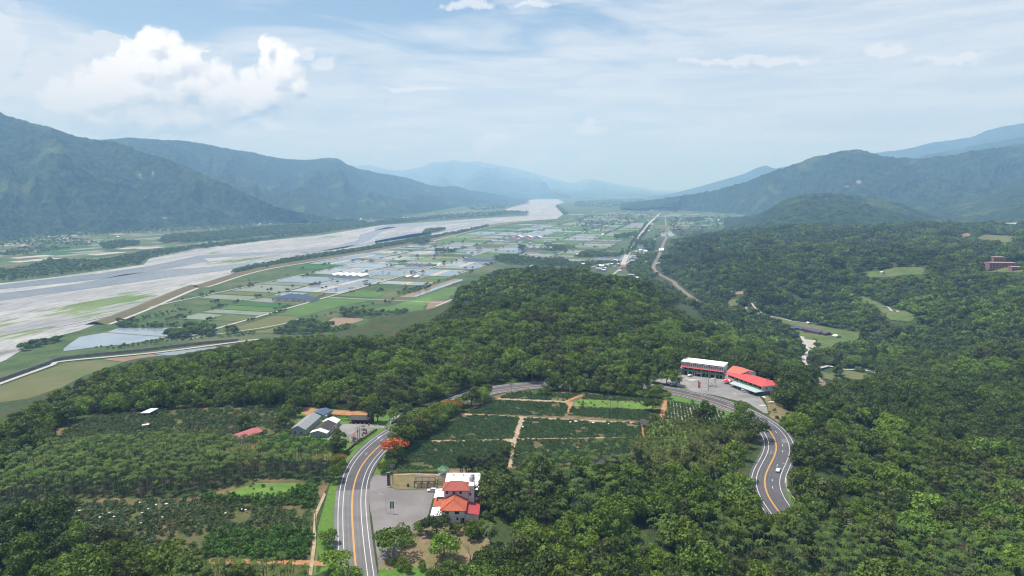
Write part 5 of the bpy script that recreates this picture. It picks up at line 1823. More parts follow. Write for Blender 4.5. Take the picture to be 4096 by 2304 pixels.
ZA = zone_q3([(-420, 1000), (-300, 900), (100, 870), (260, 810), (700, 812), (900, 790), (1150, 830), (1400, 850), (1680, 870), (1640, 960), (1560, 985), (1480, 960), (1290, 960), (1130, 1000), (940, 1055), (600, 1048), (100, 1050), (-420, 1100)])
ZOU = zone_q3([(230, 790), (320, 680), (500, 615), (880, 602), (1450, 592), (1480, 640), (1480, 740), (1150, 800), (900, 770), (700, 800), (260, 805)])
ZC1 = zone_q3([(945, 1065), (1130, 1045), (1250, 1068), (1420, 1058), (1500, 1010), (1600, 990), (1590, 1112), (1300, 1100)])
ZOL = zone_q3([(-420, 1110), (0, 1080), (600, 1068), (950, 1075), (1300, 1112), (1570, 1128), (1575, 1205), (1060, 1218), (960, 1255), (700, 1235), (600, 1175), (430, 1140), (0, 1160), (-420, 1180)])
ZC2 = zone_q3([(1060, 1228), (1575, 1212), (1562, 1372), (1000, 1368)])
ZPL = zone_q3([(900, 1490), (1550, 1485), (1545, 1700), (850, 1700)])
ZC3 = [tuple(G('F', *q)) for q in [(-300, 760), (180, 660), (900, 735), (1000, 720), (1240, 745), (1120, 945), (700, 915), (-300, 880)]]
ZGR = zone_q3([(1125, 1035), (1290, 985), (1500, 985), (1500, 1010), (1420, 1052), (1250, 1062)])
orch_ground = drape('orchard_ground', LEFTB, mat('orchard_soil', (0.060, 0.085, 0.028), (0.105, 0.098, 0.044), (0.20, 0.130, 0.075), 0.16, 0.95, 0.1, bump=.4), 0.10, 8.0)
drape('grove_floor', ZA, M_ground, 0.2, 8.0)
drape('bright_grass', ZGR, FM['bright'], 0.22, 8.0)
for pts in ([(580, 1178), (690, 1110), (790, 1062), (810, 1068), (720, 1112), (610, 1180)], [(800, 750), (850, 690), (940, 620), (1000, 600), (990, 625), (900, 670), (850, 750)]):
    drape('grass_track', zone_q3(pts), FM['meadow'], 0.2, 8.0)
drape('dirt_strip', zone_q3([(1005, 1366), (1562, 1372), (1640, 1375), (1640, 1400), (1500, 1395), (1000, 1390)]), M_soil, 0.2, 8.0)
gx, gy = jitter_grid(-330, -60, 150, 420, 2.65, .4)
k = in_poly(gx, gy, ZA) | in_poly(gx, gy, ZPL)
ARECA += [(a, b, hz(0, 300) * 0 + c_) for a, b, c_ in zip(gx[k], gy[k], H(gx[k], gy[k]))]
# a few palms standing free among the tea, by the hotel and in the orchard
for (zk, a, b) in (('T', 1050, 112), ('T', 1190, 165), ('T', 1225, 130), ('T', 1245, 175), ('T', 1320, 125), ('T', 1440, 165), ('T', 1625, 135), ('T', 1665, 170), ('T', 1870, 180), ('T', 1955, 180), ('T', 1890, 225), ('T', 2195, 200), ('T', 800, 190), ('T', 790, 195),
                   ('T', 640, 85), ('T', 680, 75), ('T', 720, 65), ('T', 750, 60), ('H', 625, 900), ('H', 665, 900), ('H', 740, 900), ('H', 810, 930), ('H', 850, 940), ('H', 925, 990), ('H', 985, 1010), ('H', 1000, 1040), ('H', 1095, 1040), ('H', 500, 800), ('H', 590, 820), ('H', 120, 690), ('H', 270, 690), ('H', 330, 700), ('H', 30, 680),
                   ('T', 1560, 640), ('T', 1620, 650), ('T', 1690, 660), ('T', 1750, 640), ('T', 1800, 660), ('T', 1850, 650), ('T', 1900, 640), ('T', 1680, 690), ('T', 1720, 700), ('T', 1780, 700), ('T', 1840, 690), ('T', 1500, 680), ('T', 1450, 660)):
    g = G(zk, a, b)
    ARECA.append((g[0], g[1], hz(*g)))
AR = np.array(ARECA)
d_, _ = road_dist(AR[:, 0], AR[:, 1])
AR = AR[d_ > 11.5]
px, py, dep = project(AR[:, 0], AR[:, 1], AR[:, 2] + 9)
inv = (px > -30) & (px < 4126) & (py < 2320)
order = np.argsort(np.where(inv, dep, 1e9))
for n_, i in enumerate(order[:290]):
    x, y, z = AR[i]
    zn = 'at the near edge of the left palm grove' if x < -60 else 'in the lower right palm belt' if x > 40 else 'below the tea field'
    kd = int(RNG.integers(4))
    s_ = RNG.uniform(.8, 1.15)
    sz = 'tall' if s_ * (9.5, 11.0, 8.2, 10.2)[kd] > 10.3 else 'short' if s_ * (9.5, 11.0, 8.2, 10.2)[kd] < 8.6 else 'middling'
    dd = 'front' if n_ < 60 else 'second' if n_ < 120 else 'third' if n_ < 180 else 'fourth' if n_ < 240 else 'fifth'
    lb = '%s %s-frond areca palm %s, %s rank' % (sz, ('nine', 'ten', 'eight', 'nine')[kd], zn, dd)
    t_ = thing('areca_palm', lb, 'palm', (x, y, z), RNG.uniform(0, 6.28), lb.replace('palm ', 'palms '))
    t_.scale = (s_, s_, s_)
    link('crown', AR_CROWN[kd], t_)
    link('trunk', AR_TRUNK[kd], t_)
rest = order[290:]
scatter('palm_grove', AR[rest], RNG.uniform(0, 6.28, len(rest)), scl3(RNG.uniform(.78, 1.15, len(rest))), RNG.integers(0, 4, len(rest)), C_ARECA, RNG.normal(0, .05, (len(rest), 2)))


ORD = ['first', 'second', 'third', 'fourth', 'fifth', 'sixth', 'seventh', 'eighth', 'ninth', 'tenth', 'eleventh', 'twelfth', 'thirteenth', 'fourteenth', 'fifteenth', 'sixteenth', 'seventeenth', 'eighteenth']


def orchard_label(x, y, s_):
    sx = float(project(np.array([x]), np.array([y]), np.array([1.0]))[0][0])
    size = 'tiny' if s_ < .75 else 'small' if s_ < .9 else 'well-grown' if s_ < 1.0 else 'large'
    where = 'beside the ditch path' if sx > 1130 else 'behind the citrus rows' if sx > 860 else 'right of the grass track' if sx > 600 else 'around the white sacks' if sx > 380 else 'at the wood edge'
    dd = 'front' if y < 272 else 'middle' if y < 290 else 'back'
    return ('%s grey-green fruit tree %s, %s of the pale orchard' % (size, where, dd), '%s orchard trees %s, %s' % (size, where, dd))


def citrus_label(x, y, s_):
    k = int((y - 225) / 3.1)
    sx = float(project(np.array([x]), np.array([y]), np.array([1.0]))[0][0])
    where = 'near the ditch path' if sx > 1120 else 'in mid row' if sx > 950 else 'at the far row end'
    if y < 262:
        blk = 'below the pale orchard'
    elif y < 300:
        blk = 'below the bright grass'
    else:
        blk = 'below the farm sheds'
    size = 'taller' if s_ > 1.0 else 'shorter'
    rw = ORD[max(0, min(17, k))] if y < 262 else 'next'
    return ('%s bright citrus tree %s, %s, %s row' % (size, blk, where, rw), 'citrus trees %s, %s, %s row, %s' % (blk, where, rw, size))


def tea_label(x, y, s_):
    where = 'beside the fan palms' if x > -30 else 'behind the pavilion' if x > -45 else 'by the bare soil patch'
    size = 'big' if s_ > 1.15 else 'middling' if s_ > .97 else 'small'
    k = ORD[max(0, min(17, int((y - 300) / 3.0)))]
    return ('%s dark tea bush %s, %s strip of the near field' % (size, where, k), '%s tea bushes %s, strip %s' % (size, where, k))


def crop(zone_polys, sp_, keep, jit, crowns, coll, name, label, cat, group, stuffname, srange, solo_n, trunk=None, rot=0.0, row=None, gapn=0.0, lab=None):
    allp = np.concatenate([np.array(z_) for z_ in zone_polys])
    x0, x1, y0, y1 = allp[:, 0].min() - 5, allp[:, 0].max() + 5, allp[:, 1].min() - 5, allp[:, 1].max() + 5
    c0 = np.array([(x0 + x1) / 2, (y0 + y1) / 2])
    hw = np.hypot(x1 - x0, y1 - y0) / 2
    sx, sy = row or (sp_, sp_)
    gx, gy = np.meshgrid(np.arange(-hw, hw, sx), np.arange(-hw, hw, sy))
    gx = gx.ravel() + RNG.uniform(-jit, jit, gx.size) * sx
    gy = gy.ravel() + RNG.uniform(-jit, jit, gy.size) * sy
    X = c0[0] + gx * math.cos(rot) - gy * math.sin(rot)
    Y = c0[1] + gx * math.sin(rot) + gy * math.cos(rot)
    k = np.zeros(len(X), bool)
    for z_ in zone_polys:
        k |= in_poly(X, Y, z_)
    k &= RNG.random(len(X)) < keep
    if gapn:
        k &= fbm(X / 7.0, Y / 7.0, 3) > gapn
    d__, _ = road_dist(X[k], Y[k])
    X, Y = X[k][d__ > 11], Y[k][d__ > 11]
    Z = H(X, Y)
    px, py, dep = project(X, Y, Z + 1)
    inv = (px > 0) & (px < 4096) & (py < 2300)
    order = np.argsort(np.where(inv, dep, 1e9))
    for i in order[:solo_n]:
        kd = int(RNG.integers(len(crowns)))
        s_ = RNG.uniform(*srange)
        if lab:
            label, group = lab(X[i], Y[i], s_)
        if trunk is None:
            o = link(name, crowns[kd])
            o.location = (X[i], Y[i], Z[i])
            o.rotation_euler = (0, 0, RNG.uniform(0, 6.28))
            tag(o, label, cat, group)
            o.scale = (s_, s_, s_)
        else:
            t_ = thing(name, label, cat, (X[i], Y[i], Z[i]), RNG.uniform(0, 6.28), group)
            t_.scale = (s_, s_, s_)
            link('crown', crowns[kd], t_)
            link('trunk', trunk, t_)
    r = order[solo_n:]
    if len(r):
        scatter(stuffname, np.stack([X[r], Y[r], Z[r]], -1), RNG.uniform(0, 6.28, len(r)), scl3(RNG.uniform(*srange, len(r))), RNG.integers(0, len(crowns), len(r)), coll)


ZOX = zone_q3([(420, 1135), (600, 1172), (700, 1232), (965, 1252), (1000, 1370), (1010, 1480), (700, 1480), (640, 1330), (500, 1240)])
crop([ZOL, ZOU, ZOX], 3.3, .96, .15, OR_CROWN, C_ORCH, 'orchard_tree', 'low grey-green fruit tree in the pale orchard on bare soil', 'fruit tree', 'fruit trees of the pale orchard', 'orchard', (.66, 1.08), 285, OR_TRUNK, 0.2, gapn=.315, lab=orchard_label)
crop([ZC2, ZC1, ZC3], 3.1, .97, .12, CI_CROWN, C_CITRUS, 'citrus_tree', 'bright green rounded citrus tree in close rows beside the grass verge', 'citrus tree', 'citrus trees in close rows', 'citrus_orchard', (.85, 1.15), 285, OR_TRUNK, 0.06, lab=citrus_label)
for (x, y, z) in BAMB:
    kd = int(RNG.integers(3))
    if RNG.random() < .75:
        s_ = RNG.uniform(.8, 1.1)
        lb = '%s feathery olive bamboo clump %s, %s' % ('tall' if s_ > .95 else 'lower', 'next to the tall grass' if x < 88 else 'towards the right bend' if x > 112 else 'in the middle of the stand', 'front side' if y < 350 else 'centre' if y < 372 else 'back side')
        t_ = thing('bamboo_clump', lb, 'bamboo', (x, y, z), RNG.uniform(0, 6.28), lb.replace('clump', 'clumps'))
        t_.scale = (s_, s_, s_)
        link('foliage', BAM[kd][0], t_)
        link('culm', BAM[kd][1], t_)

gx, gy = jitter_grid(0, 180, 300, 460, 2.6)
k = in_poly(gx, gy, GRASSZ) | in_poly(gx, gy, GRASSY)
C_BAM = proto_set('proto_bamboo', [[a] for a, b in BAM])
drape('rough_grass', GRASSZ, FM['bright'], 0.1, 8.0)
scatter('tall_grass', np.stack([gx[k], gy[k], H(gx[k], gy[k])], -1), RNG.uniform(0, 6.28, k.sum()), scl3(RNG.uniform(.22, .42, k.sum())), RNG.integers(0, 3, k.sum()), C_BAM)
drape('rough_grass', ROADGAP, M_grass, 0.05, 8.0)
# ------------------------------------------------------------------ tea fields
TF = {
    'a': [(640, 235), (1112, 256), (1050, 446), (215, 457), (300, 420)],
    'b': [(1150, 263), (2150, 316), (2167, 431), (1105, 442)],
    'c': [(215, 470), (965, 457), (1035, 485), (1010, 670), (560, 700), (60, 715), (120, 560)],
    'd': [(1095, 452), (2170, 437), (2195, 520), (1960, 600), (1700, 640), (1050, 690), (1060, 600)],
    'e': [(950, 80), (1060, 38), (1640, 58), (1500, 115), (950, 95)],
    'f': [(870, 112), (1400, 130), (1500, 138), (1528, 170), (1515, 218), (1490, 250), (660, 225), (800, 140)],
    'g': [(1685, 58), (2345, 112), (2330, 138), (2210, 130), (1640, 100)],
    'h': [(1560, 170), (2320, 208), (2308, 300), (2200, 300), (1530, 240)],
}
TFP = {k: [tuple(G('T', *q)) for q in v] for k, v in TF.items()}
drape('tea_field_soil', TEAB, mat('tea_field_earth', (0.080, 0.086, 0.040), (0.19, 0.13, 0.075), (0.060, 0.085, 0.032), 0.13, 0.95, 0.1, bump=.4), 0.08, 8.0)
for pts, m_ in (([(1115, 255), (1150, 258), (1100, 435), (1160, 448), (1095, 468), (1080, 570), (1045, 690), (1010, 680), (1040, 560), (1035, 480), (965, 450), (1050, 430)], M_path),
                ([(215, 458), (600, 455), (965, 445), (965, 460), (600, 470), (210, 476)], M_path), ([(1105, 441), (1800, 430), (2168, 430), (2168, 437), (1800, 438), (1100, 450)], M_path),
                ([(800, 125), (930, 90), (1500, 118), (1575, 125), (1570, 135), (1480, 130), (920, 103), (830, 130)], M_path), ([(1505, 135), (1575, 130), (1560, 165), (1535, 215), (1515, 210), (1535, 165)], M_soil),
                ([(1640, 62), (1675, 60), (1540, 118), (1500, 116)], M_soil), ([(2360, 115), (2390, 118), (2375, 180), (2345, 290), (2305, 285), (2330, 190)], M_soil),
                ([(2150, 320), (2180, 322), (2190, 420), (2218, 515), (2195, 515), (2165, 430)], M_soil), ([(640, 225), (1120, 250), (1560, 275), (2140, 305), (2130, 318), (1560, 288), (1100, 262), (640, 238)], M_path)):
    drape('field_path', [tuple(G('T', *q)) for q in pts], m_, 0.16, 8.0)
drape('bright_grass', [tuple(G('T', *q)) for q in [(1580, 130), (1630, 103), (2205, 135), (2330, 175), (2180, 195), (1565, 160)]], FM['bright'], 0.18, 8.0)
crop([TFP[c_] for c_ in 'abcdefgh'], 1.3, .95, .15, TE_CROWN, C_TEA, 'tea_bush', 'low dark green tea bush in the near tea field beside the fan palms', 'tea bush', 'tea bushes in the near tea field', 'tea_plants', (.8, 1.35), 285, None, 0.12, (1.0, 1.65), .27, lab=tea_label)
# the striped plot: rows running up the slope with bare soil between
STRIPED = [tuple(G('q4', *q)) for q in [(785, 570), (930, 588), (1070, 622), (1060, 660), (1000, 700), (900, 720), (770, 665)]]
drape('striped_plot_soil', STRIPED, M_path, 0.12, 8.0)
a_, b_ = G('q4', 960, 720), G('q4', 930, 590)
rot_ = math.atan2(b_[1] - a_[1], b_[0] - a_[0]) - math.pi / 2
crop([STRIPED], 1, .97, .16, TE_CROWN, C_TEA, 'tea_bush', 'tea', 'tea bush', 'tea', 'striped_tea_rows', (.95, 1.2), 0, None, rot_, (2.05, 0.8))
# ================================================================== GROUND SHEETS ROUND THE BUILDINGS
drape('parking_lot', [tuple(G('R', *q)) for q in [(352, 545), (545, 541), (598, 735), (700, 772), (960, 772), (1240, 790), (1225, 880), (1190, 1000), (1140, 1190), (1000, 1230), (960, 1300), (930, 1420)]] + [tuple(G('N', *q)) for q in [(900, 300), (700, 560), (570, 780), (440, 830), (405, 650), (345, 250), (322, 60), (290, -60)]] + [tuple(G('R', *q)) for q in [(300, 1100), (275, 880), (282, 700), (320, 600)]], M_oldasphalt, 0.16, 6.0)
drape('dry_grass_yard', [tuple(G('R', *q)) for q in [(592, 562), (1290, 545), (1420, 480), (1930, 520), (1950, 1300), (1750, 1330), (1560, 1300), (1240, 800), (960, 765), (700, 765), (600, 730)]], M_drygrass, 0.10, 6.0)
drape('concrete_walk', [tuple(G('R', *q)) for q in [(640, 543), (940, 532), (1290, 545), (1330, 555), (1290, 562), (940, 550), (640, 560)]], M_path, 0.18, 6.0)
drape('dry_grass_yard', GARD, M_drygrass, 0.13, 6.0)
drape('mown_grass', [tuple(G('N', *q)) for q in [(430, 835), (600, 785), (1150, 820), (1300, 860), (1300, 1100), (380, 1100)]], M_grass, 0.20, 6.0)
drape('mown_grass', [tuple(G('R', *q)) for q in [(345, 543), (420, 400), (512, 240), (560, 215), (640, 300), (620, 420), (600, 520), (560, 540)]], M_grass, 0.2, 5.0)
VERGE_OUT = [('q3', 1575, 1449), ('q3', 1592, 1300), ('q3', 1600, 1200), ('q3', 1640, 1060), ('q3', 1662, 985), ('q3', 1710, 900), ('q3', 1760, 830), ('q3', 1830, 770), ('q3', 1900, 712)]
vin = [tuple(ROADC[i] + ROADN[i] * (offs(ROADS[i], 7.4, 10.2))) for i in range(0, len(ROADC), 4) if ROADS[i] < S2 - 20 and ROADS[i] > 30]
drape('grass_verge', [tuple(G(*q)) for q in VERGE_OUT[::-1]] + vin[:1] * 0 + vin[0:] if False else [tuple(G(*q)) for q in VERGE_OUT] + vin[::-1], M_grass, 0.05, 5.0)
drape('ditch_path', [tuple(G('q3', *q)) for q in [(1570, 1449), (1590, 1290), (1592, 1150), (1640, 1040), (1630, 1030), (1580, 1140), (1572, 1290), (1552, 1449)]], M_path, 0.22, 5.0)
drape('hotel_yard', [tuple(G('H', *q)) for q in [(200, 470), (340, 452), (460, 468), (1140, 560), (1340, 640), (1750, 860), (1800, 860), (1880, 960), (1950, 1060), (1975, 1190), (1900, 1180), (1560, 970), (1440, 965), (1000, 850), (560, 770), (380, 700), (0, 620), (-250, 560), (0, 540), (110, 500)]], M_lot, 0.16, 6.0)
drape('bare_slope', BARE, M_drygrass, 0.12, 6.0)
drape('grass_strip', [tuple(G('B', *q)) for q in [(935, 1030), (960, 1040), (1000, 1150), (1060, 1230), (1240, 1390), (1190, 1395), (1040, 1290), (975, 1200)]], M_grass, 0.28, 5.0)
drape('concrete_yard', [tuple(G('F', *q)) for q in [(855, 700), (1000, 560), (1125, 425), (1290, 414), (1700, 425), (1890, 440), (1850, 495), (1500, 482), (1360, 560), (1250, 640), (1000, 722)]], M_lot, 0.16, 5.0)
drape('side_road', [tuple(G('F', *q)) for q in [(1890, 430), (2000, 330), (2120, 215), (2420, 175), (2450, 200), (2200, 232), (2080, 330), (1960, 430)]], M_conc, 0.2, 5.0)
drape('farm_lawn', YARD, M_grass, 0.08, 6.0)
drape('patio_paving', [tuple(G('F', *q)) for q in [(1260, 650), (1370, 570), (1510, 490), (1690, 500), (1640, 560), (1400, 730), (1270, 725)]], M_oldasphalt, 0.2, 5.0)
for pts in ([(400, 150), (430, 120), (660, 150), (800, 160), (1000, 180), (950, 212), (820, 218), (640, 238), (540, 262), (480, 232), (330, 222)], [(1030, 185), (1590, 200), (1580, 297), (1290, 290), (955, 252)]):
    drape('tilled_plot', [tuple(G('F', *q)) for q in pts], M_soil, 0.2, 5.0)
q_ = [tuple(G('H', *q)) for q in [(700, 660), (780, 642), (900, 645), (1010, 665), (1110, 710), (1100, 735), (1010, 745), (880, 735), (760, 700)]]
tag(MB().prism(q_[::-1], 0.17, 0.34).build('traffic_island', M_oldasphalt), 'low oval traffic island carrying the white sculpture', 'traffic island')

# ================================================================== PAINT AND METAL
M_wall = mat('white_plaster', (0.66, 0.63, 0.64), (0.56, 0.54, 0.55), (0.48, 0.45, 0.44), 0.7, 0.9, 0.2, space='object')
M_pinkwall = mat('faded_pink_plaster', (0.52, 0.43, 0.45), (0.46, 0.38, 0.40), None, 0.6, 0.9, 0.2, space='object')
M_greywall = mat('grey_metal_wall', (0.25, 0.27, 0.29), (0.31, 0.33, 0.345), None, 0.8, 0.7, 0.3, space='object')
M_whiteroof = mat('white_sheet_roof', (0.76, 0.76, 0.74), (0.68, 0.68, 0.66), None, 0.4, 0.55, 0.3, space='object')
M_glass = mat('dark_window_glass', (0.020, 0.026, 0.032), None, None, 1, 0.12, 0.5)
M_frame = mat('pale_window_frame', (0.55, 0.54, 0.52), None, None, 1, 0.6, 0.3)
M_dark = mat('dark_opening', (0.018, 0.017, 0.017), None, None, 1, 0.9, 0.1)
M_brown = mat('brown_wood', (0.115, 0.062, 0.036), (0.15, 0.085, 0.05), None, 1.5, 0.8, 0.2, space='object')
M_oldwood = mat('weathered_timber', (0.155, 0.125, 0.105), (0.22, 0.185, 0.155), None, 1.5, 0.95, 0.1, space='object')
M_steel = mat('galvanised_steel', (0.42, 0.43, 0.44), (0.34, 0.35, 0.36), None, 1.5, 0.45, 0.5, 0.5, space='object')
M_concpole = mat('concrete_pole', (0.17, 0.165, 0.155), (0.22, 0.21, 0.20), None, 1.5, 0.9, 0.2, space='object')
M_black = mat('black_painted_metal', (0.020, 0.021, 0.023), None, None, 1, 0.5, 0.4)
M_tyre = mat('tyre_rubber', (0.02, 0.02, 0.02), None, None, 1, 0.9, 0.2)
M_carwhite = mat('white_car_paint', (0.74, 0.75, 0.76), None, None, 1, 0.25, 0.5)
M_carsilver = mat('silver_car_paint', (0.46, 0.48, 0.50), None, None, 1, 0.3, 0.5, 0.3)
M_carblue = mat('dark_blue_truck_paint', (0.045, 0.07, 0.11), None, None, 1, 0.4, 0.5)
M_redlamp = mat('red_lamp_lens', (0.42, 0.03, 0.03), None, None, 1, 0.3, 0.5)
M_teal = mat('green_sign_paint', (0.030, 0.105, 0.075), None, None, 1, 0.6, 0.3)
M_signpale = mat('pale_sign_panel', (0.30, 0.38, 0.36), (0.38, 0.44, 0.42), None, 1, .7, .2, space='object')
M_green = mat('green_balcony_panel', (0.075, 0.21, 0.095), (0.20, 0.30, 0.20), None, 1.2, 0.8, 0.2, space='object', edge=(.5, .6))
M_greentile = mat('green_glazed_tile', (0.055, 0.150, 0.062), (0.085, 0.19, 0.085), (0.16, 0.21, 0.13), 1.2, 0.55, 0.4, space='object')
M_aqua = mat('pale_aqua_sheet_roof', (0.33, 0.42, 0.40), (0.40, 0.47, 0.45), None, 0.5, 0.6, 0.3, space='object')
M_tent = mat('red_canvas', (0.52, 0.035, 0.07), None, None, 1, 0.8, 0.2)
M_solar = mat('solar_panels', (0.045, 0.060, 0.095), (0.06, 0.075, 0.115), None, 0.5, 0.25, 0.5, space='object')


def roof_mat(name, a, b, axis=0, pitch=0.34, c=None):
    """ribbed roof: colour with wear, ribs as relief"""
    m = mat(name, a, b, c, 0.8, 0.75, 0.25, space='object', edge=(.4, .7))
    t = NT(m.node_tree)
    bs = m.node_tree.nodes['Principled BSDF']
    co = t.n('ShaderNodeTexCoord').outputs['Object']
    w = t.n('ShaderNodeTexWave', wave_type='BANDS', bands_direction='XYZ'[axis])
    w.inputs['Scale'].default_value = 0.314 / pitch
    t.put(w.inputs['Vector'], co)
    bn = t.n('ShaderNodeBump')
    bn.inputs['Strength'].default_value = 0.8
    bn.inputs['Distance'].default_value = 0.08
    t.put(bn.inputs['Height'], w.outputs['Fac'])
    t.put(bs.inputs['Normal'], bn.outputs[0])
    return m


M_redtile = roof_mat('orange_red_roof_tile', (0.43, 0.115, 0.056), (0.35, 0.088, 0.046), 0, 0.42, (0.34, 0.085, 0.05))
M_redtile_s = roof_mat('side_roof_tile', (0.47, 0.105, 0.042), (0.40, 0.085, 0.038), 1, 0.42)
M_oldred = roof_mat('weathered_red_tile', (0.36, 0.085, 0.060), (0.29, 0.085, 0.070), 0, 0.42, (0.25, 0.10, 0.085))
M_redsheet = roof_mat('red_sheet_roof', (0.36, 0.055, 0.058), (0.33, 0.055, 0.06), 1, 0.5)
M_hotelred = roof_mat('bright_red_sheet_roof', (0.48, 0.080, 0.075), (0.43, 0.080, 0.076), 1, 0.8)
M_hallred = roof_mat('faded_orange_sheet_roof', (0.47, 0.14, 0.10), (0.42, 0.135, 0.10), 1, 0.8)
M_pinksheet = roof_mat('faded_pink_sheet_roof', (0.36, 0.10, 0.115), (0.40, 0.135, 0.145), 0, 0.8)
M_greysheet = roof_mat('grey_sheet_roof', (0.235, 0.25, 0.26), (0.27, 0.285, 0.295), 0, 0.8)
M_blackroof = roof_mat('charcoal_roof', (0.050, 0.046, 0.044), (0.068, 0.062, 0.058), 0, 0.6)
M_cream = roof_mat('cream_sheet_roof', (0.66, 0.65, 0.56), (0.60, 0.59, 0.52), 0, 0.8)
M_bluesolar = roof_mat('blue_panel_roof', (0.070, 0.105, 0.165), (0.085, 0.12, 0.18), 0, 0.9)


def facing(o):
    bm = bmesh.new()
    bm.from_mesh(o.data)
    bmesh.ops.recalc_face_normals(bm, faces=bm.faces)
    bm.to_mesh(o.data)
    bm.free()
    return o


def hip(q, x0, x1, y0, y1, z0, z1, rx0, rx1, ry0, ry1, th=0.15):
    """hipped roof skin over a box outline up to a ridge line (or point)"""
    b = [(x0, y0, z0), (x1, y0, z0), (x1, y1, z0), (x0, y1, z0)]
    r = [(rx0, ry0, z1), (rx1, ry1, z1)]
    lo = [(p[0], p[1], p[2] - th) for p in b]
    vs = b + r + lo
    if abs(ry1 - ry0) < 1e-6:        # ridge along x
        fs = [(0, 1, 5, 4), (1, 2, 5), (2, 3, 4, 5), (3, 0, 4)]
    else:                            # ridge along y
        fs = [(0, 1, 4), (1, 2, 5, 4), (2, 3, 5), (3, 0, 4, 5)]
    fs += [(9, 8, 7, 6), (0, 6, 7, 1), (1, 7, 8, 2), (2, 8, 9, 3), (3, 9, 6, 0)]
    q.add(vs, fs)


def gable(q, x0, x1, y0, y1, z0, z1, ov=0.4, th=0.14, asym=0.5):
    """pitched roof, ridge along y, as two slabs"""
    xm = x0 + (x1 - x0) * asym
    s0, s1 = (z1 - z0) / (xm - x0), (z1 - z0) / (x1 - xm)
    a = [(x0 - ov, y0 - ov, z0 - ov * s0), (xm, y0 - ov, z1), (xm, y1 + ov, z1), (x0 - ov, y1 + ov, z0 - ov * s0)]
    b = [(xm, y0 - ov, z1), (x1 + ov, y0 - ov, z0 - ov * s1), (x1 + ov, y1 + ov, z0 - ov * s1), (xm, y1 + ov, z1)]
    q.slab([(p[0], p[1], p[2] + th) for p in a], th)
    q.slab([(p[0], p[1], p[2] + th) for p in b], th)


def gwall(q, x0, x1, y0, y1, zb, z0, z1, asym=0.5):
    """walls of a gabled house, ridge along y"""
    xm = x0 + (x1 - x0) * asym
    vs = [(x0, y0, zb), (x1, y0, zb), (x1, y1, zb), (x0, y1, zb), (x0, y0, z0), (x1, y0, z0), (x1, y1, z0), (x0, y1, z0), (xm, y0, z1), (xm, y1, z1)]
    q.add(vs, [(0, 1, 5, 8, 4), (1, 2, 6, 5), (2, 3, 7, 9, 6), (3, 0, 4, 7), (3, 2, 1, 0)])


def window(parent, x, y, z, w, h, face='front', arch=False, m_frame=None, glass=None):
    """a framed window standing 4 cm proud of the wall, its pane set back"""
    d = 0.06
    f = MB()
    t = 0.09
    P = []
    if arch:
        pts = [(-w / 2, 0), (w / 2, 0), (w / 2, h * .62)] + [(w / 2 * math.cos(a), h * .62 + h * .38 * math.sin(a)) for a in np.linspace(0, math.pi, 7)[1:-1]] + [(-w / 2, h * .62)]
    else:
        pts = [(-w / 2, 0), (w / 2, 0), (w / 2, h), (-w / 2, h)]

    def tr(u, v, o):
        return {'front': (x + u, y - o, z + v), 'right': (x + o, y + u, z + v), 'left': (x - o, y - u, z + v)}[face]
    n = len(pts)
    cx_ = 0
    cy_ = h / 2
    inn = [(u * (1 - 2 * t / w), cy_ + (v - cy_) * (1 - 2 * t / h)) for u, v in pts]
    f.add([tr(u, v, 0.0) for u, v in pts] + [tr(u, v, d) for u, v in pts] + [tr(u, v, d) for u, v in inn] + [tr(u, v, 0.0) for u, v in inn],
          [(i, (i + 1) % n, n + (i + 1) % n, n + i) for i in range(n)] + [(n + i, n + (i + 1) % n, 2 * n + (i + 1) % n, 2 * n + i) for i in range(n)] + [(2 * n + i, 2 * n + (i + 1) % n, 3 * n + (i + 1) % n, 3 * n + i) for i in range(n)])
    if w > 0.9 and not arch:
        a, b = tr(-0.04, t, 0.015), tr(0.04, h - t, d - .005)
        f.box(min(a[0], b[0]), max(a[0], b[0]), min(a[1], b[1]), max(a[1], b[1]), a[2], b[2])
    o = facing(f.build('window', m_frame or M_frame, parent))
    g = MB().add([tr(u, v, 0.012) for u, v in inn], [tuple(range(n))])
    go = g.build('pane', glass or M_glass, o)
    return o


# ================================================================== RED-ROOFED RESTAURANT
bx_, by_ = -25.0, 290.0
rest_ = thing('restaurant', 'white and pink restaurant with stepped red tiled roofs beside the parking lot', 'restaurant', (bx_, by_, 0))


def L_(x, y):
    return x - bx_, y - by_


def rbox(q, x0, x1, y0, y1, z0, z1):
    q.box(x0 - bx_, x1 - bx_, y0 - by_, y1 - by_, z0, z1)


q = MB(); rbox(q, -29.6, -19.9, 279.2, 289.0, 0, 5.6); w1 = q.build('wall', M_wall, rest_)
q = MB(); rbox(q, -29.66, -19.84, 279.12, 279.2, 2.75, 2.95); q.build('ledge', M_conc, w1)
q = MB(); hip(q, -30.3 - bx_, -19.2 - bx_, 278.5 - by_, 289.0 - by_, 5.62, 8.3, -24.8 - bx_, -24.8 - bx_, 284.0 - by_, 289.0 - by_)
rf = facing(q.build('roof', M_redtile, rest_)); rf['label'] = 'bright orange-red lower tiled roof'
q = MB()
for a, b in (((-30.3, 278.5, 5.62), (-24.8, 284.0, 8.3)), ((-19.2, 278.5, 5.62), (-24.8, 284.0, 8.3)), ((-24.8, 284.0, 8.3), (-24.8, 289.0, 8.3)), ((-30.3, 288.9, 5.75), (-24.8, 288.9, 8.42)), ((-19.2, 288.9, 5.75), (-24.8, 288.9, 8.42))):
    q.tube([(a[0] - bx_, a[1] - by_, a[2] + .04), (b[0] - bx_, b[1] - by_, b[2] + .04)], 0.16, 6)
q.build('ridge_tiles', M_oldred, rf)
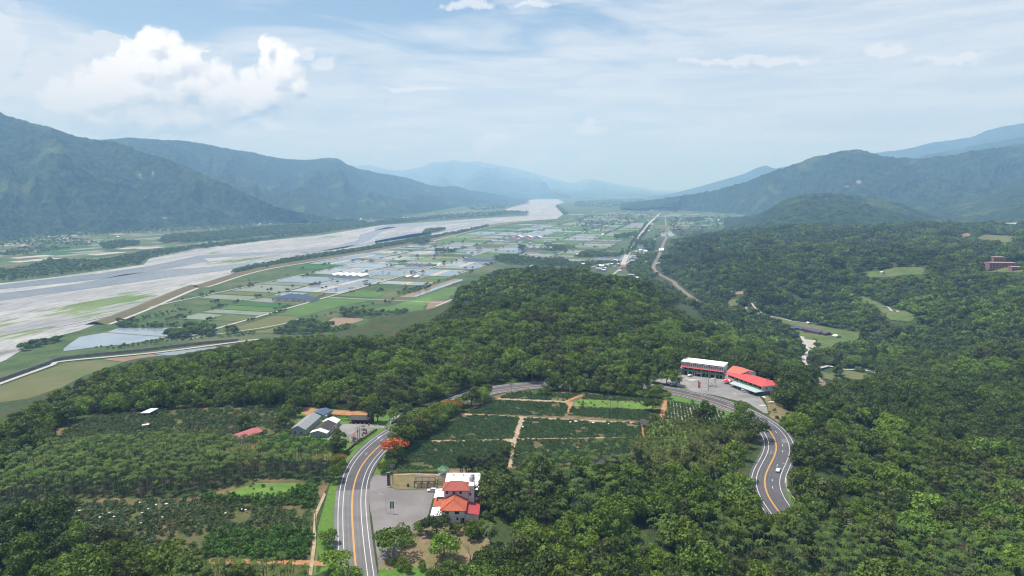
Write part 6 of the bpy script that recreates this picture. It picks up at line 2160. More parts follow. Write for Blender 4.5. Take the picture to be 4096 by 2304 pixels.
q = MB(); rbox(q, -29.4, -18.9, 289.05, 297.0, 0, 10.1); w2 = q.build('wall', M_pinkwall, rest_); w2['label'] = 'faded pink upper storey wall'
q = MB(); hip(q, -30.2 - bx_, -18.1 - bx_, 288.3 - by_, 297.6 - by_, 10.12, 12.3, -27.0 - bx_, -21.4 - bx_, 293.0 - by_, 293.0 - by_)
rf2 = facing(q.build('roof', M_oldred, rest_)); rf2['label'] = 'weathered red upper tiled roof'
q = MB()
for a, b in (((-30.2, 288.3, 10.12), (-27, 293, 12.3)), ((-18.1, 288.3, 10.12), (-21.4, 293, 12.3)), ((-27, 293, 12.3), (-21.4, 293, 12.3))):
    q.tube([(a[0] - bx_, a[1] - by_, a[2] + .04), (b[0] - bx_, b[1] - by_, b[2] + .04)], 0.14, 6)
q.build('ridge_tiles', M_oldred, rf2)
for x in (-28.1, -25.1, -22.2):
    window(rest_, x - bx_, 289.05 - by_, 7.75 + .55, 1.15, 1.45, arch=True, m_frame=M_brown)
window(rest_, -23.1 - bx_, 279.2 - by_, 3.85, 1.9, 1.25, m_frame=M_brown)
window(rest_, -27.3 - bx_, 279.2 - by_, 3.85, 1.5, 1.25, m_frame=M_brown)
window(rest_, -22.9 - bx_, 279.2 - by_, 1.2, 1.0, 1.3, arch=True, m_frame=M_brown)
q = MB(); rbox(q, -20.9, -20.0, 279.1, 279.25, 0, 2.25); q.build('door', M_dark, rest_)
q = MB(); rbox(q, -21.75, -20.92, 279.0, 279.2, 0, 2.3); q.build('shutter', M_oldwood, rest_)
# white sheet-roofed rear block
q = MB(); rbox(q, -30.2, -15.2, 299.2, 316.0, 0, 5.75); q.build('wall', M_greywall, rest_)
q = MB(); q.slab([(-30.7 - bx_, 298.6 - by_, 5.8), (-14.8 - bx_, 298.6 - by_, 5.8), (-14.8 - bx_, 316.4 - by_, 6.35), (-30.7 - bx_, 316.4 - by_, 6.35)], 0.16)
rf3 = q.build('roof', M_whiteroof, rest_); rf3['label'] = 'white sheet roof of the rear block'
for x in (-27.3, -22.7, -18.2):
    q = MB(); q.cyl(x - bx_, 313.8 - by_, 6.3, 6.75, 0.42, 0.42, 10); q.cyl(x - bx_, 313.8 - by_, 6.75, 7.05, 0.5, 0.2, 10); q.build('roof_vent', M_steel, rf3)
q = MB(); rbox(q, -14.75, -12.6, 300.0, 305.0, 0, 3.6); q.build('wall', M_greywall, rest_)
q = MB(); q.slab([(-14.75 - bx_, 299.6 - by_, 3.95), (-12.2 - bx_, 299.6 - by_, 3.75), (-12.2 - bx_, 305.3 - by_, 3.75), (-14.75 - bx_, 305.3 - by_, 3.95)], 0.12); q.build('roof', M_whiteroof, rest_)
# stair tower with the water tanks
q = MB(); rbox(q, -18.85, -16.5, 290.4, 298.4, 0, 11.4); tw = q.build('stair_tower', M_wall, rest_)
q = MB(); rbox(q, -18.4, -17.8, 290.33, 290.4, 7.0, 8.3); q.build('window', M_dark, tw)
q = MB(); rbox(q, -16.5, -16.44, 293.0, 293.8, 8.6, 9.8); q.build('window', M_dark, tw)
for x, y in ((-17.9, 295.6), (-17.55, 298.0)):
    q = MB(); q.cyl(x - bx_, y - by_, 11.42, 13.1, 0.95, 0.95, 14); q.cyl(x - bx_, y - by_, 13.1, 13.45, 0.95, 0.25, 14)
    q.build('water_tank', M_steel, tw, True)
# right-hand lean-to
q = MB(); rbox(q, -19.8, -14.2, 280.2, 292.6, 0, 3.35); q.build('wall', M_wall, rest_)
q = MB(); q.slab([(-19.8 - bx_, 279.3 - by_, 4.35), (-13.8 - bx_, 279.3 - by_, 3.5), (-13.8 - bx_, 293.2 - by_, 3.5), (-19.8 - bx_, 293.2 - by_, 4.35)], 0.14)
r4 = q.build('roof', M_redsheet, rest_); r4['label'] = 'flat dark red side roof'
q = MB(); rbox(q, -16.4, -13.9, 293.3, 296.0, 0, 3.7); rbox(q, -16.4, -13.9, 296.0, 299.0, 0, 3.4); q.build('wall', M_wall, rest_)
q = MB(); q.slab([(-16.4 - bx_, 293.2 - by_, 3.85), (-13.7 - bx_, 293.2 - by_, 3.85), (-13.7 - bx_, 295.4 - by_, 3.85), (-16.4 - bx_, 295.4 - by_, 3.85)], 0.1); q.build('roof', M_whiteroof, rest_)
q = MB(); q.slab([(-16.4 - bx_, 295.45 - by_, 3.9), (-13.7 - bx_, 295.45 - by_, 3.9), (-13.7 - bx_, 298.5 - by_, 4.3), (-16.4 - bx_, 298.5 - by_, 4.3)], 0.12); q.build('roof', M_redsheet, rest_)
# left-hand front rooms
q = MB(); rbox(q, -34.3, -29.5, 296.6, 305.4, 0, 3.1); q.build('wall', M_wall, rest_)
q = MB(); q.slab([(-34.8 - bx_, 296.2 - by_, 3.2), (-29.45 - bx_, 296.2 - by_, 3.45), (-29.45 - bx_, 305.8 - by_, 3.45), (-34.8 - bx_, 305.8 - by_, 3.2)], 0.12); q.build('roof', M_whiteroof, rest_)
q = MB(); rbox(q, -33.4, -29.7, 289.4, 296.1, 0, 3.0); q.build('wall', M_wall, rest_)
q = MB()
o4 = [(-34.3, 288.6), (-29.7, 288.6), (-29.7, 296.15), (-34.3, 296.15)]
i4 = [(-33.0, 291.0), (-30.0, 291.0), (-30.0, 295.4), (-33.0, 295.4)]
q.add([(x - bx_, y - by_, 3.0) for x, y in o4] + [(x - bx_, y - by_, 4.1) for x, y in i4] + [(x - bx_, y - by_, 3.2) for x, y in i4], [(i, (i + 1) % 4, 4 + (i + 1) % 4, 4 + i) for i in range(4)] + [(4 + i, 4 + (i + 1) % 4, 8 + (i + 1) % 4, 8 + i) for i in range(4)])
r5 = facing(q.build('roof', M_redtile_s, rest_)); r5['label'] = 'small red tiled skirt roof round an open well'
q = MB(); rbox(q, -33.0, -30.0, 291.0, 295.4, 3.05, 3.2); q.build('well_floor', M_oldwood, r5)
q = MB(); rbox(q, -34.0, -30.4, 280.4, 288.2, 0, 2.6); q.build('wall', M_wall, rest_)
q = MB(); q.slab([(-34.5 - bx_, 279.9 - by_, 2.65), (-29.8 - bx_, 279.9 - by_, 2.95), (-29.8 - bx_, 288.4 - by_, 2.95), (-34.5 - bx_, 288.4 - by_, 2.65)], 0.12); q.build('roof', M_whiteroof, rest_)

# ------------------------------------------------------------------ garden pavilion
gz = thing('pavilion', 'open hexagonal garden pavilion with a green tiled pointed roof', 'pavilion', (-33.4, 327.5, 0))
hexa = lambda r, a0=0.0: [(r * math.cos(a0 + i * math.pi / 3), r * math.sin(a0 + i * math.pi / 3)) for i in range(6)]
MB().prism(hexa(3.3), 0.1, 0.55).build('podium', M_conc, gz)
for (x, y) in hexa(2.45):
    MB().cyl(x, y, 0.55, 3.95, 0.17, 0.17, 8).build('column', M_wall, gz)
hh = hexa(2.45)
for z0, z1 in ((1.05, 1.25), (2.45, 2.62), (3.6, 3.95)):
    q = MB()
    for i in range(6):
        q.tube([(*hh[i], (z0 + z1) / 2), (*hh[(i + 1) % 6], (z0 + z1) / 2)], 0.10, 4)
    q.build('rail', M_wall, gz)
q = MB()
rings = [hexa(3.35), hexa(1.9), hexa(0.7), hexa(0.06)]
zs_ = [3.75, 4.55, 5.5, 6.7]
vs = [(x, y, z) for rg, z in zip(rings, zs_) for (x, y) in rg]
q.add(vs, [(r * 6 + i, r * 6 + (i + 1) % 6, r * 6 + 6 + (i + 1) % 6, r * 6 + 6 + i) for r in range(3) for i in range(6)] + [tuple(range(5, -1, -1))])
gr_ = q.build('roof', M_greentile, gz)
for i in range(6):
    MB().tube([(rings[k][i][0], rings[k][i][1], zs_[k] + .05) for k in range(4)], 0.10, 5).build('hip_ridge', M_greentile, gr_)
MB().cyl(0, 0, 6.65, 7.1, 0.16, 0.05, 8).build('finial', M_greentile, gr_)

# ------------------------------------------------------------------ pergola
pg_ = thing('pergola', 'long weathered timber pergola on stout posts beside the dry yard', 'pergola', (-41.0, 316.2, 0))
for x in (-4.7, -1.6, 1.5, 4.5):
    for y in (-2.4, 2.4):
        MB().box(x - .22, x + .22, y - .22, y + .22, 0, 3.1).build('post', M_oldwood, pg_)
for y in (-2.4, 2.4):
    MB().box(-5.1, 4.9, y - .18, y + .18, 3.1, 3.5).build('beam', M_oldwood, pg_)
s0 = MB().box(-0.07, 0.07, -3.1, 3.1, 3.5, 3.72).mesh('slat', M_oldwood)
for i in range(27):
    o = link('slat', s0, pg_)
    o.location = (-4.95 + i * 0.373, RNG.normal(0, .05), 0)
    o.rotation_euler = (0, 0, RNG.normal(0, .012))
for x in (5.8, 9.2):
    for y in (0.6, 4.6):
        MB().box(x - .15, x + .15, y - .15, y + .15, 0, 2.6).build('post', M_oldwood, pg_)
for y in (0.6, 4.6):
    MB().box(5.2, 9.6, y - .12, y + .12, 2.6, 2.85).build('beam', M_oldwood, pg_)
s1 = MB().box(-0.06, 0.06, 0.2, 5.0, 2.85, 3.0).mesh('slat', M_oldwood)
for i in range(12):
    o = link('slat', s1, pg_)
    o.location = (5.3 + i * 0.37, 0, 0)
# stripes of the old decking below
for i in range(14):
    MB().box(-4.9 + i * .72, -4.45 + i * .72, -2.0, 2.0, 0.12, 0.2).build('deck_board', M_oldwood, pg_)

# ------------------------------------------------------------------ signs, jar, boulder
sg = thing('sign_tower', 'tall narrow black sign tower of stacked panels at the lot edge', 'sign', (-57.9, 314.2, 0))
for x in (-.68, .68):
    MB().box(x - .06, x + .06, -.06, .06, 0, 7.4).build('post', M_steel, sg)
for i in range(6):
    p_ = MB().box(-.6, .6, -.1, .1, 1.0 + i * 1.08, 1.98 + i * 1.08).build('panel', M_black, sg)
    MB().box(-.62, .62, -.11, .11, 1.98 + i * 1.08, 2.06 + i * 1.08).build('rim', M_frame, p_)
sg = thing('billboard', 'green two-legged billboard with a pale panel in the middle of the parking lot', 'sign', (-51.7, 287.0, 0), R(4))
for x in (-.68, .68):
    MB().box(x - .06, x + .06, -.06, .06, 0, 5.7).build('post', M_steel, sg)
MB().box(-.85, .85, -.1, .1, 2.75, 5.75).build('panel', M_teal, sg)
MB().box(-.42, .42, -.13, -.1, 3.0, 5.5).build('poster', M_signpale, sg)
jar = thing('jar', 'big dark pottery jar standing alone on the dry grass', 'jar', (-49.0, 315.2, 0))
q = MB()
pr = [(0.32, 0), (0.55, .35), (0.62, .8), (0.5, 1.2), (0.34, 1.38), (0.42, 1.5)]
for (a, b) in zip(pr[:-1], pr[1:]):
    q.cyl(0, 0, a[1], b[1], a[0], b[0], 12)
q.build('body', mat('brown_pottery', (0.085, 0.05, 0.04), (0.11, 0.07, 0.055), None, 2, .7, .3, space='object'), jar, True)
MB().cyl(0, 0, 1.5, 1.56, .36, .3, 12).build('lid', M_brown, jar)


def rock(name, loc, s, label, m, seed):
    r_ = np.random.default_rng(seed)
    bm = bmesh.new()
    bmesh.ops.create_icosphere(bm, subdivisions=2, radius=1)
    for v in bm.verts:
        v.co *= 0.8 + 0.35 * r_.random()
        v.co.x *= s[0]; v.co.y *= s[1]; v.co.z = max(v.co.z * s[2], -.2)
    me = bpy.data.meshes.new(name)
    bm.to_mesh(me); bm.free()
    me.materials.append(m)
    o = link(name, me)
    o.location = loc
    return tag(o, label, 'rock')


M_rock = mat('purple_grey_boulder', (0.17, 0.125, 0.125), (0.22, 0.165, 0.16), None, 1.5, .9, .2, space='object')
rock('boulder', (-35.3, 265.8, .35), (1.2, .7, .7), 'flat purple-grey boulder on dry grass below the parking lot', M_rock, 3)

# ------------------------------------------------------------------ street lamps and poles
def street_lamp(x, y, ang, h, arm, label, z=0.0):
    t_ = thing('street_lamp', label, 'street lamp', (x, y, z), ang, 'street lamps along the road')
    MB().cyl(0, 0, 0, .5, .16, .14, 8).build('base', M_conc, t_)
    MB().tube([(0, 0, .3), (0, 0, h * .93), (arm * .25, 0, h), (arm * .85, 0, h + .12)], [.085, .065, .055, .05], 7).build('pole', M_steel, t_)
    MB().slab([(arm * .8, -.16, h + .24), (arm * 1.15, -.13, h + .2), (arm * 1.15, .13, h + .2), (arm * .8, .16, h + .24)], .14).build('lamp_head', M_frame, t_)


for (zk, a, b, ang, h, arm, lb) in (
        ('R', 533, 1116, 180, 8.6, 2.5, 'tall curved steel street lamp in the middle of the parking lot'),
        ('N', 645, 708, 178, 7.6, 2.7, 'curved steel street lamp beside the small bush below the parking lot'),
        ('F', 1998, 1090, 180, 8.2, 2.4, 'curved steel street lamp under the orange-flowering tree'),
        ('F', 2120, 340, 20, 6.5, 1.8, 'small street lamp beside the farm side road'),
        ('B', 985, 1000, 172, 8.0, 2.8, 'street lamp leaning over the road next to the white car'),
        ('B', 1312, 1440, 180, 7.6, 2.4, 'street lamp at the foot of the right bend beside the kerb wall'),
        ('H', 1560, 1390, 12, 8.0, 2.4, 'street lamp half hidden by the tree at the hotel exit'),
        ('BR', 1880, 1290, 20, 8.0, 2.2, 'street lamp rising from the palms at the lower right')):
    g = G(zk, a, b)
    street_lamp(g[0], g[1], R(ang), h, arm, lb, hz(*g) if zk == 'BR' else 0)


def power_pole(x, y, ang, h, arms, label, z=0.0, extra=False):
    t_ = thing('power_pole', label, 'power pole', (x, y, z), ang, 'concrete power poles')
    MB().cyl(0, 0, -.5, h, .19, .13, 8).build('pole', M_concpole, t_)
    for i in range(arms):
        zz = h - .35 - i * .9
        MB().box(-1.15, 1.15, -.06, .06, zz - .06, zz + .06).build('crossarm', M_steel, t_)
        for x_ in (-1.0, 0.0, 1.0):
            MB().cyl(x_, 0, zz + .06, zz + .32, .055, .045, 6).build('insulator', M_frame, t_)
    if extra:
        MB().cyl(.38, 0, h - 3.2, h - 2.2, .26, .26, 8).build('transformer', M_steel, t_)


for (zk, a, b, ang, h, arms, lb) in (
        ('R', 632, 690, 0, 10.0, 2, 'dark concrete power pole beside the black sign tower'),
        ('F', 1418, 748, 10, 9.8, 3, 'power pole with stacked crossarms at the patio with parasols'),
        ('F', 1452, 700, 10, 8.5, 1, 'thinner power pole right behind the patio pole'),
        ('F', 1115, 955, 5, 7.4, 1, 'power pole by the end of the dark retaining wall'),
        ('F', 862, 1449, 5, 11.0, 1, 'power pole above the palms beside the left road'),
        ('F', 1970, 412, 8, 8.6, 1, 'plain power pole beside the big farm tree'),
        ('q3', 1590, 1230, 5, 9.5, 1, 'power pole on the ditch path beside the pale orchard'),
        ('T', 268, 175, 20, 9.5, 2, 'power pole outside the far left road bend'),
        ('T', 1095, 222, 0, 9.0, 1, 'lone dark pole standing in the upper tea field'),
        ('B', 1020, 1240, 15, 11.0, 1, 'tall power pole on the grass strip outside the right bend'),
        ('B', 1075, 730, 15, 8.0, 1, 'power pole in the foliage outside the right bend'),
        ('B', 1065, 560, 15, 9.0, 1, 'power pole with lamp beyond the red banner'),
        ('B', 998, 330, 10, 6.0, 1, 'short pole on the bare slope above the right bend'),
        ('H', 230, 600, 5, 8.4, 0, 'bare pole at the left end of the hotel yard'),
        ('H', 855, 770, 5, 11.0, 0, 'dark bare pole in front of the white sculpture'),
        ('H', 1955, 765, 10, 9.0, 2, 'power pole in front of the hotel corner'),
        ('BR', 935, 970, 20, 8.5, 3, 'power pole with insulators rising out of the palms')):
    g = G(zk, a, b)
    power_pole(g[0], g[1], R(ang), h, arms, lb, 0 if zk in 'RFTH' else hz(*g), arms == 3)


# ------------------------------------------------------------------ vehicles
def car(name, label, x, y, ang, m, kind='suv', z=0.03):
    t_ = thing(name, label, 'car' if kind != 'truck' else 'truck', (x, y, z), ang)
    if kind == 'suv':
        P = [(-2.2, .42), (-2.25, .9), (-2.05, 1.02), (-1.7, 1.62), (.35, 1.66), (1.05, 1.08), (2.1, .95), (2.25, .7), (2.2, .42)]
    elif kind == 'van':
        P = [(-2.35, .42), (-2.4, 1.0), (-2.25, 1.75), (1.0, 1.82), (1.7, 1.15), (2.3, 1.0), (2.4, .7), (2.35, .42)]
    else:
        P = [(-2.2, .38), (-2.25, .85), (-1.75, .98), (-1.15, 1.42), (.3, 1.44), (1.0, .98), (2.05, .85), (2.2, .6), (2.15, .38)]
    n = len(P)
    vs = []
    for (px_, pz_) in P:
        w = .88 if pz_ < 1.1 else .70
        vs += [(px_, -w, pz_), (px_, w, pz_)]
    q = MB().add(vs, [tuple(range(0, 2 * n, 2)), tuple(range(2 * n - 1, 0, -2))] + [(2 * i, 2 * i + 1, (2 * i + 3) % (2 * n), (2 * i + 2) % (2 * n)) for i in range(n)])
    body = facing(q.build('body', m, t_))
    md = body.modifiers.new('b', 'BEVEL'); md.width = .07; md.segments = 2
    up = [p for p in P if p[1] > 1.3]
    a, b = up[0], up[-1]
    lo = 1.12 if kind != 'sedan' else 1.0
    for s_ in (-1, 1):
        y1 = s_ * .735
        y0 = s_ * .895
        MB().add([(a[0] - .1, y0, lo), (b[0] + .38, y0, lo), (b[0] - .02, y1, b[1] - .1), (a[0] + .1, y1, a[1] - .1)], [(0, 1, 2, 3)]).build('side_window', M_glass, t_)
    MB().add([(b[0] + .09, -.62, b[1] - .06), (b[0] + .09, .62, b[1] - .06), (b[0] + .62, .74, lo + .02), (b[0] + .62, -.74, lo + .02)], [(0, 1, 2, 3)]).build('windscreen', M_glass, t_)
    MB().add([(a[0] - .10, .6, a[1] - .08), (a[0] - .10, -.6, a[1] - .08), (a[0] - .36, -.7, lo + .04), (a[0] - .36, .7, lo + .04)], [(0, 1, 2, 3)]).build('rear_window', M_glass, t_)
    for s_ in (-.62, .62):
        MB().box(P[0][0] - .09, P[0][0] + .02, s_ - .15, s_ + .15, .78, .92).build('tail_light', M_redlamp, t_)
        MB().box(P[-1][0] - .02, P[-1][0] + .08, s_ - .16, s_ + .16, .62, .78).build('headlight', M_frame, t_)
    for wx in (-1.4, 1.38):
        for s_ in (-.8, .8):
            q = MB()
            an = [2 * math.pi * i / 12 for i in range(12)]
            q.add([(wx + .34 * math.cos(c_), s_ - .11, .34 + .34 * math.sin(c_)) for c_ in an] + [(wx + .34 * math.cos(c_), s_ + .11, .34 + .34 * math.sin(c_)) for c_ in an], [tuple(range(12)), tuple(range(23, 11, -1))] + [(i, (i + 1) % 12, 12 + (i + 1) % 12, 12 + i) for i in range(12)])
            wh = facing(q.build('wheel', M_tyre, t_))
            y_ = s_ + (.115 if s_ > 0 else -.115)
            MB().add([(wx + .2 * math.cos(c_), y_, .34 + .2 * math.sin(c_)) for c_ in an], [tuple(range(12))]).build('rim', M_steel, wh)
    return t_


car('parked_car', 'white sport utility car parked nose-in by the restaurant corner', -37.0, 309.4, R(180), M_carwhite, 'suv', 0.2)
g = G('B', 870, 905)
d, k = road_dist(g[:1], g[1:]); k = int(k[0])
car('driving_car', 'white car driving along the right road bend', g[0], g[1], math.atan2(-ROADN[k, 0], ROADN[k, 1]) + math.pi, M_carwhite, 'sedan')
HD = np.array([154.3 - 127.0, 500.0 - 515.9]); HL = np.linalg.norm(HD); HD = HD / HL
HA = math.atan2(HD[1], HD[0])
g = G('H', 520, 492)
car('parked_car', 'white car parked under the left end of the hotel balcony', g[0], g[1], HA + R(62), M_carwhite, 'sedan', .2)
g = G('H', 1548, 800)
va = car('minivan', 'pale silver minivan with open tailgate in front of the aqua canopy', g[0], g[1], R(-38), mat('champagne_car_paint', (.62, .61, .58), None, None, 1, .3, .5), 'van', .2)
MB().add([(-2.3, -.72, 1.8), (-2.3, .72, 1.8), (-3.1, .66, 2.15), (-3.1, -.66, 2.15)], [(0, 1, 2, 3), (3, 2, 1, 0)]).build('tailgate', M_carwhite, va)
g = G('H', 1815, 850)
tk = thing('flatbed_truck', 'small dark blue truck with a grey canopy at the yard end', 'truck', (g[0], g[1], .2), R(-5))
MB().box(.9, 2.3, -.85, .85, .45, 1.9).build('cab', M_carblue, tk)
MB().box(-2.4, .85, -.85, .85, .55, 1.0).build('bed', M_carblue, tk)
MB().box(-2.3, .8, -.84, .84, 1.85, 1.95).build('canopy', M_steel, tk)
for x in (-2.2, .7):
    for y in (-.8, .8):
        MB().box(x - .04, x + .04, y - .04, y + .04, 1.0, 1.85).build('canopy_post', M_steel, tk)
MB().box(2.3, 2.33, -.7, .7, 1.15, 1.75).build('windscreen', M_glass, tk)
for x in (-1.6, 1.6):
    for y in (-.8, .8):
        q = MB(); an = [2 * math.pi * i / 10 for i in range(10)]
        q.add([(x + .36 * math.cos(c_), y - .1, .36 + .36 * math.sin(c_)) for c_ in an] + [(x + .36 * math.cos(c_), y + .1, .36 + .36 * math.sin(c_)) for c_ in an], [tuple(range(10)), tuple(range(19, 9, -1))] + [(i, (i + 1) % 10, 10 + (i + 1) % 10, 10 + i) for i in range(10)])
        facing(q.build('wheel', M_tyre, tk))


# ------------------------------------------------------------------ people
def body_mesh(name, J, E, m, sub=1):
    """one continuous figure grown round a skeleton"""
    me = bpy.data.meshes.new(name)
    me.from_pydata([j[:3] for j in J], E, [])
    o = link(name, me)
    o.modifiers.new('skin', 'SKIN')
    sk = me.skin_vertices[0].data if me.skin_vertices else None
    if sk is None:
        bpy.context.view_layer.objects.active = o
        bpy.context.view_layer.update()
        sk = me.skin_vertices[0].data
    for i, j in enumerate(J):
        sk[i].radius = (j[3], j[3])
        sk[i].use_root = (i == 0)
    s_ = o.modifiers.new('sub', 'SUBSURF'); s_.levels = sub; s_.render_levels = sub
    me.materials.append(m)
    return o


M_skin = mat('skin', (0.40, 0.24, 0.16), None, None, 1, .6, .3)
M_cloth_d = mat('dark_clothes', (0.035, 0.035, 0.045), (0.05, 0.05, 0.06), None, 2, .95, .1, space='object')
STAND = [(0, 0, .92, .15), (0, 0, 1.15, .145), (0, 0, 1.4, .16), (0, 0, 1.53, .06), (0, .0, 1.62, .10), (0, .01, 1.72, .095),
         (.19, 0, 1.42, .062), (.24, .02, 1.14, .048), (.23, .1, .9, .036), (.22, .14, .82, .04), (-.19, 0, 1.42, .062), (-.24, .02, 1.14, .048), (-.22, .14, .92, .036), (-.2, .2, .86, .04),
         (.1, 0, .84, .09), (.11, .02, .47, .065), (.11, -.02, .1, .045), (.11, .12, .05, .045), (-.1, 0, .84, .09), (-.11, .02, .47, .065), (-.11, -.02, .1, .045), (-.11, .12, .05, .045)]
SE = [(0, 1), (1, 2), (2, 3), (3, 4), (4, 5), (2, 6), (6, 7), (7, 8), (8, 9), (2, 10), (10, 11), (11, 12), (12, 13), (0, 14), (14, 15), (15, 16), (16, 17), (0, 18), (18, 19), (19, 20), (20, 21)]
g = G('H', 1483, 768)
pe = body_mesh('person', STAND, SE, M_cloth_d)
pe.location = (g[0], g[1], .2); pe.rotation_euler = (0, 0, R(-60))
tag(pe, 'person in dark clothes standing behind the open minivan', 'person')
# scooter rider on the left bend
g = G('F', 1918, 505)
d, k = road_dist(g[:1], g[1:]); k = int(k[0])
an_ = math.atan2(ROADN[k, 1], ROADN[k, 0]) + math.pi          # nose along the road, away
sc_t = thing('scooter', 'dark motor scooter on the outer lane of the left bend', 'scooter', (g[0], g[1], .03), an_ - R(90))
MB().tube([(-.5, 0, .62), (-.2, 0, .5), (.25, 0, .35), (.5, 0, .75), (.55, 0, 1.0)], [.16, .17, .1, .08, .05], 7).build('body', M_carblue, sc_t)
MB().box(-.6, 0, -.13, .13, .72, .82).build('seat', M_black, sc_t)
MB().tube([(.5, -.3, 1.02), (.55, 0, 1.0), (.5, .3, 1.02)], .025, 5).build('handlebar', M_black, sc_t)
for x in (-.55, .65):
    q = MB(); an = [2 * math.pi * i / 12 for i in range(12)]
    q.add([(x + .23 * math.cos(c_), -.06, .23 + .23 * math.sin(c_)) for c_ in an] + [(x + .23 * math.cos(c_), .06, .23 + .23 * math.sin(c_)) for c_ in an], [tuple(range(12)), tuple(range(23, 11, -1))] + [(i, (i + 1) % 12, 12 + (i + 1) % 12, 12 + i) for i in range(12)])
    facing(q.build('wheel', M_tyre, sc_t))
RIDE = [(-.3, 0, .86, .16), (-.28, 0, 1.1, .15), (-.22, 0, 1.34, .16), (-.19, 0, 1.46, .06), (-.17, 0, 1.56, .12), (-.16, 0, 1.67, .12),
        (-.2, .2, 1.34, .06), (.08, .26, 1.12, .048), (.42, .28, 1.05, .038), (.5, .28, 1.04, .04), (-.2, -.2, 1.34, .06), (.08, -.26, 1.12, .048), (.42, -.28, 1.05, .038), (.5, -.28, 1.04, .04),
        (-.24, .11, .84, .09), (.14, .14, .76, .065), (.2, .13, .42, .048), (.3, .13, .37, .045), (-.24, -.11, .84, .09), (.14, -.14, .76, .065), (.2, -.13, .42, .048), (.3, -.13, .37, .045)]
pe = body_mesh('person', RIDE, SE, M_cloth_d)
pe.location = (g[0], g[1], .03); pe.rotation_euler = (0, 0, an_ - R(90))
tag(pe, 'person in dark clothes riding the scooter on the left bend', 'person')

# ================================================================== LEFT FARM
def shed(name, label, cat, x, y, ang, w, l, h, rh, mw, mr, wins=(), z=0.0, group=None, asym=.5, ov=.45):
    """gabled building: local x across, local y along the ridge, origin at the near left corner"""
    t_ = thing(name, label, cat, (x, y, z), ang, group)
    q = MB(); gwall(q, 0, w, 0, l, -.5, h, h + rh, asym); wl_ = q.build('wall', mw, t_)
    q = MB(); gable(q, 0, w, 0, l, h, h + rh, ov, .14, asym); facing(q.build('roof', mr, t_))
    for (f, a, zz, ww, hh_) in wins:
        if f == 'front':
            window(t_, a, 0, zz, ww, hh_)
        else:
            window(t_, w, a, zz, ww, hh_, 'right')
    return t_


shed('grey_shed', 'long grey metal farm shed with a row of side windows', 'shed', -125.4, 385.0, R(-6), 8.0, 23.4, 3.7, 1.9, M_greywall, M_greysheet,
     [('front', 2.0, .7, 1.3, 1.7), ('front', 5.8, .7, 1.3, 1.7)] + [('right', 2.2 + i * 2.9, .9, 1.1, 1.7) for i in range(7)])
fh = thing('farmhouse', 'low farmhouse with charcoal middle roof and cream end roofs beside the yard', 'house', (-113.6, 381.2, 0), R(-6))
q = MB(); gwall(q, 0, 9.4, 0, 4.2, -.5, 2.7, 4.1); q.build('wall', M_greywall, fh)
q = MB(); gable(q, 0, 9.4, 0, 4.2, 2.7, 4.1, .35); o = facing(q.build('roof', M_cream, fh)); o['label'] = 'cream front roof'
q = MB(); gwall(q, 0.2, 9.2, 4.3, 15.6, -.5, 3.1, 5.0); q.build('wall', M_wall, fh)
q = MB(); gable(q, 0.2, 9.2, 4.3, 15.6, 3.1, 5.0, .3); o = facing(q.build('roof', M_blackroof, fh)); o['label'] = 'charcoal middle roof'
q = MB(); gwall(q, 0.4, 9.2, 15.9, 23.0, -.5, 2.9, 4.5); q.build('wall', M_wall, fh)
q = MB(); gable(q, 0.4, 9.2, 15.9, 23.0, 2.9, 4.5, .25); o = facing(q.build('roof', M_whiteroof, fh)); o['label'] = 'white rear roof'
for i in range(4):
    window(fh, 9.2, 6.2 + i * 2.4, .9, 1.2, 1.3, 'right', m_frame=M_brown)
for i in range(2):
    window(fh, 9.2, 17.6 + i * 2.8, .9, 1.1, 1.2, 'right', m_frame=M_brown)
q = MB(); q.box(9.25, 9.4, 4.4, 5.3, 0, 2.1); q.build('door', M_brown, fh)
for i in range(5):
    MB().cyl(2.5 + i * 1.1, -.5, 0, .8, .25, .22, 8).build('barrel', M_black, fh) if i % 2 else None
shed('solar_shed', 'small open shed with a dark blue panel roof behind the grey shed', 'shed', -122.5, 414.0, R(-18), 8.5, 9.5, 3.0, 1.2, M_greywall, M_bluesolar)
b_ = G('F', 780, 338)
tag(MB().box(0, 3.6, 0, 3.0, 0, 2.4).build('water_cistern', M_conc, None, loc=(b_[0], b_[1], 0)), 'small square concrete cistern between the farm roofs', 'cistern')
st = thing('farm_stall', 'long open farm stall with a dark sloping roof behind the yard', 'stall', (-97.0, 403.8, 0), R(-2))
q = MB(); q.slab([(-.5, -.6, 2.75), (14.4, -.6, 2.75), (14.4, 5.0, 3.9), (-.5, 5.0, 3.9)], .14); q.build('roof', M_blackroof, st)
MB().box(0, 14, 4.4, 4.6, 0, 3.6).build('back_wall', M_brown, st)
for i in range(6):
    MB().box(i * 2.75 - .08, i * 2.75 + .08, -.1, .1, 0, 2.7).build('post', M_brown, st)
MB().box(.3, 13.6, .6, 1.3, 0, .95).build('counter', M_black, st)
for i in range(5):
    MB().box(1.2 + i * 2.6, 1.9 + i * 2.6, -.5, .1, 0, .75).build('planter', M_frame, st)
    if i % 2 == 0:
        MB().box(1.0 + i * 2.6, 2.4 + i * 2.6, 4.3, 4.38, 1.5, 2.3).build('notice', M_frame, st)


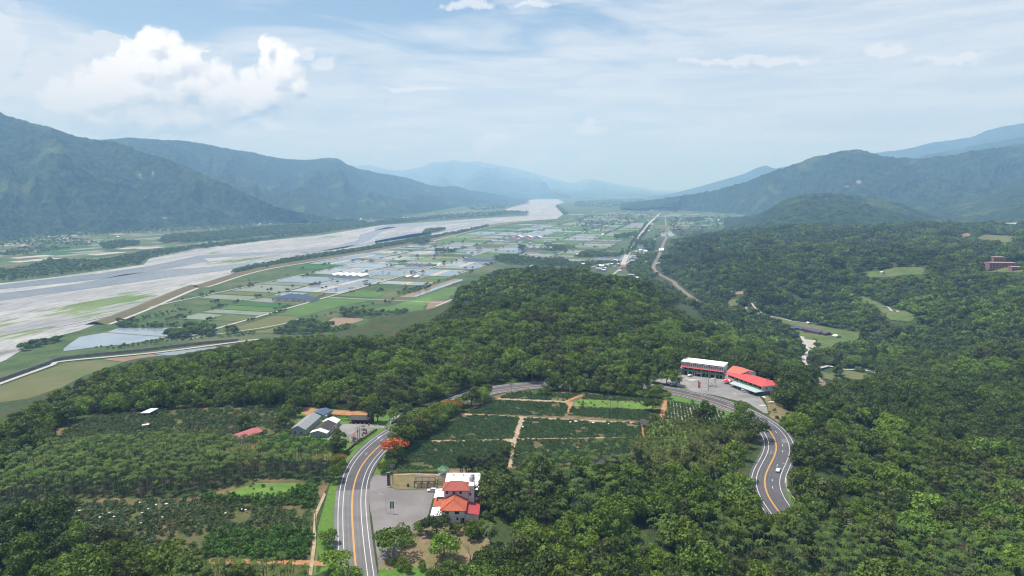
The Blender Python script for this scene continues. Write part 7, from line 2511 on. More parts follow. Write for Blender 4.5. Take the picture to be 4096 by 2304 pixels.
def parasol(zk, a, b, m, label, r=1.6, h=2.5):
    g = G(zk, a, b)
    t_ = thing('parasol', label, 'parasol', (g[0], g[1], 0), 0, 'parasols on the patio')
    MB().cyl(0, 0, 0, h + .4, .04, .04, 6).build('pole', M_oldwood, t_)
    q = MB(); n = 8
    an = [2 * math.pi * i / n for i in range(n)]
    q.add([(0, 0, h + .55)] + [(r * math.cos(c_), r * math.sin(c_), h) for c_ in an], [(0, 1 + i, 1 + (i + 1) % n) for i in range(n)] + [tuple(range(n, 0, -1))])
    q.build('canopy', m, t_)
    MB().cyl(0, 0, 0, .75, .55, .55, 10).build('table', M_oldwood, t_)


M_par_r = mat('faded_red_canvas', (0.34, 0.095, 0.10), None, None, 1, .9, .1)
M_par_b = mat('brown_canvas', (0.14, 0.095, 0.075), None, None, 1, .9, .1)
parasol('F', 1345, 672, M_par_r, 'faded red parasol at the near end of the patio')
parasol('F', 1512, 520, M_par_b, 'brown parasol at the far end of the patio')
parasol('F', 1520, 575, M_black, 'black parasol in the middle of the patio', 1.4)
parasol('F', 1345, 712, M_black, 'black parasol just below the faded red one', 1.4)
fe = thing('patio_fence', 'dark post and rail fence round the patio', 'fence', (0, 0, 0))
fl = spline([tuple(G('F', *q)) for q in [(1260, 728), (1400, 738), (1520, 650), (1640, 556)]], 2.0)
for p in fl[::1]:
    MB().box(p[0] - .07, p[0] + .07, p[1] - .07, p[1] + .07, 0, 1.5).build('post', M_black, fe)
for z in (.6, 1.25):
    MB().tube([(p[0], p[1], z) for p in fl], .05, 4).build('rail', M_black, fe)
for (a, b) in ((1500, 645), (1570, 590), (1610, 470)):
    g = G('F', a, b)
    t_ = thing('pink_sign', {1500: 'pink sign board at the near part of the patio fence', 1570: 'pink sign board at the middle of the patio fence', 1610: 'pink sign board at the back of the concrete yard'}[a], 'sign', (g[0], g[1], 0), 0, 'pink sign boards')
    MB().cyl(0, 0, 0, 2.3, .05, .05, 6).build('post', M_steel, t_)
    MB().box(-.4, .4, -.05, .05, 1.0, 2.3).build('board', M_par_r, t_)


def low_wall(name, pts, zk, w, h, m, label, cat):
    L = spline([tuple(G(zk, *q)) for q in pts], 3.0)
    N = left_normals(L)
    q = MB()
    for i in range(len(L) - 1):
        a0, a1 = L[i] + N[i] * w / 2, L[i] - N[i] * w / 2
        b0, b1 = L[i + 1] + N[i + 1] * w / 2, L[i + 1] - N[i + 1] * w / 2
        q.prism([tuple(a1), tuple(b1), tuple(b0), tuple(a0)], -.2, h)
    return tag(facing(q.build(name, m)), label, cat)


M_mosswall = mat('mossy_dark_wall', (0.055, 0.055, 0.048), (0.08, 0.085, 0.055), None, .8, .95, .1)
low_wall('retaining_wall', [(1155, 960), (1380, 755), (1480, 680)], 'F', .8, 1.1, M_mosswall, 'dark mossy retaining wall above the grass verge', 'wall')
low_wall('retaining_wall', [(2000, 412), (2160, 332)], 'F', .7, 1.2, M_mosswall, 'nearest piece of dark wall along the road beyond the farm entrance', 'wall')
low_wall('retaining_wall', [(2180, 322), (2310, 252)], 'F', .7, 1.2, M_mosswall, 'middle piece of dark wall along the road beyond the farm entrance', 'wall')
low_wall('retaining_wall', [(2330, 242), (2410, 205)], 'F', .7, 1.2, M_mosswall, 'farthest piece of dark wall along the road beyond the farm entrance', 'wall')
low_wall('guard_wall', [(2, 360), (290, 182), (450, 103), (640, 40), (780, 0)], 'T', .5, .9, M_mosswall, 'long dark guard wall outside the far left bend', 'wall')
low_wall('kerb_wall', [(960, 1000), (965, 1090), (1030, 1200), (1130, 1310), (1240, 1400)], 'B', .35, .7, M_conc, 'pale kerb wall round the outside of the right bend', 'wall')
ban = thing('red_banner', 'long red banner sign beside the right bend', 'sign', (*G('B', 1020, 392), 0), R(-5))
MB().box(-3.6, 3.6, -.06, .06, 1.2, 2.4).build('panel', M_tent, ban)
MB().box(-3.6, 3.6, -.1, .1, 3.4, 3.55).build('top_bar', M_frame, ban)
for x in (-3.5, 0, 3.5):
    MB().box(x - .05, x + .05, -.05, .05, 0, 3.5).build('post', M_steel, ban)
for i in range(6):
    MB().box(-2.9 + i * 1.05, -2.3 + i * 1.05, -.1, -.062, 1.55, 2.1).build('character', M_frame, ban)
tk2 = thing('blue_tank', 'round blue water tank on the bare slope above the bend', 'tank', (*G('B', 855, 308), 0))
MB().cyl(0, 0, 0, 1.3, 1.1, 1.1, 14).build('body', mat('blue_plastic', (.07, .14, .24), None, None, 1, .5, .4), tk2)
MB().cyl(0, 0, 1.3, 1.55, 1.1, .4, 14).build('lid', MATS['blue_plastic'], tk2)

# hedges: leafy, one object each
def hedge(pts, zk, w, h, m, label, per=26):
    L = spline([tuple(G(zk, *q)) for q in pts], 1.0)
    N = left_normals(L)
    n = int(len(L) * per)
    i = RNG.integers(0, len(L), n)
    t = RNG.uniform(-1, 1, n)
    z = h * (1 - 0.35 * np.abs(t) ** 3) * np.sqrt(RNG.uniform(.15, 1, n)) * (0.85 + .3 * fbm(i / 3.0, i * 0 + h, 2))
    C = np.column_stack([L[i] + N[i] * (t * w / 2)[:, None], z])
    V, F = leaf_quads(C, np.column_stack([N[i] * t[:, None], np.full(n, .7)]), .30, RNG)
    return tag(link('hedge', mesh_np('hedge', V, F, m)), label, 'hedge')


hedge([(440, 95), (800, 130), (1150, 165), (1510, 195)], 'F', 3.2, 3.4, L_olive, 'tall clipped hedge along the back of the orange plots', 60)
hedge([(880, 290), (1100, 300), (1280, 310)], 'F', 1.8, 1.8, L_dark, 'row of dark bushes in front of the orange plot', 36)
hedge([(1090, 350), (1270, 362)], 'F', 1.4, 1.3, L_mid, 'low hedge beside the white farmhouse roof', 32)
hedge([(1400, 770), (1560, 655), (1740, 525)], 'F', 1.4, 1.2, L_olive, 'low hedge on top of the patio bank', 36)
hedge([(700, 515), (900, 520), (1100, 520), (1290, 515)], 'R', 1.8, 2.0, L_light, 'yellow-green shrub row behind the dry yard', 44)

# ================================================================== OUTLYING HUTS
b0, b1 = G('BL', 1778, 405), G('BL', 1880, 405)
shed('pink_shed', 'isolated shed with a faded pink ribbed roof in the orchard', 'shed', b0[0], b0[1], R(-32), 8.6, 14.0, 2.6, 1.3, mat('pale_blue_wall', (.36, .40, .44), (.42, .45, .48), None, 1, .8, .2, space='object'), M_pinksheet)
hb = thing('white_hut', 'open hut with a tilted white-green roof at the orchard edge', 'hut', (*G('BL', 1085, 195), -3), R(-12))
q = MB(); q.slab([(-.5, -.5, 3.0), (6.3, -.5, 3.6), (7.8, 6.0, 4.7), (2.0, 6.0, 4.2)], .15); q.build('roof', mat('pale_green_sheet_roof', (.55, .62, .58), (.62, .67, .63), None, 1, .6, .3, space='object'), hb)
for (x, y, z) in ((0, 0, 3.0), (6, 0, 3.5), (7.2, 5.5, 4.5), (2.1, 5.5, 4.1)):
    MB().box(x - .1, x + .1, y - .1, y + .1, 0, z).build('post', M_oldwood, hb)
for i in range(4):
    MB().box(.6 + i * 1.8, 1.7 + i * 1.8, .8, 1.8, 0, .8).build('crate', M_frame, hb)
tag(MB().slab([(0, 0, .5), (4.4, .3, .9), (4.0, 1.8, 1.2), (.4, 1.5, .8)], .1).build('roof_sheet', M_whiteroof, None, loc=(*G('BL', 1085, 298), 0)), 'fallen white roof sheet lying in the upper orchard', 'roof sheet')
for (zk, a, b, w, d, lb) in (('T', 2170, 355, 4.5, 9, 'dark shading shed at the corner of the tea field'), ('T', 1690, 690, 9, 4.5, 'low dark shed among the palms below the tea field'), ('T', 1820, 655, 8, 4, 'second low dark shed farther right among the palms')):
    g = G(zk, a, b)
    t_ = thing('shade_shed', lb, 'shed', (g[0], g[1], 0), 0)
    for x in (0.1, w - .1):
        for y in (0.1, d - .1):
            MB().box(x - .08, x + .08, y - .08, y + .08, 0, 2.4).build('post', M_oldwood, t_)
    q = MB(); q.slab([(-.3, -.3, 2.45), (w + .3, -.3, 2.45), (w + .3, d + .3, 2.9), (-.3, d + .3, 2.9)], .1); q.build('roof', M_blackroof, t_)


def sack(zk, a, b, s_, label, group, seed):
    g = G(zk, a, b)
    r_ = np.random.default_rng(seed)
    bm = bmesh.new()
    bmesh.ops.create_icosphere(bm, subdivisions=2, radius=1)
    for v in bm.verts:
        v.co *= .85 + .3 * r_.random()
        v.co.z = max(v.co.z * .55, -.3)
    me = bpy.data.meshes.new('white_sack')
    bm.to_mesh(me); bm.free()
    me.materials.append(mat('white_sacking', (.72, .72, .70), (.62, .62, .60), None, 2, .9, .1, space='object'))
    o = link('white_sack', me)
    o.location = (g[0], g[1], hz(*g) + (1.0 if zk == 'T' else 1.35))
    o.scale = (s_ * 1.5, s_, s_)
    o.rotation_euler = (0, 0, seed)
    tag(o, label, 'sack', group)


TL = ['white sack beside the dirt lane of the tea field, the farther one', 'white sack beside the dirt lane of the tea field, the nearer one', 'small white sack among tea bushes, leftmost of the middle group', 'large white sack among tea bushes in the middle group', 'white sack among tea bushes right of the middle group', 'smallest sack farthest right in the tea field']
for i, (a, b) in enumerate(((1145, 303), (1140, 352), (1548, 312), (1597, 306), (1745, 317), (1877, 328))):
    sack('T', a, b, (.55, .5, .55, .8, .75, .4)[i], TL[i], 'white sacks in the tea field', i)
for i, (a, b) in enumerate([(697, 917), (790, 975), (767, 1000), (820, 965), (845, 968), (1075, 898), (1200, 917), (1280, 913), (1110, 967), (1095, 980), (1185, 988), (1250, 1015), (1085, 1056), (1320, 960), (1735, 990), (1860, 960), (1890, 965), (610, 940), (1140, 950), (880, 1000)]):
    sack('BL', a, b, .30 + .22 * RNG.random(), 'white sack lying between fruit trees of the pale orchard', 'white sacks in the pale orchard', 50 + i)

# ================================================================== ROADSIDE HOTEL
HN = np.array([-HD[1], HD[0]])                    # towards the back
ho_ = thing('hotel', 'long roadside hotel with white upper floor, green balconies and red roofs', 'hotel', (127.0, 515.9, 0), HA)
LH = 31.4
q = MB(); q.box(0, LH, 2.6, 12.5, 0, 6.3); q.build('wall', M_greywall, ho_)
q = MB(); q.box(0, LH, 1.2, 12.5, 6.35, 9.7); uw = q.build('wall', M_wall, ho_); uw['label'] = 'white upper floor wall'
q = MB(); q.slab([(-.3, .6, 10.0), (LH + .3, .6, 10.0), (LH + .3, 13, 10.45), (-.3, 13, 10.45)], .2); o = q.build('roof', M_whiteroof, ho_); o['label'] = 'long flat white roof'
q = MB(); q.box(0, LH, 1.05, 1.2, 8.75, 9.75); q.build('fascia', M_frame, ho_)
q = MB(); q.slab([(-.3, -.3, 5.95), (LH + .3, -.3, 5.95), (LH + .3, 1.35, 6.5), (-.3, 1.35, 6.5)], .14); o = q.build('awning', M_hotelred, ho_)
q = MB(); q.box(0, LH, 0.0, 2.6, 3.0, 3.25); q.build('balcony_floor', M_brown, ho_)
for i in range(18):
    MB().box(i * LH / 18 + .04, (i + 1) * LH / 18 - .04, -.06, .06, 3.3, 4.35).build('balcony_panel', M_green, ho_)
for i in range(7):
    x = .15 + i * (LH - .3) / 6
    MB().box(x - .16, x + .16, .05, .4, 0, 3.0).build('column', M_frame, ho_)
    MB().box(x - .1, x + .1, .1, .3, 4.35, 5.9).build('column', M_frame, ho_)
for i in range(19):
    window(ho_, 1.0 + i * (LH - 2.0) / 18, 1.2, 7.0, 1.05, 1.6)
for i in range(5):
    o = MB().box(1.6 + 5.2 * i + 3.0, 1.6 + 5.2 * i + 4.4, .85, 1.05, 8.7, 9.5).build('emblem', M_oldwood, ho_)
for i in range(9):
    x = 2.2 + i * 3.3
    MB().box(x, x + 2.0, 2.5, 2.6, .1, 2.4).build('doorway', M_dark, ho_)
    MB().box(x, x + 2.2, 2.5, 2.6, 3.5, 5.6).build('balcony_door', M_glass, ho_)
MB().box(11.2, 16.4, -.1, 0, 2.25, 2.85).build('signboard', M_tent, ho_)
for i in range(7):
    MB().box(11.5 + i * .68, 11.95 + i * .68, -.13, -.102, 2.38, 2.72).build('character', M_frame, ho_)
window(ho_, LH, 4, 7.2, .9, 1.3, 'right')
q = MB(); q.box(-6.2, -.1, 2.0, 9, 0, 2.6); q.build('annex_wall', M_greywall, ho_)
q = MB(); q.slab([(-6.6, 1.5, 2.7), (-.05, 1.5, 2.9), (-.05, 9.3, 4.0), (-6.6, 9.3, 3.6)], .14); q.build('annex_roof', M_conc, ho_)


def hxy(zk, a, b, z):
    """photo point on a level, in the hotel's own axes"""
    d_ = G(zk, a, b, z) - np.array([127.0, 515.9])
    return float(d_ @ HD), float(d_ @ HN)


# gabled hall
e0, e1 = hxy('H', 1190, 402, 6.6), hxy('H', 1415, 470, 6.6)
r0, r1 = hxy('H', 1320, 295, 9.6), hxy('H', 1602, 395, 9.6)
f1 = hxy('H', 1757, 420, 6.6)
f0 = (f1[0] - (r1[0] - r0[0]), f1[1] - (r1[1] - r0[1]))
hall = MB()
hall.slab([(*e0, 6.7), (*e1, 6.7), (*r1, 9.7), (*r0, 9.7)], .15)
hall.slab([(*r0, 9.7), (*r1, 9.7), (*f1, 6.7), (*f0, 6.7)], .15)
o = facing(hall.build('roof', M_hallred, ho_)); o['label'] = 'faded orange gabled hall roof'
q = MB()
sh_ = lambda p, c_, k_=.97: (c_[0] + (p[0] - c_[0]) * k_, c_[1] + (p[1] - c_[1]) * k_)
cen = ((e0[0] + f1[0]) / 2, (e0[1] + f1[1]) / 2)
A_, B_, C_, D_ = [sh_(p, cen) for p in (e0, e1, f1, f0)]
R0_, R1_ = sh_(r0, cen), sh_(r1, cen)
q.add([(*A_, 0), (*B_, 0), (*C_, 0), (*D_, 0), (*A_, 6.55), (*B_, 6.55), (*C_, 6.55), (*D_, 6.55), (*R0_, 9.5), (*R1_, 9.5)], [(0, 1, 5, 4), (1, 2, 6, 9, 5), (2, 3, 7, 6), (3, 0, 4, 8, 7)])
facing(q.build('wall', M_wall, ho_))
# long red wing
c0, c1 = hxy('H', 1162, 440, 6.1), hxy('H', 1850, 686, 6.1)
c2 = hxy('H', 2148, 655, 6.1)
t0, t1 = hxy('H', 1215, 412, 7.2), hxy('H', 1940, 575, 7.4)
t2 = hxy('H', 1575, 450, 7.4)
wing = MB()
wing.add([(*c0, 6.1), (*c1, 6.1), (*c2, 6.1), (*t0, 7.0), (*t1, 7.6), (*t2, 7.6)], [(0, 1, 4, 5, 3), (1, 2, 4)])
bk = (t1[0] + (c2[0] - t1[0]) * .5 + 1.5, t1[1] + 5.5)
bk0 = (t2[0] + 1.5, t2[1] + 5.5)
wing.add([(*t1, 7.6), (*c2, 6.1), (*bk, 6.2), (*bk0, 6.2), (*t2, 7.6)], [(0, 1, 2), (0, 2, 3, 4)])
o = wing.build('roof', M_hotelred, ho_); o['label'] = 'bright red hipped wing roof'
md = o.modifiers.new('s', 'SOLIDIFY'); md.thickness = .16
din = lambda p, a: (p[0] + a[0], p[1] + a[1])
wd_ = np.array(c1) - np.array(c0); wl__ = np.linalg.norm(wd_); wd_ = wd_ / wl__; wn_ = np.array([-wd_[1], wd_[0]])
P_ = lambda s_, o_: tuple(np.array(c0) + wd_ * s_ + wn_ * o_)
q = MB(); q.prism([P_(.5, 2.6), P_(wl__ - .4, 2.6), P_(wl__ - .4, 7.5), P_(.5, 7.5)], 0, 6.0); facing(q.build('wall', M_greywall, ho_))
q = MB(); q.prism([P_(.3, .4), P_(wl__ - .3, .4), P_(wl__ - .3, 2.6), P_(.3, 2.6)], 2.7, 3.1); facing(q.build('balcony_floor', M_conc, ho_))
npn = 20
for i in range(npn):
    a, b = i * wl__ / npn + .06, (i + 1) * wl__ / npn - .06
    q = MB(); q.prism([P_(a, .38), P_(b, .38), P_(b, .5), P_(a, .5)], 3.15, 4.2); facing(q.build('balcony_panel', M_green if i > 4 else M_aqua, ho_))
for i in range(9):
    a = .4 + i * (wl__ - .8) / 8
    q = MB(); q.prism([P_(a - .12, .55), P_(a + .12, .55), P_(a + .12, .8), P_(a - .12, .8)], 3.1, 6.0); facing(q.build('column', M_frame, ho_))
    if i < 8:
        q = MB(); q.prism([P_(a + .6, 2.5), P_(a + 2.6, 2.5), P_(a + 2.6, 2.6), P_(a + .6, 2.6)], 3.3, 5.6); facing(q.build('balcony_door', M_glass, ho_))
q = MB(); q.prism([tuple(c1), tuple(c2), (c2[0] - wd_[0] * .3 + wn_[0] * 3, c2[1] + wn_[1] * 3), P_(wl__ - .4, 4)], 0, 5.95); ew = facing(q.build('end_wall', M_wall, ho_))
ev = np.array(c2) - np.array(c1); el_ = np.linalg.norm(ev); ev = ev / el_; en = np.array([ev[1], -ev[0]])
for f in (.3, .72):
    p = np.array(c1) + ev * el_ * f
    q = MB(); q.prism([tuple(p + en * .02), tuple(p + ev * 1.0 + en * .02), tuple(p + ev * 1.0 + en * .1), tuple(p + en * .1)][::-1], 4.0, 5.0); facing(q.build('window', M_glass, ho_))
q = MB(); q.prism([tuple(np.array(c1) + en * .02 - ev * .5), tuple(np.array(c1) + ev * el_ * .55 + en * .02), tuple(np.array(c1) + ev * el_ * .55 + en * .12), tuple(np.array(c1) + en * .12 - ev * .5)][::-1], .1, 2.4); facing(q.build('blue_shutter', mat('blue_shutter_paint', (.06, .13, .20), None, None, 1, .7, .3), ho_))
# canopies in front
k0, k1, k2, k3 = hxy('H', 1245, 618, 3.0), hxy('H', 1740, 796, 3.0), hxy('H', 1905, 768, 3.3), hxy('H', 1335, 580, 3.3)
q = MB(); q.slab([(*k0, 3.0), (*k1, 3.0), (*k2, 3.35), (*k3, 3.35)], .12); facing(q.build('canopy', M_aqua, ho_))
for i in range(7):
    p = np.array(k0) + (np.array(k1) - np.array(k0)) * (i + .2) / 6.6
    MB().box(p[0] - .09, p[0] + .09, p[1] + .1, p[1] + .28, 0, 2.9).build('canopy_post', M_steel, ho_)
a0, a1, a2, a3 = hxy('H', 1158, 530, 3.0), hxy('H', 1335, 583, 3.0), hxy('H', 1340, 560, 3.6), hxy('H', 1158, 508, 3.6)
q = MB(); q.slab([(*a0, 3.0), (*a1, 3.0), (*a2, 3.6), (*a3, 3.6)], .1); facing(q.build('awning', M_hotelred, ho_))
tb = hxy('H', 1205, 640, 0)
te = thing('marquee_tent', 'small red and white marquee tent at the canopy end', 'tent', (*(np.array([127.0, 515.9]) + HD * tb[0] + HN * tb[1]), .2), HA)
for x in (-2, 2):
    for y in (-2, 2):
        MB().cyl(x, y, 0, 2.5, .06, .06, 6).build('pole', M_steel, te)
for i, (m_) in enumerate((M_tent, M_whiteroof, M_tent, M_whiteroof)):
    cs = [(-2.3, -2.3), (2.3, -2.3), (2.3, 2.3), (-2.3, 2.3)]
    a, b = cs[i], cs[(i + 1) % 4]
    MB().add([(*a, 2.5), (*b, 2.5), (0, 0, 3.9), (*a, 2.1), (*b, 2.1)], [(0, 1, 2), (3, 4, 1, 0)]).build('canopy', m_, te)
cs_ = hxy('H', 2150, 670, 2.5)
q = MB(); q.box(cs_[0] - 1, cs_[0] + 4.5, cs_[1] - 1.5, cs_[1] + 2, 0, 5.2); q.build('side_wall', M_cream, ho_)
q = MB(); q.cyl(cs_[0] + 1.4, cs_[1] + .2, 5.2, 6.6, 1.1, 1.1, 12); q.build('cistern', M_whiteroof, ho_)

# sculpture and pillar in the yard
g = G('H', 935, 690)
sc2 = thing('sculpture', 'white looping ribbon sculpture on a ring of rocks in the hotel yard', 'sculpture', (g[0], g[1], .34))
q = MB()
ts = np.linspace(0, 1, 22)
q.tube([(1.5 + .5 * math.sin(6 * t), 0.3 * math.cos(5 * t), .6 + 5.6 * math.sin(math.pi * t * .62)) for t in ts], [.18 + .26 * math.sin(math.pi * t) for t in ts], 6)
q.build('ribbon', M_whiteroof, sc2, True)
MB().tube([(1.5 * math.cos(a), .2, 4.2 + 1.5 * math.sin(a)) for a in np.linspace(-.4, 3.3, 14)], [.12, .2, .28, .34, .38, .4, .4, .38, .34, .3, .26, .22, .18, .1], 6).build('ribbon', M_whiteroof, sc2, True)
MB().tube([(-2.4, 0, 4.2), (-1.5, .1, 2.9), (-.4, 0, 1.6), (1.0, 0, 1.9), (2.6, 0, 2.5)], [.1, .26, .3, .2, .06], 6).build('ribbon', M_whiteroof, sc2, True)
for i in range(9):
    a = 2 * math.pi * i / 9
    rk = rock('rock', (2.3 * math.cos(a), 1.7 * math.sin(a), .25), (.7, .55, .5), '', M_concpole, 20 + i)
    rk.parent = sc2
    for kx in ('label', 'category'):
        if kx in rk:
            del rk[kx]
g = G('H', 968, 722)
tag(MB().box(-.8, .8, -.08, .08, .34, 1.4).build('white_sign', M_whiteroof, None, loc=(g[0], g[1], 0)), 'low white sign board in front of the sculpture', 'sign')
g = G('H', 685, 715)
pl = thing('red_pillar', 'red sign pillar with a white cap at the yard edge', 'sign', (g[0], g[1], .1))
MB().box(-.75, .75, -.3, .3, 0, 4.2).build('pillar', M_tent, pl)
MB().box(-.12, .12, -.34, -.302, .6, 3.8).build('lettering', M_frame, pl)
MB().box(-.95, -.45, -.3, .3, 4.2, 5.6).build('post', M_concpole, pl)
MB().box(-1.1, -.1, -.4, .4, 5.6, 5.9).build('cap', M_whiteroof, pl)
for (a, b, w, d) in ((1195, 698, 2.4, 1.6), (1112, 650, 1.2, .8), (1310, 728, 1.0, .7), (580, 568, 4.6, 1.2), (450, 537, 1.4, .7), (1355, 815, .9, .5), (1875, 1048, 2.2, 1.1)):
    g = G('H', a, b)
    o = MB().add([(g[0] + w * math.cos(c_), g[1] + d * 1.6 * math.sin(c_), .325) for c_ in np.linspace(0, 2 * math.pi, 12)[:-1]], [tuple(range(11))]).build('pavement_patch', mat('pale_patch', (.46, .45, .43), (.40, .39, .37), None, .6, .9, .2), None)
    tag(o, kind='structure')
for i, (a, b) in enumerate([(1870, 890), (1890, 905), (1985, 990), (2040, 985)]):
    g = G('H', a, b)
    tag(MB().slab([(0, 0, .5), (1.8, .2, .7), (1.6, 1.0, .8), (.1, .9, .5)], .3).build('rubble_slab', M_whiteroof, None, loc=(g[0], g[1], 0)), ['white slab beside the yard kerb, the upper one', 'white slab beside the yard kerb, the lower one', 'broken white slab under the roadside trees, the left one', 'broken white slab under the roadside trees, the right one'][i], 'slab')

# ================================================================== BUILDINGS ON THE PLAIN AND HILLS
HW = [mat('house_wall_a', (.46, .44, .41), (.52, .50, .47), None, .3, .9, .2), mat('house_wall_b', (.34, .33, .32), (.40, .39, .38), None, .3, .9, .2)]
HR = {'white': M_whiteroof, 'grey': M_greysheet, 'red': mat('village_red_roof', (.30, .085, .065), (.34, .11, .085), None, .2, .8, .2), 'blue': M_bluesolar, 'solar': M_solar, 'pale': mat('village_pale_roof', (.50, .50, .49), (.58, .57, .55), None, .2, .7, .2), 'dark': M_blackroof}
HM = {}


def house(zk, a, b, w, l, h, roof, ang, label, group, flat=False, z=None, name='village_house', cat='house', wins=False):
    p = P3(zk, a, b) if z is None else np.array([*G(zk, a, b, z), z])
    t_ = thing(name, label, cat, tuple(p), ang, group)
    wk = HW[int(RNG.integers(2))]
    key = ('w', w, l, h, flat, wk.name)
    if key not in HM:
        q = MB()
        if flat:
            q.box(-w / 2, w / 2, -l / 2, l / 2, -1.5, h)
        else:
            gwall(q, -w / 2, w / 2, -l / 2, l / 2, -1.5, h, h + w * .16)
        HM[key] = q.mesh('wall', wk)
    link('wall', HM[key], t_)
    key = ('r', w, l, h, flat, roof)
    if key not in HM:
        q = MB()
        if flat:
            q.box(-w / 2 - .3, w / 2 + .3, -l / 2 - .3, l / 2 + .3, h + .02, h + .45)
        else:
            gable(q, -w / 2, w / 2, -l / 2, l / 2, h, h + w * .16, .5, .2)
        HM[key] = q.mesh('roof', HR[roof])
    link('roof', HM[key], t_)
    if wins:
        key = ('g', w, l, h)
        if key not in HM:
            q = MB()
            for f in range(max(1, int(h // 3))):
                for i in range(int(w // 3)):
                    x = -w / 2 + 1.5 + i * 3
                    q.box(x - .6, x + .6, -l / 2 - .08, -l / 2 - .02, f * 3 + .9, f * 3 + 2.1)
            HM[key] = q.mesh('windows', M_glass)
        link('windows', HM[key], t_)
    return t_


RN = {'white': 'white-roofed', 'grey': 'grey-roofed', 'red': 'red-roofed', 'blue': 'blue-roofed', 'pale': 'pale-roofed', 'dark': 'dark-roofed', 'solar': 'solar-roofed'}
VIL = [  # village along the highway and railway (photo point at the foot, width, depth, height, roof)
    (350, 1125, 16, 12, 9, 'white'), (420, 1130, 14, 10, 6, 'white'), (390, 1080, 16, 12, 8, 'white'), (450, 1070, 18, 12, 8, 'pale'), (360, 1060, 14, 10, 6, 'white'), (430, 1110, 12, 10, 7, 'pale'), (500, 1045, 16, 10, 6, 'grey'), (540, 1040, 12, 9, 6, 'pale'), (585, 1015, 18, 13, 11, 'white'), (620, 1040, 12, 9, 6, 'white'),
    (580, 1075, 10, 8, 5, 'white'), (230, 1085, 14, 9, 4, 'red'), (270, 1078, 12, 8, 4, 'pale'), (120, 1040, 12, 9, 6, 'white'), (650, 1095, 22, 12, 5, 'red'), (710, 1075, 26, 14, 5, 'red'), (660, 1128, 9, 7, 4, 'white'), (860, 970, 24, 12, 8, 'grey'), (870, 935, 18, 12, 8, 'grey'), (850, 990, 26, 12, 5, 'grey'),
    (870, 855, 20, 10, 5, 'white'), (930, 845, 14, 9, 5, 'white'), (1000, 830, 20, 10, 5, 'white'), (1040, 850, 20, 12, 6, 'white'), (1000, 875, 9, 7, 4, 'white'), (960, 825, 16, 9, 5, 'white'), (1170, 865, 14, 10, 5, 'grey'), (1150, 895, 14, 9, 4, 'pale'), (1190, 840, 10, 8, 4, 'pale'),
    (1010, 1005, 9, 7, 4, 'white'), (1050, 1010, 16, 8, 5, 'white'), (1085, 1015, 14, 8, 5, 'white'), (1110, 1020, 12, 8, 5, 'pale'), (1240, 1045, 20, 12, 7, 'white'), (1300, 1035, 16, 10, 7, 'red'), (1330, 1045, 14, 10, 6, 'white'), (1270, 1055, 16, 9, 5, 'white'), (1355, 1040, 12, 9, 5, 'white'), (1410, 1020, 14, 10, 6, 'white'), (1490, 1005, 16, 9, 4, 'grey'),
    (830, 1190, 18, 8, 4, 'white'), (910, 1235, 9, 7, 4, 'white'), (1630, 672, 18, 12, 8, 'white'), (1690, 680, 10, 8, 5, 'white'), (1700, 1385, 14, 11, 8, 'blue'), (1730, 1360, 12, 9, 6, 'white'), (1820, 1415, 16, 5, 3, 'white'),
    (100, 890, 24, 9, 4, 'white'), (40, 885, 20, 9, 4, 'white'), (960, 790, 40, 22, 3, 'blue'), (560, 900, 18, 14, 6, 'grey'),
    (800, 630, 26, 9, 4, 'white'), (840, 625, 16, 9, 4, 'pale'), (410, 600, 14, 8, 4, 'white'), (120, 570, 22, 9, 4, 'white'), (200, 572, 18, 9, 4, 'pale'), (750, 580, 14, 8, 4, 'white'), (310, 530, 12, 8, 4, 'white'), (480, 475, 12, 8, 4, 'white'), (1080, 540, 16, 8, 4, 'white'), (1070, 385, 28, 10, 5, 'white'), (1140, 440, 24, 9, 4, 'white'), (1150, 492, 20, 9, 4, 'pale'), (940, 372, 18, 8, 4, 'pale'),
    (1110, 240, 28, 12, 6, 'white'), (1150, 235, 24, 12, 6, 'white'), (1200, 240, 26, 12, 6, 'pale'), (1110, 285, 18, 10, 5, 'white'), (1415, 262, 40, 14, 7, 'white'), (1540, 220, 16, 10, 6, 'white'), (1840, 262, 30, 16, 14, 'red'), (1730, 235, 20, 10, 6, 'white'), (1880, 285, 30, 12, 5, 'white'), (2180, 285, 40, 12, 5, 'white'), (2330, 285, 34, 12, 5, 'white'),
    (1980, 378, 40, 12, 5, 'white'), (2030, 385, 26, 12, 5, 'pale'), (2110, 382, 24, 10, 5, 'white'), (2230, 360, 18, 10, 6, 'white'), (2180, 485, 20, 9, 4, 'white'), (2340, 452, 30, 12, 6, 'red'), (2360, 515, 14, 9, 5, 'white'), (2410, 490, 20, 10, 6, 'pale'), (2430, 480, 14, 9, 5, 'white'), (1920, 470, 18, 9, 4, 'pale')]
for i, (a, b, w, l, h, rf_) in enumerate(VIL):
    if b < 780:
        where = 'out on the far valley fields'
    elif a < 760 and b > 980:
        where = 'in the roadside village below the wooded hill'
    elif a < 760:
        where = 'beside the fields left of the highway'
    elif a > 1190:
        where = 'right of the railway by the wooded slope'
    elif b > 990:
        where = 'between highway and railway in the trees'
    else:
        where = 'near the small railway station'
    house('V4', a, b, w, l, h, rf_, A16 * -1 + RNG.choice([0, math.pi / 2]) + RNG.normal(0, .08), '%s %s house %s' % ('big' if w > 19 else 'small' if w < 11 else 'plain', RN[rf_], where), '%s houses %s' % (RN[rf_], where), flat=bool(RNG.random() < .35), z=VZ if a < 1600 or b < 500 else None, wins=h > 6)
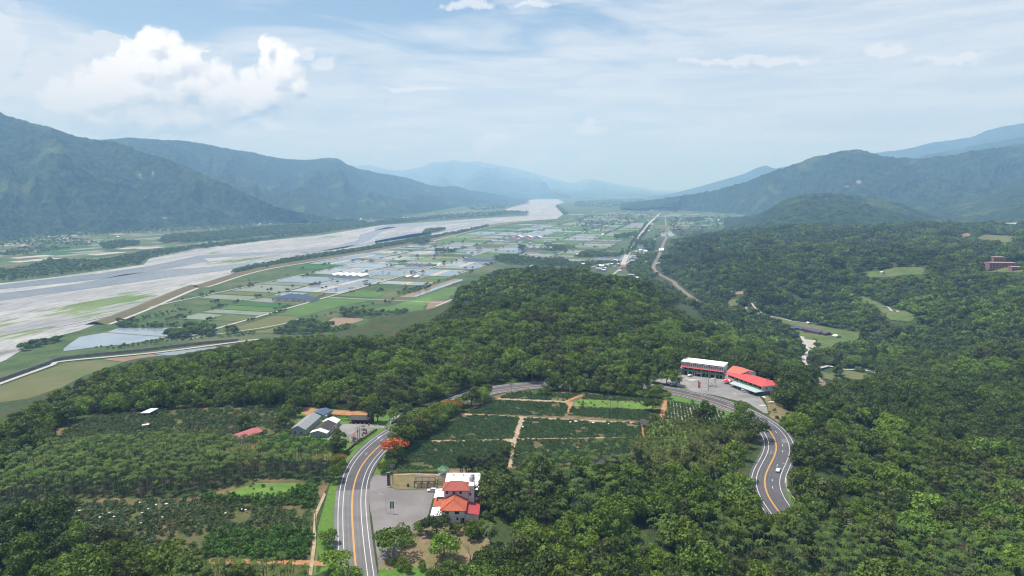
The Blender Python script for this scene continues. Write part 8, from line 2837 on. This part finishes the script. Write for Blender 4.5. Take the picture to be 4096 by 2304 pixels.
for k_, (a, b, lb) in enumerate(((1243, 830, 'narrow white platform roof on the left of the station tracks'), (1283, 825, 'wide white platform roof between the station tracks'))):
    g = G('V4', a, b, VZ)
    t_ = thing('platform_roof', lb, 'station', (g[0], g[1], VZ + 1.5), -R(13))
    w = (5, 11)[k_]
    q = MB(); q.box(-w / 2, w / 2, -40, 60, 4.4, 4.9); q.build('roof', M_whiteroof, t_)
    MB().box(-w / 2 + .5, w / 2 - .5, -42, 62, 0, .9).build('platform', M_conc, t_)
    for y in range(-36, 60, 12):
        MB().box(-.3, .3, y - .3, y + .3, .9, 4.4).build('post', M_steel, t_)
LB = [(480, 240), (520, 265), (560, 275), (500, 325), (530, 330), (650, 345), (690, 350), (660, 380), (640, 385), (720, 385), (600, 360), (660, 300), (440, 300), (560, 385), (860, 375), (780, 370), (100, 405), (170, 405), (230, 430), (320, 505), (300, 460), (1040, 240), (1170, 240), (1130, 272), (1010, 275), (875, 258), (1450, 280), (1100, 330), (1180, 328), (1650, 292), (1740, 258), (1940, 262), (2120, 260), (1720, 330), (1080, 165), (2300, 192), (2250, 190), (2170, 170), (2420, 162), (2450, 160), (215, 70), (1220, 265), (1520, 285), (980, 380), (900, 385)]
for i, (a, b) in enumerate(LB):
    rf_ = ['white', 'pale', 'grey', 'red', 'white'][int(RNG.integers(5))]
    w = float(RNG.choice([11, 14, 18]))
    wh = 'in the village at the foot of the left mountains' if 380 < a < 950 and b > 220 else 'scattered along the far river bank' if b > 220 else 'on the lower mountain slope'
    if b < 225:
        zz = VZ
    house('V1', a, b, w, w * .65, float(RNG.choice([4, 6])), rf_, RNG.uniform(0, 3.1), '%s house %s' % (RN[rf_], wh), '%s houses %s' % (RN[rf_], wh), flat=bool(RNG.random() < .3), z=VZ)
LB2 = [(400, 170), (430, 165), (530, 190), (560, 188), (660, 160), (690, 165), (740, 190), (960, 200), (1150, 160), (1200, 155), (1240, 170), (1270, 160), (1300, 165), (1330, 162), (1350, 185), (1390, 160), (1420, 175), (1460, 165), (1490, 180), (1520, 158), (1560, 160), (1580, 165), (1610, 155), (1640, 150), (1670, 160), (1700, 155), (1730, 165), (1760, 155), (1790, 160), (1830, 160), (1870, 150), (1970, 150), (2310, 135), (2340, 138), (1050, 165), (790, 195), (860, 205), (2460, 70), (2380, 62)]
for i, (a, b) in enumerate(LB2):
    rf_ = ['white', 'pale', 'white', 'grey', 'red'][int(RNG.integers(5))]
    w = float(RNG.choice([16, 20, 26]))
    house('V2', a, b, w, w * .6, 7.0, rf_, RNG.uniform(0, 3.1), '%s house in the long village under the far knoll' % RN[rf_], '%s houses under the far knoll' % RN[rf_], z=VZ)
FARV = [(330, 165), (460, 172), (750, 185), (1240, 160), (1130, 190), (560, 195), (260, 150), (1250, 78), (1180, 78), (1880, 60), (2000, 70), (2200, 60), (2300, 75), (2400, 65), (2450, 85), (2500, 60), (2380, 95), (2250, 130), (2050, 135), (2150, 240), (2240, 370), (2100, 385), (2150, 388), (1690, 355), (1650, 355), (1920, 408), (2300, 405), (2340, 320), (2560, 180), (2480, 150), (1760, 492), (1720, 487), (1180, 475), (1460, 455), (1560, 500)]
for i, (a, b) in enumerate(FARV):
    rf_ = ['white', 'pale', 'white'][int(RNG.integers(3))]
    w = 30.0 if b < 200 else 20.0
    house('V3', a, b, w, w * .5, 6.0, rf_, RNG.uniform(-.4, .4), '%s farm building on the far valley plain' % RN[rf_], '%s buildings on the far plain' % RN[rf_], z=VZ, name='farm_building', cat='building')
FAR4 = [(560, 85), (600, 82), (640, 90), (690, 88), (720, 60), (740, 84), (800, 66), (840, 92), (880, 70), (900, 125), (930, 130), (800, 155), (700, 55), (580, 130), (60, 80), (90, 85), (300, 270), (1000, 110), (1040, 60), (560, 60), (480, 65), (860, 60), (760, 50)]
for i, (a, b) in enumerate(FAR4):
    house('V4', a, b, 46.0, 20.0, 9.0, 'pale', RNG.uniform(-.4, .4), 'pale building in the distant town at the end of the plain', 'buildings of the distant town', z=VZ, name='town_building', cat='building')


def sheds_row(zk, a, b, n, w, l, h, roof, ang, label, group, dx, z=VZ, name='long_shed'):
    p0 = G(zk, a, b, z)
    for i in range(n):
        t_ = thing(name, label[i] if isinstance(label, (list, tuple)) else label, 'shed', (p0[0] + math.cos(ang) * i * dx, p0[1] + math.sin(ang) * i * dx, z + .9), ang, group)
        q = MB(); gwall(q, 0, w, 0, l, -1, h, h + w * .2); q.build('wall', HW[0], t_)
        q = MB(); gable(q, 0, w, 0, l, h, h + w * .2, .6, .25); facing(q.build('roof', HR[roof], t_))


ordn = ['leftmost', 'second', 'third', 'fourth', 'fifth']
sheds_row('V2', 1545, 728, 5, 17.5, 46, 4.5, 'white', -A16, ['%s of the five white-roofed sheds among the fish ponds' % o_ for o_ in ordn], 'white-roofed sheds among the ponds', 18.2)
sheds_row('V2', 975, 968, 3, 15, 60, 4.0, 'solar', -A16, ['%s of the solar-roofed sheds beside the main farm road' % o_ for o_ in ordn[:3]], 'solar-roofed sheds beside the farm road', 16.5)
sheds_row('V2', 1180, 975, 3, 13, 34, 4.0, 'solar', -A16, ['small solar-roofed shed, %s of the group touching the farm road' % o_ for o_ in ordn[:3]], 'small solar-roofed sheds', 14.5)
sheds_row('V2', 2310, 612, 4, 15, 50, 5.0, 'grey', -A16, ['%s of the grey sheds by the white gas dome' % o_ for o_ in ordn[:4]], 'grey sheds by the dome', 16)
sheds_row('V2', 2290, 740, 2, 12, 30, 3.5, 'white', -A16, ['white-roofed shed between two ponds, the %s one' % o_ for o_ in ('left', 'right')], 'white-roofed sheds between ponds', 22)
sheds_row('V3', 1500, 552, 4, 24, 50, 6, 'grey', -A16, ['%s of the grey farm halls beyond the wooded hill' % o_ for o_ in ordn[:4]], 'grey farm halls', 26)
sheds_row('V3', 890, 665, 4, 22, 55, 4, 'solar', -A16, ['%s of the solar-roofed sheds behind the hilltop' % o_ for o_ in ordn[:4]], 'solar sheds behind the hilltop', 23)
sheds_row('V3', 1305, 465, 2, 55, 30, 5, 'red', -A16, ['long pink-roofed shed on the plain, %s one' % o_ for o_ in ('the left', 'the right')], 'pink-roofed sheds', 60)
sheds_row('V3', 1395, 437, 3, 40, 24, 5, 'white', -A16, ['%s of the long white sheds far out on the plain' % o_ for o_ in ordn[:3]], 'long white far sheds', 44)
sheds_row('V3', 2040, 275, 3, 60, 24, 5, 'red', -A16, ['%s of the reddish sheds near the river bend' % o_ for o_ in ordn[:3]], 'reddish far sheds', 64)
g = G('V3', 655, 715, VZ)
dm = thing('gas_dome', 'round white gas dome beside the main farm road', 'dome', (g[0], g[1], VZ))
q = MB(); n = 16
rs_ = [(10 * math.cos(a), 10 * math.sin(a)) for a in np.linspace(0, math.pi / 2, 7)]
for (a, b) in zip(rs_[:-1], rs_[1:]):
    q.cyl(0, 0, a[1], b[1], a[0], max(b[0], .1), n)
q.build('shell', M_whiteroof, dm, True)
MB().cyl(0, 0, 0, .8, 10.8, 10.8, 16).build('ring', M_conc, dm)
g = G('V3', 1045, 545, VZ)
tw_ = house('V3', 1045, 545, 20, 14, 11, 'blue', -A16, 'tall blue-roofed building standing alone among the ponds', None, True, VZ, 'farm_building', 'building', True)
# buildings in the right-hand valley
bp = P3('M', 1640, 695)
for i, (a, b, w, l, lb) in enumerate(((1580, 680, 11, 30, 'left solar-roofed barn of the valley farm'), (1640, 690, 12, 32, 'right solar-roofed barn with dark red gable'), (1420, 645, 11, 24, 'solar-roofed shed behind trees in the valley farm'), (1350, 640, 9, 20, 'low narrow shed at the left end of the valley farm'))):
    p = P3('M', a, b)
    shed('farm_barn', lb, 'barn', p[0], p[1], R(22), w, l, 3.6, 1.8, mat('barn_red_wall', (.16, .055, .05), None, None, 1, .9, .1), M_solar, (), p[2], 'solar-roofed barns of the valley farm')
house('M', 1748, 705, 9, 7, 3, 'white', .2, 'small white-roofed hut at the right end of the valley farm', None, False, None, 'farm_hut', 'hut')
house('M', 1485, 580, 5, 5, 3, 'white', .2, 'tiny white-roofed hut on the field edge behind the barns', None, False, None, 'farm_hut', 'hut')
house('M', 1470, 1172, 8, 5, 3, 'red', .9, 'red and white roofed hut in the gully behind the hotel', None, False, None, 'farm_hut', 'hut')
house('M', 2175, 105, 6, 5, 3, 'white', .3, 'tiny white hut on the bright green hill meadow', None, False, None, 'farm_hut', 'hut')
for (a, b, w, l, h, lb) in ((2110, 885, 38, 14, 9, 'long brick-pink school building in the right-hand woods'), (2290, 880, 44, 14, 9, 'right half of the brick-pink school in the woods'), (2240, 835, 20, 14, 14, 'taller block rising behind the brick-pink school'), (2500, 905, 22, 12, 5, 'low pink annex at the right frame edge')):
    p = P3('RR', a, b)
    t_ = thing('school_building', lb, 'school', tuple(p), R(-6))
    MB().box(-w / 2, w / 2, 0, l, -2, h).build('wall', mat('brick_pink_wall', (.25, .14, .12), (.30, .18, .155), None, .2, .9, .1), t_)
    MB().box(-w / 2 - .5, w / 2 + .5, -.5, l + .5, h + .02, h + .8).build('roof', mat('brick_pink_roof', (.34, .22, .20), (.30, .20, .185), None, .2, .9, .1), t_)
    for f in range(int(h // 3)):
        for i in range(int(w // 5)):
            x = -w / 2 + 2.5 + i * 5
            MB().box(x - 1.6, x + 1.6, -.1, -.02, f * 3 + .9, f * 3 + 2.2).build('window', M_glass, t_)
# the long bridge far up the valley
a_, b_ = G('V4', 1080, 322, VZ + 7), G('V4', 2480, 311, VZ + 7)
br = thing('viaduct', 'long white viaduct crossing the plain in front of the right-hand mountain', 'bridge', (a_[0], a_[1], VZ))
dv = b_ - a_
q = MB(); q.slab([(0, -7, 9), (dv[0], dv[1] - 7, 9), (dv[0], dv[1] + 7, 9), (0, 7, 9)], 3.0); facing(q.build('deck', M_frame, br))
for i in range(22):
    p = dv * (i + .5) / 22
    MB().box(p[0] - 2, p[0] + 2, p[1] - 3, p[1] + 3, 0, 6).build('pier', M_conc, br)

# ================================================================== SINGLE TREES AND PALMS
def special(name, label, cat, x, y, s_, crown_me, trunk_me, group=None, rz=None, z=None, extra=()):
    t_ = thing(name, label, cat, (x, y, hz(x, y) if z is None else z), RNG.uniform(0, 6.28) if rz is None else rz, group)
    t_.scale = (s_, s_, s_)
    link('crown', crown_me, t_)
    if trunk_me is not None:
        link('trunk', trunk_me, t_)
    return t_


PO = [crown('poinciana_crown', 5.4, 3.6, 3.6, 20, 62, 0.44, L_mid, 700 + i, flat=.55, m2=L_orange, share2=(.95, .55, .25, 0.03)[i]) for i in range(4)]
FL = [crown('flat_crown', 5.6, 3.4, 3.4, 20, 66, 0.42, L_light, 720 + i, flat=.5) for i in range(2)]
PT = trunk_mesh('flat_trunk', 4.6, .24, 3.0, M_bark, 730, 5)
POIN = [('F', 2050, 960, 1.0, 0, 'orange poinciana in full bloom leaning over the left bend'), ('F', 2230, 760, .95, 3, 'green flat-crowned tree behind the orange poinciana'), ('F', 2300, 640, .9, 3, 'second green flat-crowned tree along the left bend'), ('F', 2430, 520, .9, 1, 'half-bloomed poinciana in the roadside row'),
        ('T', 230, 330, .95, 3, 'green flat-crowned tree in the middle of the roadside row'), ('T', 330, 290, 1.0, 3, 'broad green tree beyond the half-bloomed poinciana'), ('T', 420, 250, 1.0, 3, 'broad dark tree in the far half of the roadside row'), ('T', 500, 215, .9, 1, 'far poinciana with orange blossom patches'), ('T', 560, 205, .8, 1, 'orange-tipped poinciana next to the far one'), ('T', 630, 165, .8, 3, 'small green roadside tree near the palm clump')]
for (zk, a, b, s_, i, lb) in POIN:
    g = G(zk, a, b)
    special('poinciana_tree' if i < 2 else 'roadside_tree', lb, 'tree', g[0], g[1], s_ * 1.2, PO[i], PT)
CARD = [('N', 640, 640, 1.35, 'f0', 'spreading light green tree casting shade at the lot corner'), ('N', 780, 470, .9, 'b2', 'dark tree behind the spreading one at the lot corner'), ('N', 1040, 300, .62, 'b3', 'small round bright green tree left of the tall dark one'), ('N', 1270, 335, 1.0, 'b4', 'tall dark tree in front of the restaurant wall'),
        ('N', 1390, 680, 1.2, 'b3', 'tall light green tree in the middle of the garden'), ('N', 1560, 310, .55, 'b3', 'small green tree at the restaurant corner'), ('N', 1790, 400, .85, 'b7', 'dusky narrow tree beside the coconut palm'), ('N', 1480, 1090, 1.0, 'b0', 'dark broad tree below the light green one'), ('N', 870, 900, .42, 'b7', 'upright dark shrub on the mown grass, the left one'), ('N', 1060, 860, .45, 'b7', 'upright dark shrub on the mown grass, the right one'),
        ('N', 640, 780, .35, 'b2', 'small bush at the foot of the garden street lamp'), ('N', 760, 850, .55, 'b2', 'low spreading shrub on the mown grass'), ('N', 1640, 1120, .95, 'b3', 'bright tree at the bottom of the garden'), ('N', 1900, 1060, 1.0, 'b4', 'dark tree at the bottom right of the garden'),
        ('F', 1760, 390, 1.25, 'b6', 'big dark tree at the end of the farm stall'), ('F', 2035, 345, .85, 'b2', 'round tree by the farm side road, the nearer one'), ('F', 2210, 240, .85, 'b3', 'light round tree by the farm side road'), ('F', 2285, 240, .7, 'b2', 'round tree by the farm side road, the farther one'), ('F', 1100, 720, .95, 'b5', 'greyish olive tree at the corner of the yard'), ('F', 200, 290, .9, 'b2', 'bushy tree beside the orange plot'), ('F', 400, 290, .7, 'b0', 'dark bushy tree left of the grey shed'), ('F', 130, 480, .9, 'b0', 'dark tree at the left end of the grey shed'),
        ('F', 1090, 1110, .75, 'p1', 'small poinciana at the palm grove corner'), ('F', 1090, 1210, .9, 'b2', 'green tree on the verge above the palm shade'), ('F', 1010, 1380, .95, 'b3', 'bushy tree on the verge at the near left curve'),
        ('q3', 1655, 1290, .78, 'b3', 'bright green tree on the left verge, the farthest of three'), ('q3', 1690, 1440, 1.1, 'f1', 'broad bright tree on the left verge, the middle of three'), ('q3', 1740, 1530, 1.1, 'b3', 'bright tree on the left verge cut by the frame'),
        ('T', 1000, 585, .78, 'b4', 'round dark tree beside the dirt lane crossing'), ('T', 2255, 215, .9, 'b4', 'round dark tree at the end of the bright grass'), ('q4', 165, 540, .85, 'b2', 'tree on the roadside above the upper tea field'), ('H', 1480, 1180, .95, 'b3', 'light tree hiding the lane at the hotel exit'), ('H', 1440, 1230, .8, 'b2', 'tree just below the one at the hotel exit'),
        ('H', 560, 1000, .3, 'b2', 'bush at the end of the palm row by the hotel'), ('R', 640, 430, .27, 'b3', 'small bright tree beside the power pole'), ('R', 560, 490, .24, 'b2', 'bush on the corner grass by the lot'), ('R', 720, 270, .25, 'b0', 'dark bush under the orange poinciana'),
        ('BL', 330, 420, 1.15, 'b4', 'big dark tree at the orchard edge'), ('BL', 1880, 330, 1.1, 'b6', 'dark spreading tree behind the pink shed'), ('H', 2330, 1030, 1.1, 'b6', 'dark tree on the bare slope right of the yard'), ('H', 2120, 940, .8, 'b2', 'small tree above the broken slabs'), ('B', 1100, 1449, .9, 'b3', 'tree hiding the lower end of the right road')]
for (zk, a, b, s_, kd, lb) in CARD:
    g = G(zk, a, b)
    k_, i = kd[0], int(kd[1])
    cm, tm = (FL[i], PT) if k_ == 'f' else (PO[i], PT) if k_ == 'p' else (BL_CROWN[i], BL_TRUNK[i])
    special('garden_tree', lb, 'tree', g[0], g[1], s_, cm, tm)
# plantation hedge of light trees between the tea and the hotel road
n_ = 0
for (a, b) in [(1640, 40), (1700, 30), (1760, 42), (1830, 52), (1900, 58), (1960, 66), (2020, 74), (2080, 80), (2140, 88), (2200, 94), (2260, 100), (2320, 100), (2380, 96), (1720, 5), (1790, 8), (1860, 18), (1930, 28), (2000, 36), (2070, 46), (2140, 54), (2210, 62), (2280, 66), (2350, 72), (1580, 30), (1500, 25), (1420, 22), (1340, 15)]:
    g = G('T', a, b)
    if road_dist(g[:1], g[1:])[0][0] > 12:
        s_, kd = RNG.uniform(.48, .66), int(RNG.choice([1, 3, 3, 2]))
        lb = '%s %s tree in the thicket between tea field and hotel road, %s part' % ('taller' if s_ > .57 else 'lower', TONE[kd], 'left' if a < 1800 else 'middle' if a < 2150 else 'right')
        special('thicket_tree', lb, 'tree', g[0], g[1], s_, BL_CROWN[kd], BL_TRUNK[1], lb.replace('tree ', 'trees '))
# roadside bushes under the poincianas
for (a, b) in [(160, 430), (220, 400), (290, 370), (350, 340), (410, 315), (470, 285), (520, 260), (580, 235), (640, 205)]:
    g = G('T', a, b)
    if road_dist(g[:1], g[1:])[0][0] > 10:
        special('roadside_shrub', 'dark shrub in the row between road and tea field', 'shrub', g[0], g[1], RNG.uniform(.28, .42), BL_CROWN[int(RNG.choice([0, 1, 4]))], None, 'shrubs between road and tea field')
for i in range(26):
    g = G('H', RNG.uniform(1900, 2540), RNG.uniform(840, 1420))
    if in_poly([g[0]], [g[1]], BARE)[0]:
        special('slope_shrub', 'low green shrub on the bare slope right of the hotel yard', 'shrub', g[0], g[1], RNG.uniform(.16, .34), BL_CROWN[int(RNG.choice([1, 2, 3, 5]))], None, 'shrubs on the bare slope')
for (zk, x0, x1, y0, y1, n_, lb, gp) in (('R', 1950, 2060, 720, 1440, 22, 'leafy shrub on the waste ground right of the restaurant', 'shrubs right of the restaurant'), ('R', 1730, 1960, 1360, 1470, 12, 'leafy shrub below the flat red side roof', 'shrubs below the side roof'), ('q3', 1130, 1500, 990, 1055, 16, 'small shrub dotted over the bright grass patch', 'shrubs on the bright grass'), ('T', 1590, 2200, 118, 170, 16, 'small shrub on the bright strip of the tea field', 'shrubs on the bright tea strip')):
    for i in range(n_):
        g = G(zk, RNG.uniform(x0, x1), RNG.uniform(y0, y1))
        special('green_shrub', lb, 'shrub', g[0], g[1], RNG.uniform(.3, .5) if zk == 'R' else RNG.uniform(.1, .2), BL_CROWN[int(RNG.choice([1, 2, 3, 0]))], None, gp)
# fan palms behind the white roof
def fan_mesh(name, seed):
    rng = random.Random(seed)
    q = MB()
    h = 5.4
    for i in range(34):
        a = rng.uniform(0, 6.28)
        e = rng.uniform(-.5, 1.35)
        L = rng.uniform(1.1, 1.7)
        c = Vector((math.cos(a) * math.cos(e) * L, math.sin(a) * math.cos(e) * L, h + math.sin(e) * L))
        o = Vector((math.cos(a) * math.cos(e), math.sin(a) * math.cos(e), math.sin(e) - .25)).normalized()
        s = o.cross(Vector((0, 0, 1))).normalized()
        u = s.cross(o)
        n = 7
        base = c - o * .2
        for j in range(n):
            t0, t1 = -1.35 + 2.7 * j / n, -1.35 + 2.7 * (j + .72) / n
            d0 = (o * math.cos(t0) + s * math.sin(t0) - Vector((0, 0, .25)) * abs(math.sin(t0)))
            d1 = (o * math.cos(t1) + s * math.sin(t1) - Vector((0, 0, .25)) * abs(math.sin(t1)))
            q.add([base, base + d0 * 1.0, base + (d0 + d1) * .58 - u * .1, base + d1 * 1.0], [(0, 1, 2, 3)])
    return q.mesh(name, L_fan)


FN = [fan_mesh('fan_crown', 800 + i) for i in range(3)]
FT = MB().tube([(0, 0, -.5), (.1, 0, 2.6), (0, 0, 5.5)], [.2, .16, .14], 7).mesh('fan_trunk', M_palmbark)
for i in range(30):
    g = G('R', RNG.uniform(1600, 2260), RNG.uniform(500, 600))
    if i < 5:
        g = G('R', 1930 + i * 75, 620 + (i % 2) * 25)
    if -31 < g[0] < -14 and g[1] < 318:
        continue
    s_ = RNG.uniform(.95, 1.35)
    lb = '%s bushy fan palm behind the white restaurant roof, %s of the clump' % ('tall' if s_ > 1.15 else 'shorter', 'left end' if g[0] < -24 else 'middle' if g[0] < -12 else 'right end')
    special('fan_palm', lb, 'palm', g[0], g[1], s_, FN[i % 3], FT, lb.replace('palm', 'palms'))
CO = [palm_crown('coconut_crown', 7.5, 18, 4.4, 1.05, .62, L_coco, 820 + i, (.15, 1.25), .3, 6) for i in range(2)]
CT = MB().tube([(0, 0, -.5), (.25, .1, 3.5), (0, 0, 7.5)], [.22, .16, .13], 7).mesh('coconut_trunk', M_palmbark)
for (zk, a, b, s_, lb) in (('N', 2065, 462, 1.0, 'coconut palm with drooping fronds beside the restaurant garden'), ('q4', 1960, 1330, .9, 'pale coconut palm among the lower right woods'), ('BR', 2330, 800, .9, 'coconut palm at the right frame edge, the left one'), ('BR', 2500, 810, .9, 'coconut palm at the right frame edge, the right one'), ('BR', 1000, 600, .75, 'small coconut palm outside the right bend'), ('BL', 1200, 420, .7, 'yellowish palm at the top of the palm grove')):
    g = G(zk, a, b)
    special('coconut_palm', lb, 'palm', g[0], g[1], s_, CO[0 if s_ > .8 else 1], CT)
# bare tree
dt = thing('bare_tree', 'leafless bleached tree standing on the dry garden soil', 'tree', (*G('N', 1768, 722), 0))
rng_ = random.Random(9)


def branch(q, p, d, L, r, dep_):
    e = p + d * L
    q.tube([p, p + d * L * .5 + Vector((rng_.uniform(-.1, .1), rng_.uniform(-.1, .1), 0)), e], [r, r * .8, r * .55], 5)
    if dep_ > 0:
        for _ in range(3 if dep_ > 1 else 2):
            nd_ = (d + Vector((rng_.uniform(-.75, .75), rng_.uniform(-.75, .75), rng_.uniform(-.1, .5)))).normalized()
            branch(q, e, nd_, L * rng_.uniform(.6, .8), r * .55, dep_ - 1)


q = MB(); q.tube([(0, 0, -.4), (0.05, 0, 1.3), (.1, 0, 2.4)], [.24, .2, .17], 7); q.build('trunk', M_bark, dt)
for i in range(3):
    q = MB(); branch(q, Vector((.1, 0, 2.3)), Vector((math.cos(i * 2.1), math.sin(i * 2.1), 1.6)).normalized(), 2.0, .12, 3); q.build('limb', M_deadwood, dt)
print('objects', len(bpy.data.objects))
